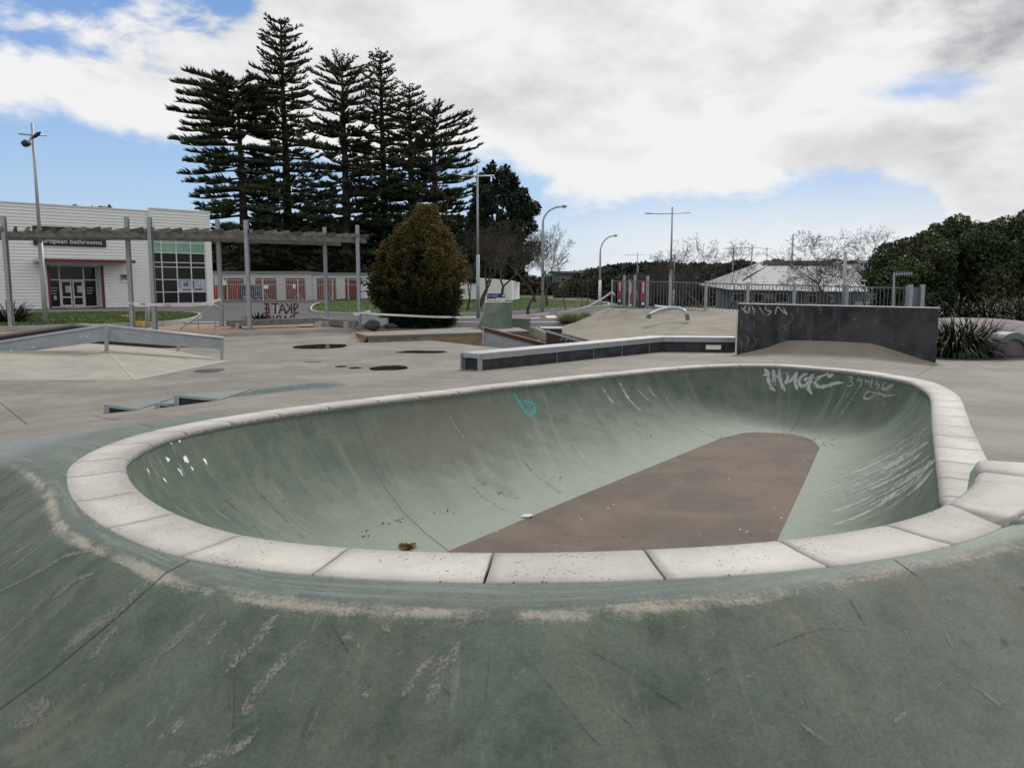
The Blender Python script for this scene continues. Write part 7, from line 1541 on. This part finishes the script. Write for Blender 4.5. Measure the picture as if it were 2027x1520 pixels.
v, f = leaves(np.array(P), .24); link('inner_foliage', np_mesh('inner_foliage', v, f), M['macro'], e_)
for tk in ([(aty(840, 650, gy).x, gy, .1), (aty(840, 600, gy).x, gy, 1.2), (aty(842, 500, gy).x, gy, 3)], [(aty(812, 650, gy).x, gy-.2, .1), (aty(800, 610, gy).x, gy, 1.)], [(aty(862, 650, gy).x, gy-.2, .1), (aty(870, 610, gy).x, gy, 1.)]):
    mb = MB(); mb.tube(tk, [.13, .08, .04][:len(tk)], 8); mb.build('trunk', M['bark'], e_, True)
# dark conifer right of the pines
my = 72; k_ = my/F; random.seed(8); bl = []
for py in range(336, 560, 9):
    l_ = np.interp(py, [336, 350, 400, 450, 560], [8, 30, 42, 60, 70]); r_ = np.interp(py, [336, 350, 380, 420, 470, 560], [34, 42, 62, 96, 82, 60]); 
    for q in range(max(3, int((l_+r_)/10))):
        ang = random.uniform(0, 6.28); ca = math.cos(ang); c = aty(978+ca*(l_ if ca < 0 else r_)*random.uniform(.55, .93), py, my); s_ = random.uniform(.28, .6); bl.append((c.x, my+math.sin(ang)*2.5, c.z, s_, s_, s_))
tx = aty(985, 592, my).x
clump_tree('dark_conifer', (tx, my, .15), bl, 30000, .30, M['macro'], 'dark rounded conifer at the right end of the pine row behind the tall lamp', shell=.3, trunk=[([(tx, my, .1), (tx, my, 5), (tx, my, 9.5)], [.35, .28, .06]), ([(tx, my, 2), (tx+1.8, my, 6), (tx+2.6, my, 8)], [.2, .1, .04]), ([(tx, my, 3), (tx-1.2, my, 7)], [.18, .05])])
# bare trees
def bare(name, base, h, seed, lab, grp=None, lean=(0, 0), spread=.55, lv=6, r0=.14, first=.28, twigs=True, gnarl=.18, cat='tree', upw=.25, fan=3, mat='twig'):
    random.seed(seed); s0 = []; s1 = []; q0 = []; q1 = []; tr_ = []
    def grow(p, d, L_, r_, lvl):
        n_ = 3 if lvl < 3 else 2; q = p
        for k in range(n_):
            d = (d+Vector((random.gauss(0, gnarl), random.gauss(0, gnarl), random.gauss(0, gnarl)+upw*.15))).normalized(); q2 = q+d*L_/n_; ra = r_*(1-.35*k/n_); rb = r_*(1-.35*(k+1)/n_)
            s0.append(q); s1.append(q2); q0.append(ra); q1.append(rb); q = q2
            if lvl >= 2 and lvl < lv-1 and random.random() < .35:
                dd = (d+Vector((random.gauss(0, .8), random.gauss(0, .8), random.gauss(.1, .6)))).normalized(); grow(q, dd, L_*.5, rb*.5, max(lvl+2, lv-2))
        if lvl >= lv: return
        for k in range(fan if random.random() < .55 else fan-1):
            a_ = random.uniform(0, 6.28); t_ = random.uniform(.5, 1.)*spread; o_ = d.orthogonal().normalized(); o2 = d.cross(o_)
            dd = (d*math.cos(t_)+(o_*math.cos(a_)+o2*math.sin(a_))*math.sin(t_)+Vector((0, 0, upw*.3))).normalized()
            grow(q, dd, L_*random.uniform(.62, .86), rb*random.uniform(.58, .78), lvl+1)
    grow(Vector(base), Vector((lean[0], lean[1], 1)).normalized(), h*first, r0, 0)
    e_ = empty(name, base, lab, cat, grp); S0 = np.array([list(p) for p in s0]); S1 = np.array([list(p) for p in s1]); q0 = np.array(q0); q1 = np.array(q1); big_ = q0 > r0*.33
    q0 = np.maximum(q0, .006); q1 = np.maximum(q1, .005)
    v, f = segs(S0[big_], S1[big_], q0[big_], q1[big_], 6); link('trunk', np_mesh('trunk', v, f), M['bark'], e_, True)
    v, f = segs(S0[~big_], S1[~big_], q0[~big_], q1[~big_], 3); link('twigs', np_mesh('twigs', v, f), M[mat], e_); return e_
G_ = lambda px, py, y, z=None: (aty(px, py, y).x, y, gz(aty(px, py, y).x, y) if z is None else z)
bare('bare_tree', G_(944, 592, 46), 6.4, 21, 'large bare spreading tree behind the tall lamp post', lean=(.45, 0), spread=.62, lv=8, r0=.16, first=.2)
bare('bare_tree', G_(985, 596, 43), 6., 22, 'bare tree leaning right from behind the for lease board', lean=(.3, .1), spread=.6, lv=8, r0=.12, first=.22)
bare('bare_tree', G_(923, 598, 40), 4.2, 23, 'slim bare tree with a forked stem beside the conifer edge', lean=(-.05, 0), spread=.5, lv=6, r0=.07, first=.2)
bare('bare_tree', G_(1045, 607, 38), 4.2, 24, 'bare tree on the grass just left of the street sign lamp', lean=(.05, 0), spread=.6, lv=7, r0=.08, first=.2)
bare('bare_tree', G_(1083, 590, 50), 5.4, 25, 'bare upright tree right of the street sign lamp', lean=(.25, 0), spread=.5, lv=7, r0=.10, first=.24, upw=.5)
bare('bare_tree', G_(1060, 590, 60), 7.0, 35, 'bare tree farther back between the dark conifer and the street sign lamp', lean=(.0, 0), spread=.55, lv=8, r0=.12, first=.22, upw=.4)
for i, px in enumerate((1121, 1150, 1162)): bare('young_tree', G_(px, 606-i, 43+i*2), 1.7, 40+i, ('leftmost', 'middle', 'rightmost')[i]+' of three thin young trees on the verge before the road', 'young street trees', spread=.45, lv=4, r0=.035, first=.35)
for i, (px, y, hh) in enumerate(((1262, 118, 8.2), (1296, 112, 8.6), (1322, 116, 8.9), (1352, 110, 8.6), (1385, 114, 8.0))):
    bare('bare_tree', (aty(px, 590, y).x, y, -1.75), hh*1.12, 60+i, ('bare round-crowned tree in the grove beyond the road, ')+('leftmost', 'second from left', 'in the middle behind the tall lamp', 'fourth from left', 'rightmost')[i], 'bare grove beyond the road', spread=.78, lv=9, r0=.16, first=.18, gnarl=.25, upw=.08)
bare('bare_tree', G_(1408, 600, 48), 7.9, 71, 'bare spreading tree behind the fence in front of the hall roof left end', spread=.75, lv=8, r0=.11, first=.24, lean=(-.1, 0), gnarl=.25, upw=.1)
bare('bare_tree', G_(1432, 600, 46), 6.2, 72, 'low bare tree beside the left eave of the grey hall', spread=.8, lv=7, r0=.08, first=.22, gnarl=.25, upw=.1)
bare('bare_tree', G_(1640, 600, 44), 6.6, 78, 'bare tree with stout limbs in front of the pale hall roof', spread=.72, lv=8, r0=.14, first=.28, gnarl=.26, upw=.08)
bare('bare_tree', G_(1700, 600, 46), 6.6, 79, 'bare tree overlapping the right end of the hall by the dark trees', spread=.75, lv=8, r0=.10, first=.26, gnarl=.26, upw=.08, lean=(.15, 0))
# hedge beyond the road
bl = []; random.seed(12)
for k in range(110):
    px = random.uniform(1108, 1240); c = aty(px, 596-random.uniform(0, np.interp(px, [1108, 1130, 1160, 1200, 1230, 1240], [8, 36, 48, 50, 34, 20])), 88+random.uniform(-2, 2)); s_ = random.uniform(.4, .9); bl.append((c.x, c.y, c.z, s_, s_, s_*1.1))
clump_tree('tall_hedge', G_(1170, 596, 88), bl, 20000, .32, M['hedge'], 'tall olive hedge across the road left of the fence', 'hedge', shell=.3)
mb = MB(); A_ = [G_(px, 590, 84) for px in (1096, 1210)]
fe = empty('road_fence', A_[0], 'thin dark railing along the far side of the road', 'fence')
for k in range(13):
    t_ = k/12; x = A_[0][0]+(A_[1][0]-A_[0][0])*t_; mb = MB(); g0 = gz(x, 84); mb.box((x, 84, g0+.6), (.07, .07, 1.2)); mb.build('post', M['dark_metal'], fe)
for zz_ in (.35, .75, 1.15): mb = MB(); mb.beam((A_[0][0], 84, gz(A_[0][0], 84)+zz_), (A_[1][0], 84, gz(A_[1][0], 84)+zz_), .04, .05); mb.build('rail', M['dark_metal'], fe)
# dark woods across the middle distance under the grove
bl = []
for k in range(260):
    px = random.uniform(1225, 1760); c = aty(px, random.uniform(np.interp(px, [1225, 1400, 1500, 1760], [562, 556, 556, 552]), 600), 135+random.uniform(-6, 6)); s_ = random.uniform(1, 2.4); bl.append((c.x, c.y, c.z, s_, s_, s_*.8))
for k in range(50): c = aty(random.uniform(985, 1110), random.uniform(556, 588), 118+random.uniform(-5, 5)); bl.append((c.x, c.y, c.z, 1.3, 1.3, 1.))
B = np.array(bl); n = 50000; pk = rng.integers(0, len(B), n); d = rng.normal(size=(n, 3)); d /= np.linalg.norm(d, axis=1)[:, None]; v, f = leaves(B[pk, :3]+d*B[pk, 3:]*rng.uniform(.5, 1.1, n)[:, None], .7, .2)
M['dusk_wood'] = foliage('brown_winter_wood', (.045, .04, .033), (.075, .065, .05), .12); tag(link('winter_wood', np_mesh('winter_wood', v, f), M['dusk_wood']), 'brown winter woodland massed beyond the bare grove', 'woodland', kind='stuff')
for px, w in ((1500, 28), (1655, 18)):
    c = aty(px if px != 1500 else 1528, 512, 100); r_ = w/F*100; clump_tree('round_tree', (c.x, 100, -1.7), [(c.x+random.uniform(-r_, r_)*.7, 100, c.z-1.0+random.uniform(-.5, .4), .9, .9, .6) for _ in range(12)], 2600, .32, M['broad'], 'dark tree crown showing over the hall roof, '+('behind the left part of the ridge' if px == 1500 else 'behind the bare tree'), shell=.4, trunk=[([(c.x, 100, -1.7), (c.x, 100, c.z-1)], [.3, .15])])
# evergreens on the right
def evergreen(rows, y, depth, n, seed, lab, mat='broad', size=.095, tx=None):
    random.seed(seed); bl = []; k_ = y/F
    for (px, top, bot) in rows:
        py = top
        while py < bot:
            for q in range(2):
                c = aty(px+random.uniform(-14, 14), py+random.uniform(0, 8), y); s_ = random.uniform(.22, .62)*(.75 if py < top+16 else 1); bl.append((c.x, y+random.uniform(-depth, depth)*(.35 if py < top+25 else 1), c.z-s_*.6, s_, s_, s_*.8))
            py += 16
    c = aty(tx or rows[len(rows)//2][0], 640, y); return clump_tree('evergreen_tree', (c.x, y, .1), bl, n, size, M[mat], lab, 'tree', 'dense evergreens on the right', shell=.62, trunk=[([(c.x, y, 0), (c.x+.1, y, 1.5), (c.x, y, 3.2)], [.22, .18, .08])])
evergreen([(1752, 498, 640), (1772, 482, 640), (1795, 470, 640), (1820, 458, 640), (1842, 462, 640)], 29.5, 1.1, 75000, 1, 'dark rounded evergreen, leftmost on the right, beside the aerial post', 'broad')
evergreen([(1845, 452, 640), (1868, 440, 640), (1890, 428, 640), (1912, 436, 640), (1938, 440, 640)], 30.8, 1.2, 90000, 2, 'taller evergreen with a peaked crown, middle of the right hand group')
evergreen([(1945, 442, 640), (1968, 444, 640), (1990, 436, 640), (2012, 424, 640), (2030, 415, 640), (2055, 410, 640), (2080, 420, 640), (2110, 440, 640)], 29.0, 1.2, 110000, 3, 'evergreen at the right edge of the view above the flax row')
evergreen([(2140, 436, 640), (2170, 430, 640), (2200, 436, 640), (2235, 444, 640), (2270, 452, 640)], 28.0, 1.3, 60000, 5, 'evergreen beyond the right edge of the view, next to the flax row')
evergreen([(2310, 448, 640), (2350, 440, 640), (2390, 446, 640), (2430, 460, 640)], 27.0, 1.3, 50000, 6, 'evergreen farthest right, beyond the edge of the view')
# tufts by the bank
for i, (px, py, y, lb) in enumerate(((1128, 643, 29.0, 'small green tuft plant at the foot of the beige bank, left one'), (1160, 634, 29.8, 'small green tuft plant half hidden by the bank, right one'))):
    c = aty(px, py, y); n = 900; B = np.array([[c.x, c.y, .15]])+rng.normal(size=(n, 3))*[.16, .16, .02]; d = rng.normal(size=(n, 3))*.5; d[:, 2] = np.abs(d[:, 2])+.8; v, f = cones(B, d, rng.uniform(.2, .42, n), np.full(n, .012), .3); tag(link('tuft_plant', np_mesh('tuft_plant', v, f), M['tuft']), lb, 'plant', 'tuft plants by the bank')
